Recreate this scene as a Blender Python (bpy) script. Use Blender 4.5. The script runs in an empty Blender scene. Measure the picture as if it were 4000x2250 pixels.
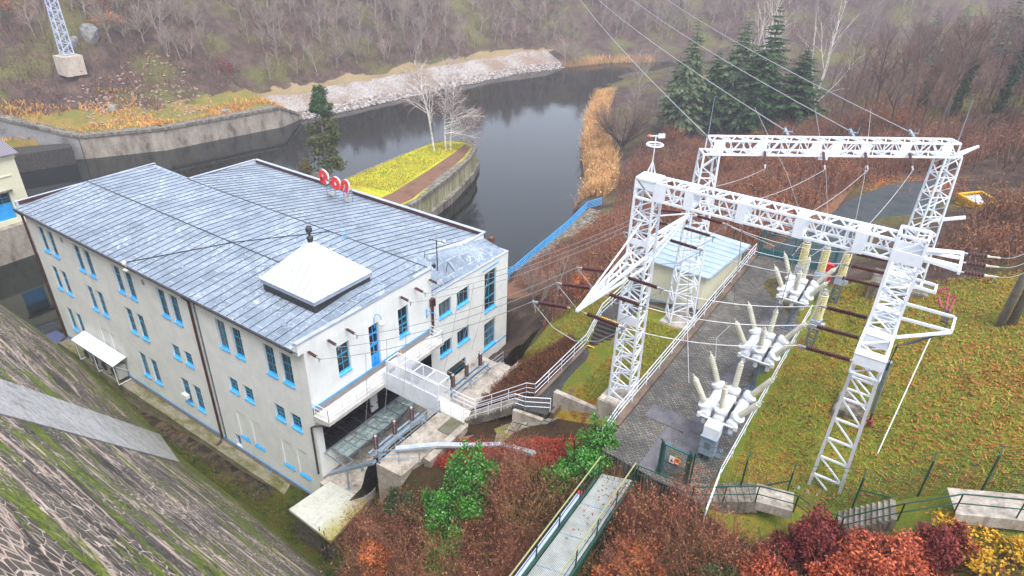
import bpy, math, random
import numpy as np
from mathutils import Vector, Matrix
random.seed(7)
C = bpy.context.scene.collection
R_ = math.radians
def V(*a): return Vector(a[0] if len(a) == 1 else a)

# ------------------------------------------------------------------ mesh builder
class MB:
    def __init__(s): s.v = []; s.f = []; s.m = []; s.smooth = False
    def add(s, vs, fs, mi=0):
        o = len(s.v); s.v += [tuple(p) for p in vs]; s.f += [tuple(i + o for i in f) for f in fs]; s.m += [mi] * len(fs)
    def box(s, x0, x1, y0, y1, z0, z1, mi=0):
        s.add([(x0,y0,z0),(x1,y0,z0),(x1,y1,z0),(x0,y1,z0),(x0,y0,z1),(x1,y0,z1),(x1,y1,z1),(x0,y1,z1)],
              [(3,2,1,0),(4,5,6,7),(0,1,5,4),(1,2,6,5),(2,3,7,6),(3,0,4,7)], mi)
    def frame(s, p0, p1, up=None):
        p0, p1 = V(p0), V(p1); d = (p1 - p0); L = d.length or 1e-6; d = d / L
        up = V(up) if up is not None else (V(0,0,1) if abs(d.z) < .97 else V(0,1,0))
        a = d.cross(up); a = a.normalized() if a.length > 1e-5 else d.orthogonal().normalized(); b = a.cross(d)
        return p0, p1, d, a, b
    def bar(s, p0, p1, w, h=None, up=None, mi=0):
        h = h or w; p0, p1, d, a, b = s.frame(p0, p1, up); a = a * (w/2); b = b * (h/2)
        q = [p0-a-b, p0+a-b, p0+a+b, p0-a+b, p1-a-b, p1+a-b, p1+a+b, p1-a+b]
        s.add(q, [(3,2,1,0),(4,5,6,7),(0,1,5,4),(1,2,6,5),(2,3,7,6),(3,0,4,7)], mi)
    def tube(s, p0, p1, r0, r1=None, n=8, mi=0, cap=True):
        r1 = r0 if r1 is None else r1; p0, p1, d, a, b = s.frame(p0, p1)
        q = []
        for p, r in ((p0, r0), (p1, r1)):
            for k in range(n):
                t = 2*math.pi*k/n; q.append(p + a*(r*math.cos(t)) + b*(r*math.sin(t)))
        fs = [(k, (k+1) % n, n+(k+1) % n, n+k) for k in range(n)]
        if cap: fs += [tuple(range(n-1, -1, -1)), tuple(range(n, 2*n))]
        s.add(q, fs, mi)
    def poly(s, pts, r, n=6, mi=0):                     # tube along a polyline
        pts = [V(p) for p in pts]; q = []
        for i, p in enumerate(pts):
            t = (pts[min(i+1, len(pts)-1)] - pts[max(i-1, 0)]).normalized()
            up = V(0,0,1) if abs(t.z) < .95 else V(0,1,0)
            a = t.cross(up).normalized(); b = a.cross(t)
            rr = r[i] if isinstance(r, (list, tuple)) else r
            q += [p + a*(rr*math.cos(2*math.pi*k/n)) + b*(rr*math.sin(2*math.pi*k/n)) for k in range(n)]
        fs = []
        for i in range(len(pts)-1):
            fs += [(i*n+k, i*n+(k+1) % n, (i+1)*n+(k+1) % n, (i+1)*n+k) for k in range(n)]
        fs += [tuple(range(n-1, -1, -1)), tuple(range((len(pts)-1)*n, len(pts)*n))]
        s.add(q, fs, mi)
    def lathe(s, p0, p1, prof, n=12, mi=0):             # prof: (t along the axis 0..1, radius)
        p0, p1, d, a, b = s.frame(p0, p1); q = []
        for t, r in prof:
            c = p0.lerp(p1, t); q += [c + a*(r*math.cos(2*math.pi*k/n)) + b*(r*math.sin(2*math.pi*k/n)) for k in range(n)]
        m = len(prof); fs = []
        for i in range(m-1): fs += [(i*n+k, i*n+(k+1) % n, (i+1)*n+(k+1) % n, (i+1)*n+k) for k in range(n)]
        fs += [tuple(range(n-1, -1, -1)), tuple(range((m-1)*n, m*n))]
        s.add(q, fs, mi)
    def prism(s, pts, z0, z1, mi=0):                    # horizontal outline, counter-clockwise
        n = len(pts); zt = z1 if isinstance(z1, (list, tuple)) else [z1]*n; zb = z0 if isinstance(z0, (list, tuple)) else [z0]*n
        q = [(p[0], p[1], zb[i]) for i, p in enumerate(pts)] + [(p[0], p[1], zt[i]) for i, p in enumerate(pts)]
        s.add(q, [tuple(range(n-1, -1, -1)), tuple(range(n, 2*n))] + [(k, (k+1) % n, n+(k+1) % n, n+k) for k in range(n)], mi)
    def quad(s, a, b, c, d, mi=0): s.add([a, b, c, d], [(0,1,2,3)], mi)
    def face(s, pts, mi=0): s.add(pts, [tuple(range(len(pts)))], mi)

def mesh_np(name, v, f, mats, mi=None, smooth=False):   # v Nx3, f list or Mxk array
    me = bpy.data.meshes.new(name)
    v = np.asarray(v, np.float32); f = np.asarray(f, np.int32); k = f.shape[1]
    me.vertices.add(len(v)); me.vertices.foreach_set('co', v.ravel())
    me.loops.add(f.size); me.loops.foreach_set('vertex_index', f.ravel())
    me.polygons.add(len(f)); me.polygons.foreach_set('loop_start', np.arange(0, f.size, k, dtype=np.int32))
    if mi is not None: me.polygons.foreach_set('material_index', np.asarray(mi, np.int32))
    for m in (mats if isinstance(mats, (list, tuple)) else [mats]): me.materials.append(m)
    me.update(calc_edges=True)
    me.polygons.foreach_set('use_smooth', [smooth]*len(f))
    return me

def world_loc(o):
    p = V(0,0,0)
    while o: p = p + o.location; o = o.parent
    return p
def obj(name, mb, mat, parent=None, base=None, smooth=False):
    """one mesh object; vertices are given in world coordinates. base = origin of a thing that is one mesh."""
    me = bpy.data.meshes.new(name)
    off = world_loc(parent) if parent else (V(base) if base is not None else V(0,0,0))
    if parent and base is not None: off = off + V(base)
    me.from_pydata([(p[0]-off.x, p[1]-off.y, p[2]-off.z) for p in mb.v], [], mb.f)
    for m in (mat if isinstance(mat, (list, tuple)) else [mat]): me.materials.append(m)
    if any(mb.m): me.polygons.foreach_set('material_index', mb.m)
    if smooth: me.polygons.foreach_set('use_smooth', [True]*len(mb.f))
    me.update()
    o = bpy.data.objects.new(name, me); C.objects.link(o)
    if parent: o.parent = parent
    elif base is not None: o.location = off
    return o
def tag(o, label, cat=None, group=None, kind=None):
    o['label'] = label
    if cat: o['category'] = cat
    if group: o['group'] = group
    if kind: o['kind'] = kind
    return o
def thing(name, label, cat, loc=(0,0,0), group=None):
    o = bpy.data.objects.new(name, None); C.objects.link(o); o.location = loc; o.empty_display_size = .2
    return tag(o, label, cat, group)
def struct(o): o['kind'] = 'structure'; return o
def dup(root, loc=None, rot=None, scale=None, label=None):
    r = root.copy(); C.objects.link(r)
    if loc is not None: r.location = loc
    if rot is not None: r.rotation_euler = (0,0,rot) if not isinstance(rot, tuple) else rot
    if scale is not None: r.scale = (scale,)*3 if not isinstance(scale, tuple) else scale
    if label: r['label'] = label
    for ch in list(root.children):
        c = ch.copy(); C.objects.link(c); c.parent = r
        for g in list(ch.children):
            d = g.copy(); C.objects.link(d); d.parent = c
    return r

# ------------------------------------------------------------------ materials
def lin(c):
    if isinstance(c, str): c = [int(c[i:i+2], 16)/255 for i in (0, 2, 4)]
    return tuple(((x/12.92) if x <= .04045 else ((x+.055)/1.055)**2.4) for x in c)
class NT:
    def __init__(s, name):
        s.mat = bpy.data.materials.new(name); s.mat.use_nodes = True; s.t = s.mat.node_tree; s.n = s.t.nodes
        s.b = s.n['Principled BSDF']; s.pos = s.n.new('ShaderNodeNewGeometry')
    def node(s, typ, **kw):
        n = s.n.new(typ)
        for k, v in kw.items():
            if hasattr(n, k): setattr(n, k, v)
        return n
    def link(s, a, b): s.t.links.new(a, b)
    def vec(s, scale=(1,1,1), rot=(0,0,0), local=False):
        m = s.node('ShaderNodeMapping'); m.inputs['Scale'].default_value = scale; m.inputs['Rotation'].default_value = rot
        src = s.node('ShaderNodeTexCoord').outputs['Object'] if local else s.pos.outputs['Position']
        s.link(src, m.inputs['Vector']); return m.outputs[0]
    def noise(s, scale, detail=6, rough=.6, vec=None, dist=0):
        n = s.node('ShaderNodeTexNoise'); n.inputs['Scale'].default_value = scale; n.inputs['Detail'].default_value = detail
        n.inputs['Roughness'].default_value = rough; n.inputs['Distortion'].default_value = dist
        s.link(vec if vec is not None else s.vec(), n.inputs['Vector']); return n.outputs['Fac']
    def ramp(s, fac, stops, interp='LINEAR'):
        r = s.node('ShaderNodeValToRGB'); cr = r.color_ramp; cr.interpolation = interp
        while len(cr.elements) < len(stops): cr.elements.new(.5)
        for e, (p, c) in zip(cr.elements, stops):
            e.position = p; c = lin(c) if isinstance(c, str) else ((c,)*3 if isinstance(c, (int, float)) else c); e.color = (*c, 1)
        s.link(fac, r.inputs['Fac']); return r.outputs['Color']
    def mix(s, fac, a, b, mode='MIX'):
        m = s.node('ShaderNodeMix'); m.data_type = 'RGBA'; m.blend_type = mode
        for sock, val in ((m.inputs[0], fac), (m.inputs[6], a), (m.inputs[7], b)):
            if isinstance(val, (int, float)): sock.default_value = val if sock == m.inputs[0] else (val,)*3 + (1,)
            elif isinstance(val, str): sock.default_value = (*lin(val), 1)
            elif isinstance(val, tuple): sock.default_value = (*val, 1)
            else: s.link(val, sock)
        return m.outputs[2]
    def math(s, op, a, b=0.):
        m = s.node('ShaderNodeMath'); m.operation = op
        for i, v in enumerate((a, b)):
            if isinstance(v, (int, float)): m.inputs[i].default_value = v
            else: s.link(v, m.inputs[i])
        return m.outputs[0]
    def island(s): return s.pos.outputs['Random Per Island']
    def color(s, c):
        if isinstance(c, str): s.b.inputs['Base Color'].default_value = (*lin(c), 1)
        elif isinstance(c, tuple): s.b.inputs['Base Color'].default_value = (*c, 1)
        else: s.link(c, s.b.inputs['Base Color'])
    def set(s, rough=None, metal=None, spec=None):
        if rough is not None:
            if isinstance(rough, (int, float)): s.b.inputs['Roughness'].default_value = rough
            else: s.link(rough, s.b.inputs['Roughness'])
        if metal is not None: s.b.inputs['Metallic'].default_value = metal
        if spec is not None: s.b.inputs['Specular IOR Level'].default_value = spec
    def bump(s, h, strength=.4, dist=.05):
        b = s.node('ShaderNodeBump'); b.inputs['Strength'].default_value = strength; b.inputs['Distance'].default_value = dist
        s.link(h, b.inputs['Height']); s.link(b.outputs[0], s.b.inputs['Normal'])
def M_paint(name, c, c2=None, scale=1.5, rough=.5, metal=0, spec=.4, bump=0, stretch=(1,1,1), lo=.4, hi=.65):
    t = NT(name); c2 = c2 or c
    f = t.noise(scale, 8, .65, t.vec(stretch)); t.color(t.ramp(f, [(lo, c), (hi, c2)])); t.set(rough, metal, spec)
    if bump: t.bump(t.noise(scale*8, 4, .6, t.vec(stretch)), bump, .03)
    return t.mat
def M_leaf(name, cols, rough=.6, scale=.8, trans=.0, spec=.25):
    """per-leaf colour variation plus soft patches"""
    t = NT(name); n = len(cols)
    r = t.ramp(t.island(), [(i/max(1, n-1), c) for i, c in enumerate(cols)])
    p = t.noise(scale, 3, .5); t.color(t.mix(.45, r, t.mix(1., r, t.ramp(p, [(.3, .45), (.7, 1.4)]), 'MULTIPLY'))); t.set(rough, 0, spec)
    return t.mat
# ------------------------------------------------------------------ camera, world, light
cam = bpy.data.cameras.new('camera'); co = bpy.data.objects.new('camera', cam); C.objects.link(co)
Rv, Uv, Fv = V(.82646722,.56240947,.02544649), V(-.29769721,.3982126,.86764226), V(-.47783712,.72465323,-.49653739)
co.matrix_world = Matrix.Translation((62.833,-20.701,36.883)) @ Matrix((Rv, Uv, -Fv)).transposed().to_4x4()
cam.sensor_width = 36; cam.lens = 23.452; cam.clip_start = .2; cam.clip_end = 3000
bpy.context.scene.camera = co
SUN_EL, SUN_AZ = R_(62), R_(122)
w = bpy.data.worlds.new('World'); bpy.context.scene.world = w; w.use_nodes = True
nt = w.node_tree; bg = nt.nodes['Background']; sky = nt.nodes.new('ShaderNodeTexSky'); sky.sky_type = 'NISHITA'
sky.sun_disc = False; sky.sun_elevation = SUN_EL; sky.sun_rotation = SUN_AZ; sky.air_density = 1.; sky.dust_density = 1.5; sky.ozone_density = 1.
hs = nt.nodes.new('ShaderNodeHueSaturation'); hs.inputs['Saturation'].default_value = .42      # overcast: the blue is washed out
nt.links.new(sky.outputs[0], hs.inputs['Color']); nt.links.new(hs.outputs[0], bg.inputs['Color']); bg.inputs['Strength'].default_value = .15
sl = bpy.data.lights.new('sun', 'SUN'); sl.energy = 1.2; sl.angle = R_(35); sl.color = (1,.98,.95)
so = bpy.data.objects.new('sun', sl); C.objects.link(so)
sd = V(math.cos(SUN_EL)*math.sin(SUN_AZ), math.cos(SUN_EL)*math.cos(SUN_AZ), math.sin(SUN_EL))
so.rotation_euler = sd.to_track_quat('Z', 'Y').to_euler()
vs = bpy.context.scene.view_settings; vs.view_transform = 'Standard'; vs.look = 'None'; vs.gamma = 1; vs.exposure = EXPOSURE = 1.65

# ------------------------------------------------------------------ terrain heights
WATER = -4.2
LB = [(-120,-30),(-78,5),(-66,27),(-63.8,32),(-57.3,43.4),(-52.9,66.3),(-54.7,72.5),(-52.9,79.3),(-49.8,105),(-44.4,141),(-38.2,157.3),(-31,173),(-8,196),(30,216),(90,240),(170,262),(330,300)]
RB = [(-16,-3),(-8,18),(34,20),(34,24),(25.4,31),(24.2,41),(22,56),(19,62),(16.5,71),(10,83),(4.3,92.2),(-6,113),(-14,132),(-21,152),(-28.5,171),(-6.5,194),(31,213.5),(91,237),(171,259),(331,297)]
def seg_dist(x, y, pl):
    best = np.full(x.shape, 1e9); side = np.zeros(x.shape); arc = np.zeros(x.shape); acc = 0
    for (ax, ay), (bx, by) in zip(pl[:-1], pl[1:]):
        dx, dy = bx-ax, by-ay; L2 = dx*dx+dy*dy
        t = np.clip(((x-ax)*dx+(y-ay)*dy)/L2, 0, 1); d = np.hypot(x-ax-t*dx, y-ay-t*dy)
        m = d < best - 1e-9; best = np.where(m, d, best); side = np.where(m, dx*(y-ay)-dy*(x-ax), side)
        arc = np.where(m, acc+t*math.sqrt(L2), arc); acc += math.sqrt(L2)
    return best, side, arc
def inside(x, y, poly):
    r = np.zeros(x.shape, bool); n = len(poly)
    for i in range(n):
        (ax, ay), (bx, by) = poly[i], poly[(i+1) % n]
        if ay == by: continue
        c = ((ay > y) != (by > y)) & (x < (bx-ax)*(y-ay)/(by-ay)+ax); r ^= c
    return r
RIVER = LB + RB[::-1]
CP = np.array([  # ground heights (x, y, z) read off along walls, stairs, posts and foundations
 (38,-3.6,.1),(30,-2,-.5),(22,-2,-.9),(25,-1.2,-1.1),(10,-1.5,-1.9),(0,-1.6,-2.4),(-12,-2,-4),(16,3,-1.5),(10,12,-1.5),(28,12,-1),(20,20,-1.5),
 (36,-2,-.1),(39,-3.2,1),(39.5,-.5,2.2),(38,1,2.2),(36,3,2.3),(36,10,2.3),(36,16,2.2),(38.5,14,4.2),(38.6,8,4.6),(38.6,3,4.6),(40.3,-1.6,4.6),
 (42,-2.6,5.4),(42,0,7.9),(41.5,6,7.9),(41.5,11,7.9),(45,-.5,7.9),(44,3,8.2),(46,2.6,9.2),(48,2,10),(46,4.9,10),(43,4.6,7.9),(50,4,11.1),(52,2,11.7),(48,6,10.9),(51,6.8,11.8),(45,-4.5,5.2),(48,-3,7.4),(52,-2,10),(50,-7,7),
 (54,-5,10.2),(56,0,11.6),(56,-9,9),(57.8,2.2,12.3),(60,2.6,11.9),(60.4,4.4,12.5),(62.2,3.6,12.4),(62.8,5.2,12.3),(65,4,14.2),(67.3,4.6,15.4),(69.8,5.4,16),(58,-5,10),(64,-4,11),(64,-9,10),(70,-5,13),(78,-8,16),
 (47,8,11.1),(47.5,12,11.4),(49.5,9,12.3),(52,10,13.0),(52,14,13.1),(50,14,12.9),(49.6,11,12.6),(47.5,15,12.9),(49.5,17,13.2),(44.8,9,9.6),(45.8,13,11.2),(43,9,8.6),(43.5,13,9.4),(42.5,15,8.2),(40,16,5.6),(37.5,20,3.4),(34.8,22.5,2),
 (53,2.6,13.2),(53,10,13.3),(53,20,13.3),(53,30,13.3),(56,15,13.3),(58.2,3,13.2),(58.2,10,13.3),(58.2,20,13.3),(58.2,30,13.3),(50,22,13.2),(47,22,13.1),(46.5,26,13.1),(50,28,13.2),
 (59.5,5,12.95),(61.8,6,12.6),(64,6.4,13.2),(66.3,7,14.7),(68.2,6.7,16.2),(72,7,18.2),(78,8,20),(60.5,12,14),(63,12.3,14.4),(63,18,15),(63.1,25.6,15.4),(66,14,15.9),(68.4,19.3,17),(72,16,18.5),(78,20,21),(70,30,18.2),
 (60,29,14),(64,36,14.3),(62,48,13.5),(57,45,13.4),(56,38,13.4),(60,56,13.6),(66,50,14.2),(70,44,16),(72,58,17),(84,40,22),(90,60,26),(90,20,26),(100,0,26),(110,30,30),(110,80,32),
 (52,36,12.9),(49,38,11.9),(52,48,12.6),(48,50,10.4),(52,60,12.2),(58,68,13.8),(44,44,9),(42.8,27,9.2),(38.7,26.4,6.6),(36,30,4.6),(42,36,8.6),(46,33,11.4),(37.7,41,6.4),(33.4,50,2.6),(28,34,.4),(27,46,-.5),(24.5,60,-1),(40,60,5.6),(33,66,1.6),
 (18,74,-2.8),(22,76,-1.6),(13.5,89.5,-2),(0,108,-3),(-8,130,-3),(22,96,.8),(32,100,2.6),(40,96,5.2),(30,80,1.4),(42,78,6.2),(52,82,11),(62,90,15),(44,120,6),(22,122,1),(8,146,0),(-4,150,-1),(-12,160,-2.5),(5,180,-1),(62,130,13),(80,110,20),(40,170,2),(100,120,26),(140,110,36),(140,40,38),(100,170,18),(70,190,1),(160,190,26),(200,100,46),(200,0,46)], float)
def _rbf():
    P = CP[:, :2]; n = len(P); D = np.hypot(P[:,None,0]-P[None,:,0], P[:,None,1]-P[None,:,1])
    A = np.zeros((n+3, n+3)); A[:n,:n] = D; A[:n,:n] += np.eye(n)*-.15; A[:n,n] = 1; A[:n,n+1:] = P; A[n,:n] = 1; A[n+1:,:n] = P.T
    return np.linalg.solve(A, np.concatenate([CP[:,2], np.zeros(3)]))
_W = _rbf()
def rbf(x, y):
    s = np.zeros(x.shape)
    for (px, py, _), wt in zip(CP, _W): s += wt*np.hypot(x-px, y-py)
    return s + _W[len(CP)] + _W[len(CP)+1]*x + _W[len(CP)+2]*y
def wob(x, y, s=1.):
    return (np.sin(x*.31*s+1.3)*np.cos(y*.27*s+.4)+.6*np.sin(x*.73*s-y*.51*s+2.)+.35*np.sin(x*1.37*s+y*1.13*s)+.25*np.cos(x*2.3*s-y*1.9*s))
def left_profile(d, arc):
    # walled reach: flat terrace then slope; gravel reach: riprap, gravel apron, track, then slope
    wall = np.interp(d, [0,1.3,1.6,5,9,14,30,60,140,400], [-6,-6,-.1,.7,2.2,4.2,16.5,30,42,50])
    grav = np.interp(d, [0,2.2,7,11,13,30,60,140,400], [-4.5,-3.2,-.6,-.2,.3,11,24,36,46])
    t = np.clip((arc-122.5)/6, 0, 1); return wall*(1-t)+grav*t
def ground(x, y):
    x = np.asarray(x, float); y = np.asarray(y, float)
    dl, sl_, arc = seg_dist(x, y, LB); dr, sr, _ = seg_dist(x, y, RB)
    riv = inside(x, y, RIVER)
    left = (sl_ > 0) & ~riv
    zl = left_profile(dl, arc) + wob(x, y)*np.clip((dl-6)/10, 0, 1)*.8
    zr = rbf(x, y); zr = np.maximum(zr, WATER-.6) + wob(x, y)*np.clip((np.hypot(x-56, y-15)-34)/30, 0, 1)*.5
    z = np.where(left, zl, zr)
    bed = np.maximum(-7.5, WATER-.5-np.minimum(dl, dr)*1.2)
    return np.where(riv, bed, z)
def gz(x, y): return float(ground(np.array([x]), np.array([y]))[0])

# ------------------------------------------------------------------ ground materials
def M_ground():
    t = NT('hillside_soil'); p = t.vec()
    n1 = t.noise(.09, 5, .6); n2 = t.noise(.45, 8, .75); n3 = t.noise(2.6, 8, .8)
    leaf = t.ramp(n2, [(.3,'2e2824'),(.45,'463a34'),(.58,'5a483e'),(.75,'70665a')])
    green = t.ramp(n3, [(.3,'3a3f22'),(.6,'6a6a34'),(.8,'8a7a42')])
    c = t.mix(t.ramp(n1, [(.48,0.),(.62,.75)]), leaf, green)
    c = t.mix(.5, c, t.ramp(n3, [(.3,.35),(.7,1.5)]), 'MULTIPLY')
    t.color(c); t.set(.95, 0, .1); t.bump(n3, .8, .15); return t.mat
def M_grass(name, cols, sc=.5):
    t = NT(name); a = t.noise(sc, 6, .7); b = t.noise(sc*9, 6, .8); c = t.noise(sc*40, 4, .8)
    m = t.math('ADD', t.math('MULTIPLY', a, .55), t.math('ADD', t.math('MULTIPLY', b, .3), t.math('MULTIPLY', c, .15)))
    k = len(cols); t.color(t.mix(.35, t.ramp(m, [(.36+.28*i/(k-1), q) for i, q in enumerate(cols)]), t.ramp(c, [(.35,.4),(.65,1.5)]), 'MULTIPLY'))
    t.set(.9, 0, .15); t.bump(c, .7, .08); return t.mat
m_soil = M_ground()
m_bank = M_grass('bank_grass', ['4a3018','7a5622','86782a','5c6e24','7a7c2a','8c6226','623a1c'], .24)
m_moss = M_grass('moss_ground', ['1e1e10','2c3012','424c16','52441e','2c2616'], .6)
m_brush = M_grass('leaf_litter', ['4c3628','6a4a36','86604a','75563e','544030'], .5)
m_under = M_grass('dark_undergrowth', ['221c14','33291c','463322','3a3a1e','2c2416'], .7)
m_dry = M_grass('dry_terrace_grass', ['4c4a26','66602e','8a6e38','5e6a2e','7a5c34','a0803e'], .22)
def M_gravel():
    t = NT('pale_gravel'); v = t.node('ShaderNodeTexVoronoi'); v.inputs['Scale'].default_value = 2.2; t.link(t.vec(), v.inputs['Vector'])
    n = t.noise(.12, 5, .6); c = t.ramp(n, [(.35,'94806f'),(.5,'a59a92'),(.62,'b0aaa6'),(.7,'927264')])
    t.color(t.mix(.75, c, t.ramp(v.outputs['Distance'], [(.0,1.15),(.6,.5)]), 'MULTIPLY')); t.set(.9, 0, .2); t.bump(v.outputs['Distance'], .6, .2); return t.mat
m_gravel = M_gravel()
m_track = M_grass('track_soil', ['6a5c44','80704f','8f7c5c','746444'], .2)

# ------------------------------------------------------------------ terrain mesh: one sheet, finer near the plant
def axis(a, b, fine0, fine1, s0, s1):
    r = []; x = a
    while x < b:
        r.append(x); d = max(fine0-x, x-fine1, 0); x += s0 + min(1, d/90)*(s1-s0)
    return np.array(r+[b])
gx = axis(-260, 300, -70, 74, .8, 6); gy = axis(-45, 460, -10, 110, .8, 6)
XX, YY = np.meshgrid(gx, gy); ZZ = ground(XX, YY)
foot = (XX > -2) & (XX < 33.4) & (YY > .6) & (YY < 21.5); ZZ = np.where(foot, -3., ZZ)
nx, ny = len(gx), len(gy); idx = np.arange(nx*ny).reshape(ny, nx)
F4 = np.stack([idx[:-1,:-1], idx[:-1,1:], idx[1:,1:], idx[1:,:-1]], -1).reshape(-1, 4)
cxm = (XX[:-1,:-1]+XX[1:,1:])/2; cym = (YY[:-1,:-1]+YY[1:,1:])/2
dl, sl_, arc = seg_dist(cxm, cym, LB); dr, sr, _ = seg_dist(cxm, cym, RB); riv = inside(cxm, cym, RIVER); left = (sl_ > 0) & ~riv
mi = np.zeros(cxm.shape, int)
wb = wob(cxm, cym)
mi[(cxm > 57.5) & (cxm < 82) & (cym > 2.2+wb*.6) & (cym < 27.5+wb*1.2) & (cxm-57.5 < 24)] = 1
mi[(cxm > 40) & (cxm < 52.6) & (cym > 6.2) & (cym < 17.5)] = 1
mi[(cxm > 38) & (cxm < 47) & (cym > 12+wb*.5) & (cym < 24)] = 1
mi[(cxm > 40) & (cxm < 46.8) & (cym > 6.2+wb*.3) & (cym < 12.6)] = 4
mi[(cxm < 40) & (cym < 3) & (cxm > -20)] = 2
mi[(cxm > 40.4) & (cxm < 57.2) & (cym < 5.5)] = 4
mi[(cxm > 56) & (cym < 2.5+wb*.6)] = 4
mi[(cxm > 26) & (cxm < 56) & (cym > 30) & (cym < 75)] = 3
mi[left & (arc < 128) & (arc > 60) & (dl < 9)] = 5
mi[left & (arc >= 126) & (dl < 7.5+wb*.4) & (arc < 214)] = 6
mi[left & (arc >= 124) & (dl >= 7.5+wb*.4) & (dl < 11.5+wb*.5) & (arc < 216)] = 7
me = mesh_np('terrain', np.stack([XX, YY, ZZ], -1).reshape(-1, 3), F4, [m_soil, m_bank, m_moss, m_brush, m_under, m_dry, m_gravel, m_track], mi.ravel(), True)
o = bpy.data.objects.new('terrain', me); C.objects.link(o); struct(o)

# river
t = NT('river_water'); t.color('0c130d'); t.set(.05, 0, .8); t.b.inputs['IOR'].default_value = 1.33
n = t.noise(.5, 4, .6, t.vec((.5,1,1))); n2 = t.noise(2.2, 4, .6, t.vec((1,1,1))); t.bump(t.math('ADD', n, t.math('MULTIPLY', n2, .35)), .045, .12); m_water = t.mat
mb = MB(); mb.quad((-130,-30,WATER),(160,-30,WATER),(340,330,WATER),(-130,330,WATER))
struct(obj('river', mb, m_water))

# haze: one closed box around everything
t = NT('haze_air'); t.n.remove(t.b); pv = t.n.new('ShaderNodeVolumePrincipled'); pv.inputs['Density'].default_value = HAZE = .00075
pv.inputs['Color'].default_value = (.9,.88,1.,1); pv.inputs['Anisotropy'].default_value = .1
t.link(pv.outputs[0], t.n['Material Output'].inputs['Volume'])
mb = MB(); mb.box(-265, 345, -50, 465, -9, 140); hz = obj('haze', mb, t.mat); hz['kind'] = 'stuff'
# ------------------------------------------------------------------ shared materials
t = NT('white_render'); f = t.noise(.7, 8, .65); st_n = t.noise(1.6, 7, .7, t.vec((1.6,1.6,.1))); sx_ = t.node('ShaderNodeSeparateXYZ'); t.link(t.pos.outputs['Position'], sx_.inputs[0])
c = t.mix(t.ramp(st_n, [(.52,0.),(.8,.22)]), t.ramp(f, [(.4,'dfe1df'),(.65,'d3d6d4')]), 'b3b6b0'); damp = t.ramp(t.math('ADD', t.math('MULTIPLY', sx_.outputs[2], -.35), t.math('MULTIPLY', t.noise(1.1, 6, .7), 1.1)), [(.4,0.),(.85,.35)])
t.color(t.mix(damp, c, 'a5a698')); t.set(.8, 0, .2); t.bump(t.noise(6, 4), .12, .03); m_white = t.mat
def M_streak(name, c, c2, c3, sc=(1.2,1.2,.12)):
    t = NT(name); f = t.noise(1.3, 7, .7, t.vec(sc)); g = t.noise(5, 5, .7)
    t.color(t.mix(.6, t.ramp(f, [(.3, c3), (.45, c2), (.6, c)]), t.ramp(g, [(.3,.55),(.7,1.3)]), 'MULTIPLY')); t.set(.9, 0, .2); t.bump(g, .35, .04); return t.mat
m_conc = M_streak('weathered_concrete', 'b5aca0', '988f84', '4d4840')
m_conc_dark = M_streak('mossy_concrete', '8c8578', '5f5a4e', '2e2c24')
m_conc_pale = M_streak('pale_concrete', 'b0a79b', '9c9286', '6e665a', (.8,.8,.8))
m_plinth = M_streak('mossy_plinth', '8a8272', '6c6a48', '4a4a2a', (.5,1,1))
m_grey = M_paint('grey_plinth_render', '8a8686', '7a7676', 1, .8)
m_blue = M_paint('bright_blue_paint', '2fa4ea', '2590dc', 2, .45)
m_bluedk = M_paint('blue_window_paint', '2f8fb4', '277a9c', 2, .45)
m_brown = M_paint('brown_painted_metal', '4a2a22', '3a221c', 2, .45)
m_dark = M_paint('dark_metal', '2c2a2c', '3a383a', 2, .5)
m_black = M_paint('bay_shade_and_board_black', '141416', '0e0e10', 1, .9)  # near-black paints the bay's shade into its surfaces; plain black on the chevron board
t = NT('window_glass'); t.color(t.ramp(t.noise(1.3, 4, .6, t.vec((1,1,.5))), [(.35,'12171c'),(.6,'2a3238')])); t.set(.08, 0, .6); m_glass = t.mat
t = NT('curtained_glass'); t.color(t.ramp(t.noise(9, 2, .5, t.vec((1,1,.08))), [(.4,'3c4040'),(.55,'7a7c78'),(.65,'5a5e5c')])); t.set(.12, 0, .6); m_glass2 = t.mat; WN = [0]
m_wsteel = M_paint('white_painted_steel', 'dfe3ea', 'cfd5de', 1.2, .45, 0, .4)
m_galv = M_paint('galvanised_steel', '9fb0bf', '8899a8', 2.5, .4, .55, .5)
m_gsteel = M_paint('grey_steel', '6f7c86', '5e6a74', 2, .5, .3)
m_porc = M_paint('brown_porcelain', '47211f', '3a1a1a', 3, .22, 0, .6)
m_cream = M_paint('cream_porcelain', 'c2bfae', 'b0ad9c', 3, .25, 0, .6)
m_creamwall = M_paint('cream_wall_paint', 'd9d6bd', 'cfcbb0', .6, .8, 0, .2, .08)
m_alu = M_paint('aluminium_cable', 'b3b3b3', '9a9a9c', 4, .45, .5)
m_green = M_paint('dark_green_paint', '1f4a3c', '18392f', 2, .5)
m_teal = M_paint('teal_green_paint', '2a6a70', '22565c', 2, .45)
m_yellow = M_paint('yellow_paint', 'e2b21c', 'c99a1c', 3, .6)
m_red = M_paint('signal_red_paint', 'd83030', 'c52828', 2, .45)
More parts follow.
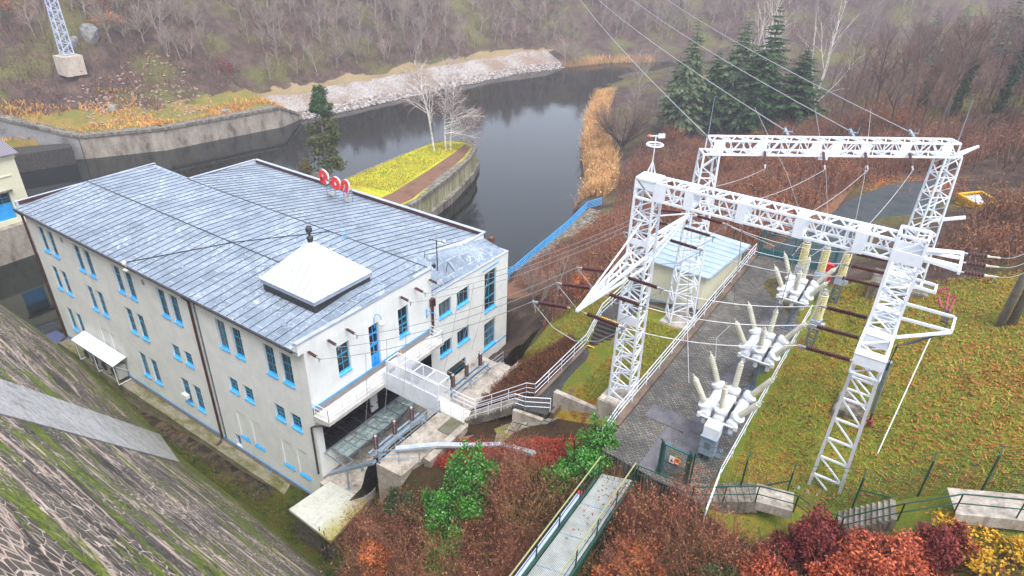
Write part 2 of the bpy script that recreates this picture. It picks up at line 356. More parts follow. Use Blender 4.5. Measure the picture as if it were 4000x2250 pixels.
def M_roof():
    t = NT('slate_grey_roof_sheets')
    b = t.node('ShaderNodeTexBrick'); b.offset = .5
    for k, v_ in (('Scale',1.),('Mortar Size',.022),('Mortar Smooth',.2),('Bias',0.),('Brick Width',1.3),('Row Height',.8)): b.inputs[k].default_value = v_
    for k, v_ in (('Color1',.0),('Color2',1.),('Mortar',.5)): b.inputs[k].default_value = (v_,v_,v_,1)
    d = t.noise(1.7, 4, .6); vv = t.vec((1,1,0), (0,0,math.pi/2))
    dm = t.node('ShaderNodeVectorMath'); dm.operation = 'ADD'; t.link(vv, dm.inputs[0])
    sc = t.node('ShaderNodeVectorMath'); sc.operation = 'SCALE'; nz = t.node('ShaderNodeTexNoise'); nz.inputs['Scale'].default_value = 2.; t.link(t.vec(), nz.inputs['Vector'])
    t.link(nz.outputs['Color'], sc.inputs[0]); sc.inputs['Scale'].default_value = .10; t.link(sc.outputs[0], dm.inputs[1]); t.link(dm.outputs[0], b.inputs['Vector'])
    base = t.ramp(b.outputs['Color'], [(0,'5e6a78'),(.5,'707d8c'),(1,'8592a2')])
    n = t.noise(.5, 6, .7); base = t.mix(.55, base, t.ramp(n, [(.3,'5c6a74'),(.5,'7c8998'),(.7,'919cae')]))
    sp = t.noise(16, 4, .8); base = t.mix(.5, base, t.ramp(sp, [(.3,.55),(.7,1.35)]), 'MULTIPLY')
    pale = t.math('MULTIPLY', b.outputs['Fac'], t.ramp(t.noise(1.1, 5, .7), [(.42,0.),(.56,1.)]))
    wsk = t.ramp(t.noise(.9, 9, .75, t.vec((2.2,.8,1)), 2.), [(.60,0.),(.68,.55)])
    rdg = t.math('ABSOLUTE', t.math('SUBTRACT', t.noise(1.5, 3, .6, None, .6), .5)); vein = t.math('MULTIPLY', t.ramp(rdg, [(.008,1.),(.03,0.)]), t.ramp(t.noise(.35, 3), [(.42,.1),(.6,.75)]))
    t.color(t.mix(t.math('MAXIMUM', t.math('MAXIMUM', t.math('MULTIPLY', pale, .9), wsk), vein), base, 'bcc6d0'))
    t.set(t.ramp(t.noise(.8, 6, .7), [(.35,.28),(.65,.6)]), 0, .5); t.bump(b.outputs['Fac'], .25, .02); return t.mat
m_roof = M_roof()
m_flash = M_paint('pale_zinc_flashing', 'b2b8c4', '9aa2b0', 1.2, .4, .2)

L = 34.14
house = thing('power_house', 'long white power station with blue window sills, slate grey roof and white pyramid skylight', 'power station', (17, 10, 0))
def facade(mb, plane, c, u0, u1, z0, z1, ops, depth=.24, mi=0, rmi=0):
    """wall sheet with real openings and their reveals; plane 'y' faces -y, plane 'x' faces +x"""
    P = (lambda u, d, z: (u, c+d, z)) if plane == 'y' else (lambda u, d, z: (c-d, u, z))
    us = sorted({u0, u1, *[q for o in ops for q in o[:2]]}); zs = sorted({z0, z1, *[q for o in ops for q in o[2:4]]})
    for a, b in zip(us[:-1], us[1:]):
        for p, q in zip(zs[:-1], zs[1:]):
            if any(o[0] <= a+1e-6 and o[1] >= b-1e-6 and o[2] <= p+1e-6 and o[3] >= q-1e-6 for o in ops): continue
            mb.quad(P(a,0,p), P(b,0,p), P(b,0,q), P(a,0,q), mi)
    for o in ops:
        a, b, p, q = o[:4]; d = o[4] if len(o) > 4 else depth; rmi = 1 if d > 1 else 0  # deep bay reveals take the black that stands in for shade
        mb.quad(P(a,0,p), P(a,d,p), P(a,d,q), P(a,0,q), rmi); mb.quad(P(b,0,q), P(b,d,q), P(b,d,p), P(b,0,p), rmi)
        mb.quad(P(a,0,q), P(a,d,q), P(b,d,q), P(b,0,q), rmi); mb.quad(P(b,0,p), P(b,d,p), P(a,d,p), P(a,0,p), rmi)
def window(plane, c, a, b, p, q, cols=2, rows=(.66,), sillw=.16, fm=None, sill=True, name='window', d=.2, mull=True):
    fm = fm or m_bluedk
    def bx(mb, ua, ub, da, db, za, zb):
        if plane == 'y': mb.box(ua, ub, c+da, c+db, za, zb)
        else: mb.box(c-db, c-da, ua, ub, za, zb)
    f = MB(); t_ = .06
    bx(f, a, a+t_, d-.05, d+.03, p, q); bx(f, b-t_, b, d-.05, d+.03, p, q); bx(f, a+t_, b-t_, d-.05, d+.03, q-t_, q); bx(f, a+t_, b-t_, d-.05, d+.03, p, p+.09)
    for r in rows:
        z = p+(q-p)*r; bx(f, a+t_, b-t_, d-.06, d+.02, z-.05, z+.05)
    for k in range(1, cols):
        u = a+(b-a)*k/cols; bx(f, u-.03, u+.03, d-.04, d+.025, p+.09, q-t_)
    zs = [p] + [p+(q-p)*r for r in rows]
    if mull:
        z = (zs[0]+zs[1])/2 if len(zs) > 1 else (p+q)/2; bx(f, a+t_, b-t_, d-.035, d+.015, z-.018, z+.018)
    o = obj(name, f, fm, house, base=None)
    g = MB(); bx(g, a+.01, b-.01, d, d+.02, p+.01, q-.01); WN[0] += 1; obj('pane', g, m_glass2 if WN[0]*7 % 5 == 1 else m_glass, o)
    if sill:
        s = MB(); A = (lambda u, dd, z: (u, c+dd, z)) if plane == 'y' else (lambda u, dd, z: (c-dd, u, z))
        a2, b2 = a-.03, b+.03
        q1 = [A(a2,-.09,p-.05), A(b2,-.09,p-.05), A(b2,d-.05,p+.07), A(a2,d-.05,p+.07), A(a2,-.09,p-.09), A(b2,-.09,p-.09), A(b2,d-.05,p-.02), A(a2,d-.05,p-.02)]
        s.add(q1, [(0,1,2,3),(7,6,5,4),(0,4,5,1),(1,5,6,2),(2,6,7,3),(3,7,4,0)]); obj('sill', s, m_blue, o)
    return o
W1 = [(x, x+1.06) for x in (0,1.59,5.93,7.55,11.92,13.55,17.9,19.5,24.95,26.64,30.0,31.65)]
front_ops = []; win = []
for i, (a, b) in enumerate(W1):
    front_ops.append((a, b, 9.68, 12.07)); win.append((a, b, 9.68, 12.07))
    r2 = (5.9, 8.26) if i < 6 else (5.9, 7.14); front_ops.append((a, b)+r2); win.append((a, b)+r2)
    if i in (0,1,4,5,6,7): front_ops.append((a, b, 1.48, 3.92)); win.append((a, b, 1.48, 3.92))
blind = [(a, b, 1.5, 3.95, .07) for a, b in ((25,26.1),(26.67,27.77),(30,31.1),(31.62,32.72),(5.93,7.0),(7.55,8.6))]
mb = MB()
facade(mb, 'y', 0, -1.85, L, .06, 13.1, front_ops + blind + [(24.05,24.75,.0601,1.3,.3)])
for a, b, p, q, d in blind: mb.quad((a,d,p),(b,d,p),(b,d,q),(a,d,q))
# gable wall (x = L) with the deep opening of the transformer bay, and the lower wing
g_ops = [(5.36,6.3,8.18,12.0),(2.47,3.56,9.74,11.97),(8.24,9.3,9.57,11.92),(.55,11.6,4.45,6.75,3.2)]
w_ops = [(12.68,14.2,8.9,10.28),(14.9,16.48,8.82,10.24),(12.66,14.15,5.24,6.5),(14.88,16.5,5.12,6.5),(18.62,20.3,6.5,10.3),(18.6,20.3,2.65,5.3),(13.4,16.0,.2,3.5)]
facade(mb, 'x', L, 0, 11.9, 2.2, 12.6, g_ops); facade(mb, 'x', L, 11.9, 22.05, .1, 10.9, w_ops)
mb.face([(L,0,12.6),(L,11.9,12.6),(L,11.9,13.68),(L,-.42,13.82),(L,-.42,13.1),(L,0,13.1)])
mb.face([(L,11.9,10.9),(L,22.05,10.9),(L,22.05,11.05),(L,11.9,11.36)])
mb.box(L-.35, L-.003, -.42, -.003, 12.95, 13.78)                          # cornice return at the eave corner
mb.quad((-1.85,0,.06),(-1.85,0,13.1),(-1.85,12.3,13.1),(-1.85,12.3,.06)); mb.quad((-1.85,12.3,.06),(-1.85,12.3,13.5),(4,12.3,13.5),(4,12.3,.06))
mb.quad((4,12.3,.06),(4,12.3,13.4),(.6,22.05,12.1),(.6,22.05,.06)); mb.quad((.6,22.05,.06),(.6,22.05,12.1),(L,22.05,11),(L,22.05,.06))
mb.quad((L,11.9,10.5),(L,11.9,13.68),(31.6,11.9,13.66),(31.6,11.9,10.5))
mb.quad((31.6,11.9,13.0),(31.6,22.0,11.2),(31.6,22.0,12.1),(31.6,11.9,13.6))
mb.box(33.6, L-.4, 5.3, 5.95, 2.3, 6.75)                                  # pier in the bay
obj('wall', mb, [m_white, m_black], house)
mb = MB(); mb.box(L-3.3, L-.02, .56, 11.6, 4.4, 4.44); mb.box(L-3.3, L-3.2, .56, 11.6, 4.45, 6.75); obj('bay_interior', mb, m_black, house)  # bay floor and back wall, shade put in as black colour
for a, b, p, q in win: window('y', 0, a, b, p, q, 2, (.64,) if q-p > 2 else (.6,), fm=m_bluedk)
window('x', L, 2.47, 3.56, 9.74, 11.97, 2, (.62,)); window('x', L, 8.24, 9.3, 9.57, 11.92, 2, (.36,.6))
for a, b, p, q in w_ops[:4]: window('x', L, a, b, p, q, 3, (), mull=False, fm=m_bluedk)
for a, b, p, q in w_ops[4:6]: window('x', L, a, b, p, q, 2, (.32,.62), mull=False)
window('x', L, 13.4, 16.0, .2, 3.5, 3, (.35,.7), sill=False, name='workshop_window', fm=M_paint('dark_teal_paint','1f5a70','184858'))
# doors
mb = MB(); d = .18; mb.box(L-d-.05, L-d, 5.36, 6.3, 8.18, 10.35)
door = obj('balcony_door', mb, m_blue, house)
mb = MB(); mb.box(L-d+.002, L-d+.03, 5.40, 5.46, 8.2, 12); mb.box(L-d+.002, L-d+.03, 6.2, 6.26, 8.2, 12); mb.box(L-d+.003, L-d+.04, 5.36, 6.3, 10.3, 10.42); mb.box(L-d+.003, L-d+.04, 5.36, 6.3, 11.15, 11.25); mb.box(L-d+.003, L-d+.035, 5.81, 5.86, 10.4, 12); mb.box(L-d+.003, L-d+.035, 5.81, 5.85, 8.2, 10.3)
obj('frame', mb, m_blue, door)
mb = MB(); mb.box(L-d-.02, L-d-.001, 5.37, 6.29, 10.36, 11.99); mb.box(L-d+.001, L-d+.006, 5.5, 5.78, 9.5, 10.15); mb.box(L-d+.001, L-d+.006, 5.9, 6.16, 9.5, 10.15); obj('pane', mb, m_glass, door)
mb = MB(); mb.tube((L-d+.02,5.9,9.2),(L-d+.1,5.9,9.2),.015); mb.tube((L-d+.1,5.78,9.2),(L-d+.1,5.9,9.2),.015); obj('handle', mb, m_dark, door)
mb = MB(); mb.box(24.05,24.75,.22,.27,-.2,1.3); mb.box(24.38,24.42,.2,.225,0,1.25); obj('cellar_door', mb, M_paint('deep_blue_paint','1f6cc0','1a5caa'), house)
for a, b, p, q, d in blind[:4]:
    mb = MB(); mb.add([(a-.03,-.07,p-.05),(b+.03,-.07,p-.05),(b+.03,.066,p+.08),(a-.03,.066,p+.08),(a-.03,-.07,p-.09),(b+.03,-.07,p-.09),(b+.03,.066,p-.03),(a-.03,.066,p-.03)],[(0,1,2,3),(7,6,5,4),(0,4,5,1),(1,5,6,2),(2,6,7,3),(3,7,4,0)])
    obj('blind_window_sill', mb, m_blue, house)
# round vents, blue string courses, plinth
for x in (4.25,16.27):
    mb = MB(); n = 20; ring = [(x+.2*math.cos(2*math.pi*k/n), 11.9+.24*math.sin(2*math.pi*k/n)) for k in range(n)]
    mb.add([(u,-.03,z) for u, z in ring]+[(u,-.004,z) for u, z in ring], [tuple(range(n))]+[(k,n+k,n+(k+1)%n,(k+1)%n) for k in range(n)]); obj('round_vent', mb, m_galv, house)
for b_ in ((-1.8, L, -.03, -.002, -.02, .07),(L+.002, L+.04, .0, 11.6, 8.56, 8.66),(L+.002, L+.04, 17.6, 22.0, 2.4, 2.5),(L+.002, L+.035, 18.3, 20.6, 10.62, 10.7)): mb = MB(); mb.box(*b_); obj('blue_trim', mb, m_blue, house)
for b_ in ((L+.003, L+.05, 0, 11.9, 8.02, 8.55),(-1.85, L+.02, -.05, .4, -.4, -.021),(L-.3, L+.06, 0.02, 1.6, 2.0, 2.6)): mb = MB(); mb.box(*b_); obj('plinth_band', mb, m_grey, house)
mb = MB(); mb.box(-1.9, 33.5, -.95, -.06, -3.4, -.42); mb.box(-1.9, 33.5, -.06, .5, -5.5, -.5); obj('plinth', mb, m_plinth, house)
# roof: gently cambered front strip, back strip falling to the parapet, low wing
zf = lambda y: np.interp(y, [-.45,5.8,12.1,22], [13.22,13.86,13.66,11.75])
mb = MB()
ys = [-.45,1.5,3.7,5.8,8,10,11.95]
for a, b in zip(ys[:-1], ys[1:]): mb.quad((-2.1,a,zf(a)),(L-.02,a,zf(a)),(L-.02,b,zf(b)),(-2.1,b,zf(b)))
mb.quad((-2.1,11.95,zf(11.95)),(4.1,11.95,zf(11.95)),(4.0,12.2,13.64),(-2.1,12.4,13.62))
mb.quad((4.0,11.95,zf(11.95)),(31.6,11.95,zf(11.95)),(31.6,22,11.75),(.62,22,11.75))
mb.quad((31.6,11.95,zf(11.95)),(L-.02,11.95,11.3),(L-.02,22,10.95),(31.6,22,11.6))
mb.quad((-2.1,-.45,13.22),(-2.1,-.45,13.08),(L,-.45,13.08),(L,-.45,13.22)); mb.quad((-2.1,-.45,13.08),(-2.1,0,13.08),(L,0,13.08),(L,-.45,13.08))
def seam(x, y0, y1, f): 
    pts = [y for y in (y0,5.8,y1) if y0 <= y <= y1]
    for a, b in zip(pts[:-1], pts[1:]): mb.bar((x,a,f(a)+.014),(x,b,f(b)+.014),.03,.04,None,1)
x = -1.6
while x < L-.2: seam(x, -.43, 11.95, zf); x += .8
x = 1.2+.4
while x < 31.5:
    y1 = 21.95; y0 = 12.0 if x > 4 else 12.0+(4-x)/3.4*9.8
    if y0 < y1: seam(x, y0, y1, lambda y: float(zf(y)))
    x += .8
for k in range(4):
    xx = 32.05+k*.6; h = (xx-31.6)/(L-31.6); mb.bar((xx,12.0,13.66-(13.66-11.3)*h+.02),(xx,21.9,11.6-(11.6-10.95)*h+.03),.035,.05,None,1)
mb.bar((-2.1,5.8,13.885),(26.6,5.8,13.885),.09,.035,None,1); mb.bar((4,11.97,13.68),(L-.1,11.97,13.68),.08,.03,None,1)
mb.bar((14.9,-.4,13.27),(19.5,5.8,13.9),.06,.05,None,1); mb.bar((19.5,5.8,13.9),(23.5,11.9,13.7),.06,.05,None,1)
roof = obj('roof', mb, [m_roof, m_dark], house)
mb = MB(); mb.box(-2.35,-2.1,-.2,12.5,13.3,13.74); obj('verge', mb, m_flash, roof); mb = MB(); mb.box(L-.3,L+.03,-.44,11.98,13.70,13.84)
mb.v[-8:] = [(p[0],p[1],p[2]-(.14 if p[1] > 5 else 0)) for p in mb.v[-8:]]; obj('verge', mb, m_flash, roof)
mb = MB(); mb.bar((.5,22.1,12.12),(31.6,22.1,12.12),.32,.06); mb.bar((3.95,12.25,13.62),(.55,22.0,12.13),.3,.07); mb.bar((31.55,22.1,12.14),(31.55,17.4,12.1),.24,.06)
mb.bar((31.5,22.08,11.06),(34.1,22.08,11.03),.24,.06); mb.bar((L-.1,12.05,11.42),(L-.1,22.0,11.07),.3,.05); obj('parapet_coping', mb, m_flash, roof)
mb = MB(); mb.box(.7,31.6,21.93,22.04,11.4,12.09); mb.box(31.62,34.0,21.9,22.03,10.6,11.02); mb.box(-2.1,-2.04,0,12.4,13.4,13.72); obj('parapet', mb, m_brown, roof)
mb = MB(); mb.tube((-2.1,-.52,13.13),(L-.42,-.52,13.13),.085,None,8); mb.bar((-2.1,-.47,13.17),(L-.4,-.47,13.17),.05,.07); obj('gutter', mb, m_dark, house, smooth=False)
for x in (-1.95, 22.35):
    mb = MB(); mb.poly([(x,-.5,13.05),(x,-.3,12.75),(x,-.14,12.5),(x,-.14,.1 if x > 0 else -.2),(x,-.35,-.25),(x,-.75,-.42)], .095, 8); obj('downpipe', mb, m_brown, house)
mb = MB(); mb.bar((22.75,-.03,12.9),(22.75,-.03,.0),.16,.04); obj('cable_duct', mb, m_gsteel, house)
mb = MB(); mb.poly([(L+.12,11.8,11.3),(L+.12,11.8,8.7)], .11, 8); mb.box(L+.02,L+.3,11.6,12.0,10.6,11.25); obj('downpipe', mb, m_brown, house)
mb = MB(); mb.poly([(L+1.2,.1,7.72),(L+.15,-.1,7.3),(L-.25,-.14,7.0),(L-.25,-.14,2.9)], .07, 8); obj('drain_pipe', mb, m_dark, house)
# skylight
sx0, sx1, sy0, sy1 = 26.82, 32.2, 2.75, 7.95; cx, cy = (sx0+sx1)/2-.15, (sy0+sy1)/2
mb = MB(); mb.box(sx0+.12,sx1-.12,sy0+.12,sy1-.12,13.6,14.22); base = obj('skylight', mb, m_dark, house)
mb = MB(); e = [(sx0,sy0),(sx1,sy0),(sx1,sy1),(sx0,sy1)]; za, zb, zt = 14.22, 14.5, 17.1
for i in range(4):
    a, b = e[i], e[(i+1)%4]; mb.quad((*a,za),(*b,za),(*b,zb),(*a,zb),1); mb.face([(*a,zb),(*b,zb),(cx,cy,zt)])
    for k in range(1, 9):
        u = k/9; p = V(*a,zb).lerp(V(*b,zb), u); tt = min(u,1-u)*2; q = p.lerp(V(cx,cy,zt), 0); apex_pt = V(*(a if u < .5 else b), zb).lerp(V(cx,cy,zt), tt)
        dn = V(cx-(a[0]+b[0])/2, cy-(a[1]+b[1])/2, 0)
        top = p + dn*tt; top.z = zb+(zt-zb)*tt; mb.bar(p+V(0,0,.012), top+V(0,0,.012), .035, .05, None, 1)
    mb.bar((*a,zb+.02),(cx,cy,zt+.02),.08,.05); mb.bar((*a,zb-.01),(*b,zb-.01),.05,.05,None,1)
mb.face([(*e[3],za),(*e[2],za),(*e[1],za),(*e[0],za)],1)
obj('skylight_roof', mb, [M_paint('white_translucent_sheet','d6dadd','c8cdd2',.8,.4), M_paint('zinc_edge','9aa4b2','8a94a4')], base)
mb = MB(); mb.lathe((cx,cy,17.0),(cx,cy,18.15),[(0,.14),(.1,.2),(.2,.2),(.25,.24),(.33,.22),(.36,.08),(.62,.08),(.66,.2),(.8,.24),(.88,.18),(1,.16)],12); obj('ventilation_stack', mb, m_dark, base, smooth=True)
# balcony
mb = MB(); mb.prism([(L+.052,-.05),(L+1.42,.03),(L+1.42,11.5),(L+.052,11.5)],[7.55,7.8,7.8,7.55],8.08); obj('balcony', mb, M_paint('balcony_concrete','c4c2be','aba7a2',1.1,.8,0,.2,.1), house)
bal = [c for c in house.children if c.name.startswith('balcony') and 'door' not in c.name][0]
def railing_mb(base, h=1.0, bars=3, gap=1.3, r=.022, posts=True, foot=False, closed_up=None):
    m = MB(); base = [V(p) for p in base]
    for k in range(bars):
        z = h*(1-k/bars) ; m.poly([p+V(0,0,z) for p in base], r if k else r*1.25, 6)
    for a, b in zip(base[:-1], base[1:]):
        n = max(1, round((b-a).length/gap))
        for k in range(n+1):
            p = a.lerp(b, k/n); m.tube(p, p+V(0,0,h), r*1.1, None, 6)
            if foot: m.box(p.x-.07,p.x+.07,p.y-.07,p.y+.07,p.z,p.z+.03)
    return m
obj('railing', railing_mb([(L+.1,.05,8.08),(L+1.36,.08,8.08),(L+1.36,5.0,8.08)]), m_wsteel, bal)
obj('railing', railing_mb([(L+1.36,6.2,8.08),(L+1.36,11.4,8.08),(L+.1,11.45,8.08)]), m_wsteel, bal)
# wall lamp, canopy with its machines, wall fittings
mb = MB(); mb.poly([(L+.02,5.9,11.7),(L+.06,5.9,12.5),(L+.18,5.93,12.8),(L+.4,6.0,12.86),(L+.58,6.05,12.66),(L+.6,6.05,12.4)],.03,6); lamp = obj('wall_lamp', mb, m_blue, house)
mb = MB(); mb.lathe((L+.6,6.05,12.45),(L+.6,6.05,11.98),[(0,.05),(.15,.16),(.5,.25),(.85,.17),(1,.04)],12); obj('lamp_globe', mb, m_white, lamp, smooth=True)
mb = MB(); mb.add([(2.55,-.06,2.25),(9.5,-.06,2.25),(9.3,-1.25,1.82),(2.35,-1.25,1.82),(2.55,-.06,2.2),(9.5,-.06,2.2),(9.3,-1.25,1.77),(2.35,-1.25,1.77)],[(0,3,2,1),(4,5,6,7),(0,1,5,4),(1,2,6,5),(2,3,7,6),(3,0,4,7)]); can = obj('canopy', mb, M_paint('white_sheet_metal','dfe3ec','d3d8e2',1,.4), house)
mb = MB()
for x in (2.7,5.8,9.1): mb.bar((x,-.05,.6),(x,-1.2,1.78),.05); mb.bar((x,-1.15,1.78),(x,-1.15,-.3),.05); mb.bar((x,-.05,-.3),(x,-1.15,-.3),.05)
obj('bracket', mb, m_wsteel, can)
for x in (3.4,4.9,6.4,7.9):
    mb = MB(); mb.box(x,x+1.1,-.95,-.12,.05,1.35); ac = obj('cooling_unit', mb, M_paint('beige_grey_steel','a9aaa8','9a9b9a'), can)
    mb = MB(); mb.lathe((x+.5,-.96,.7),(x+.5,-1.0,.7),[(0,.42),(1,.42)],16); obj('fan_grille', mb, m_dark, ac)
mb = MB(); mb.poly([(L+.05,11.2,10.5),(L+.5,11.2,10.5),(L+.05,11.2,9.9)],.03,6); mb.poly([(L+.05,11.2,10.6),(L+.05,11.2,9.8)],.03,6); mb.poly([(L+.5,11.2,10.5),(L+.85,11.25,10.45),(L+.9,11.25,10.2)],.025,6); obj('wall_bracket', mb, m_blue, house)
mb = MB()
for y in (0,.4): mb.poly([(27.6,-.05-y*.2,-.3),(27.6,-.6,-.75),(27.6,-.98,-1.2)],.03,6) if y == 0 else mb.poly([(28.1,-.05,-.3),(28.1,-.6,-.75),(28.1,-.98,-1.2)],.03,6)
for k in range(4): mb.tube((27.6,-.3-.22*k,-.5-.22*k),(28.1,-.3-.22*k,-.5-.22*k),.025,None,6)
obj('channel_ladder', mb, m_blue, house)
mb = MB(); mb.box(18.1,18.75,-.35,-.03,2.15,2.5); obj('window_unit', mb, m_white, house)
mb = MB(); mb.lathe((15.6,-.62,13.35),(15.6,-.62,13.75),[(0,.05),(.3,.14),(.7,.16),(1,.05)],10); mb.bar((15.6,-.5,13.1),(15.6,-.62,13.4),.05); mb.box(15.4,15.8,-.75,-.5,12.95,13.05); obj('floodlight', mb, m_white, house)
for x, y in ((3.0,1.2),(19.3,1.6),(31.2,1.0),(32.9,4.8),(33,8),(27.6,20),(33.3,20.4)):
    mb = MB(); z = float(zf(y)) if x < 31.7 or y < 11.9 else 11.2; mb.lathe((x,y,z+.01),(x,y,z+.08),[(0,.16),(1,.12)],10); mb.tube((x,y,z+.05),(x,y,z+.55),.012,None,5); obj('lightning_rod', mb, m_galv, house)
mb = MB(); mb.poly([(24.9,11.9,14.75),(25.0,11.9,13.72),(25.5,11.85,13.72),(25.55,11.85,14.6)],.035,6); mb.bar((24.85,11.9,14.75),(24.95,12.15,14.72),.05); mb.bar((25.5,11.85,14.6),(25.6,12.1,14.6),.05); obj('roof_bracket', mb, M_paint('pale_blue_paint','6fbbe0','60a8d0'), house)

# rooftop sign: red letters with white returns on a steel stand
sg = thing('rooftop_sign', 'red letter sign on a steel stand at the back edge of the slate roof', 'sign', (16.6,19.2,12.35))
m_sred = M_paint('sign_red_face','e0352c','d42f28',2,.4); m_swh = M_paint('sign_white_return','e6e2e2','d8d4d4',2,.4)
def bez(*p, n=10):
    p = [V(q) for q in p]; return [((1-t)**3*p[0]+3*(1-t)**2*t*p[1]+3*(1-t)*t*t*p[2]+t**3*p[3]) for t in [k/n for k in range(n+1)]]
def stroke(nm, pts, wd, yf=19.0, dep=.2):
    """thick rounded stroke in the x-z plane extruded in y: red front, white sides"""
    def outline(wd):
        lft, rgt = [], []
        for i, p in enumerate(pts):
            d = pts[min(i+1,len(pts)-1)]-pts[max(i-1,0)]; d = V(d[0],d[1]).normalized(); nn = V(-d[1],d[0])
            lft.append((p[0]+nn[0]*wd/2,p[1]+nn[1]*wd/2)); rgt.append((p[0]-nn[0]*wd/2,p[1]-nn[1]*wd/2))
        return lft, rgt
    m = MB()
    for w_, y0, y1, k in ((wd, yf, yf+.05, 0), (wd+.02, yf+.052, yf+dep, 1)):
        l, r = outline(w_); n = len(l)
        for i in range(n-1):
            m.quad((*[l[i][0]],y0,l[i][1]),(r[i][0],y0,r[i][1]),(r[i+1][0],y0,r[i+1][1]),(l[i+1][0],y0,l[i+1][1]),k)
            m.quad((l[i][0],y1,l[i][1]),(l[i+1][0],y1,l[i+1][1]),(r[i+1][0],y1,r[i+1][1]),(r[i][0],y1,r[i][1]),k)
            m.quad((l[i][0],y0,l[i][1]),(l[i+1][0],y0,l[i+1][1]),(l[i+1][0],y1,l[i+1][1]),(l[i][0],y1,l[i][1]),k)
            m.quad((r[i][0],y0,r[i][1]),(r[i][0],y1,r[i][1]),(r[i+1][0],y1,r[i+1][1]),(r[i+1][0],y0,r[i+1][1]),k)
        for q in (0, n-1): m.quad((l[q][0],y0,l[q][1]),(l[q][0],y1,l[q][1]),(r[q][0],y1,r[q][1]),(r[q][0],y0,r[q][1]),k)
    obj(nm, m, [m_sred, m_swh], sg)
def P2(l, ox, oz, s=1.): return [V(ox+a*s, oz+b*s) for a, b in l]
arcp = lambda cx, cz, rx, rz, a0, a1, n=18: [V(cx+rx*math.cos(R_(a0+(a1-a0)*k/n)), cz+rz*math.sin(R_(a0+(a1-a0)*k/n))) for k in range(n+1)]
stroke('letter_e', [V(14.62,14.02), V(14.9,14.1), V(15.3,14.3)] + arcp(14.98,14.26,.42,.52,0,310), .38)
m = arcp(15.92,13.94,.11,.11,0,360,12); stroke('letter_dot', m, .2)
stroke('letter_o', arcp(16.55,14.02,.37,.42,0,360,22), .42)
stroke('letter_n', [V(17.3,13.55), V(17.42,13.9), V(17.5,14.25)] + bez((17.5,14.25),(17.75,14.6),(18.2,14.55),(18.08,14.1))+[V(17.98,13.75),V(17.98,13.58),V(18.1,13.52)], .38)
mb = MB()
for x in (15.4,17.7):
    for y in (18.9,19.9): mb.bar((x,y,float(zf(y))),(x,y,13.45),.06)
    mb.bar((x,18.9,13.4),(x,19.9,13.4),.05); mb.bar((x,18.9,12.7),(x,19.9,13.35),.04)
for z in (13.4,13.75,14.3): mb.bar((14.6,19.32,z),(18.3,19.32,z),.05)
for x in (15.4,17.7): mb.bar((x,19.34,13.4),(x,19.34,14.7),.06)
mb.bar((15.4,18.9,12.75),(17.7,18.9,12.75),.04); mb.bar((14.4,19.3,14.95),(14.9,19.3,14.95),.05); mb.bar((18.2,19.3,14.85),(18.2,19.3,14.3),.04); obj('stand', mb, m_galv, sg)
for x in (15.3,17.3):
    mb = MB(); mb.box(x,x+.6,18.95,19.5,12.6,12.72); obj('ballast_slab', mb, m_conc_pale, sg)

# weather mast on the wing roof
ms = thing('antenna_mast', 'thin dark weather antenna mast with small sensors on the corner roof', 'antenna', (33.0,14.0,12.4))
mb = MB(); mb.tube((33,14,12.2),(33,14,14.9),.045,None,6); mb.bar((32.2,14,14.75),(33.6,14.2,14.75),.04); mb.bar((33,14,13.8),(32.0,13.7,13.5),.03); mb.bar((32.0,13.7,13.8),(32.0,13.7,13.1),.03); obj('mast', mb, m_dark, ms)
mb = MB(); mb.lathe((33.6,14.2,14.8),(33.6,14.2,15.0),[(0,.1),(.5,.13),(1,.04)],8); mb.box(33.1,33.5,13.98,14.12,14.6,14.72); obj('sensor', mb, m_white, ms)
mb = MB(); mb.box(32.6,32.8,13.8,14.05,12.3,12.75); mb.poly([(34,14.9,12.1),(33.5,14.6,12.9)],.03,5); mb.poly([(33.6,14.3,12.2),(33.6,14.5,12.8)],.03,5); obj('junction_box', mb, m_dark, ms)
mb = MB(); mb.box(32.0,32.35,22.056,22.5,11.2,11.75); o = obj('nest_box', mb, M_paint('rusty_wood','7a4a28','4a2e1c',4), base=(32.1,22.4,11.2)); tag(o, 'small rusty brown box fixed to the back corner of the white power station', 'box')
# ------------------------------------------------------------------ transformer pit, terrace, footbridge
def ribbed(mb, p0, p1, r=.085, core=.05, n=14, seg=12, mi=0):
    pr = [(0,core)]
    for k in range(n):
        t = (k+.08)/n; pr += [(t, core), (t+.42/n, r), (t+.6/n, r), (t+.84/n, core)]
    mb.lathe(p0, p1, pr+[(1,core)], seg, mi)
def wire(nm, pts, label, cat='cable', r=.02, group=None, sag=0, mat=None):
    pts = [V(p) for p in pts]
    if len(pts) == 2 and sag:
        a, b = pts; pts = [a.lerp(b, t/14)-V(0,0,sag*4*(t/14)*(1-t/14)) for t in range(15)]
    mb = MB(); mb.poly([p-pts[0] for p in pts], r, 5); o = obj(nm, mb, mat or m_alu); o.location = pts[0]; return tag(o, label, cat, group)

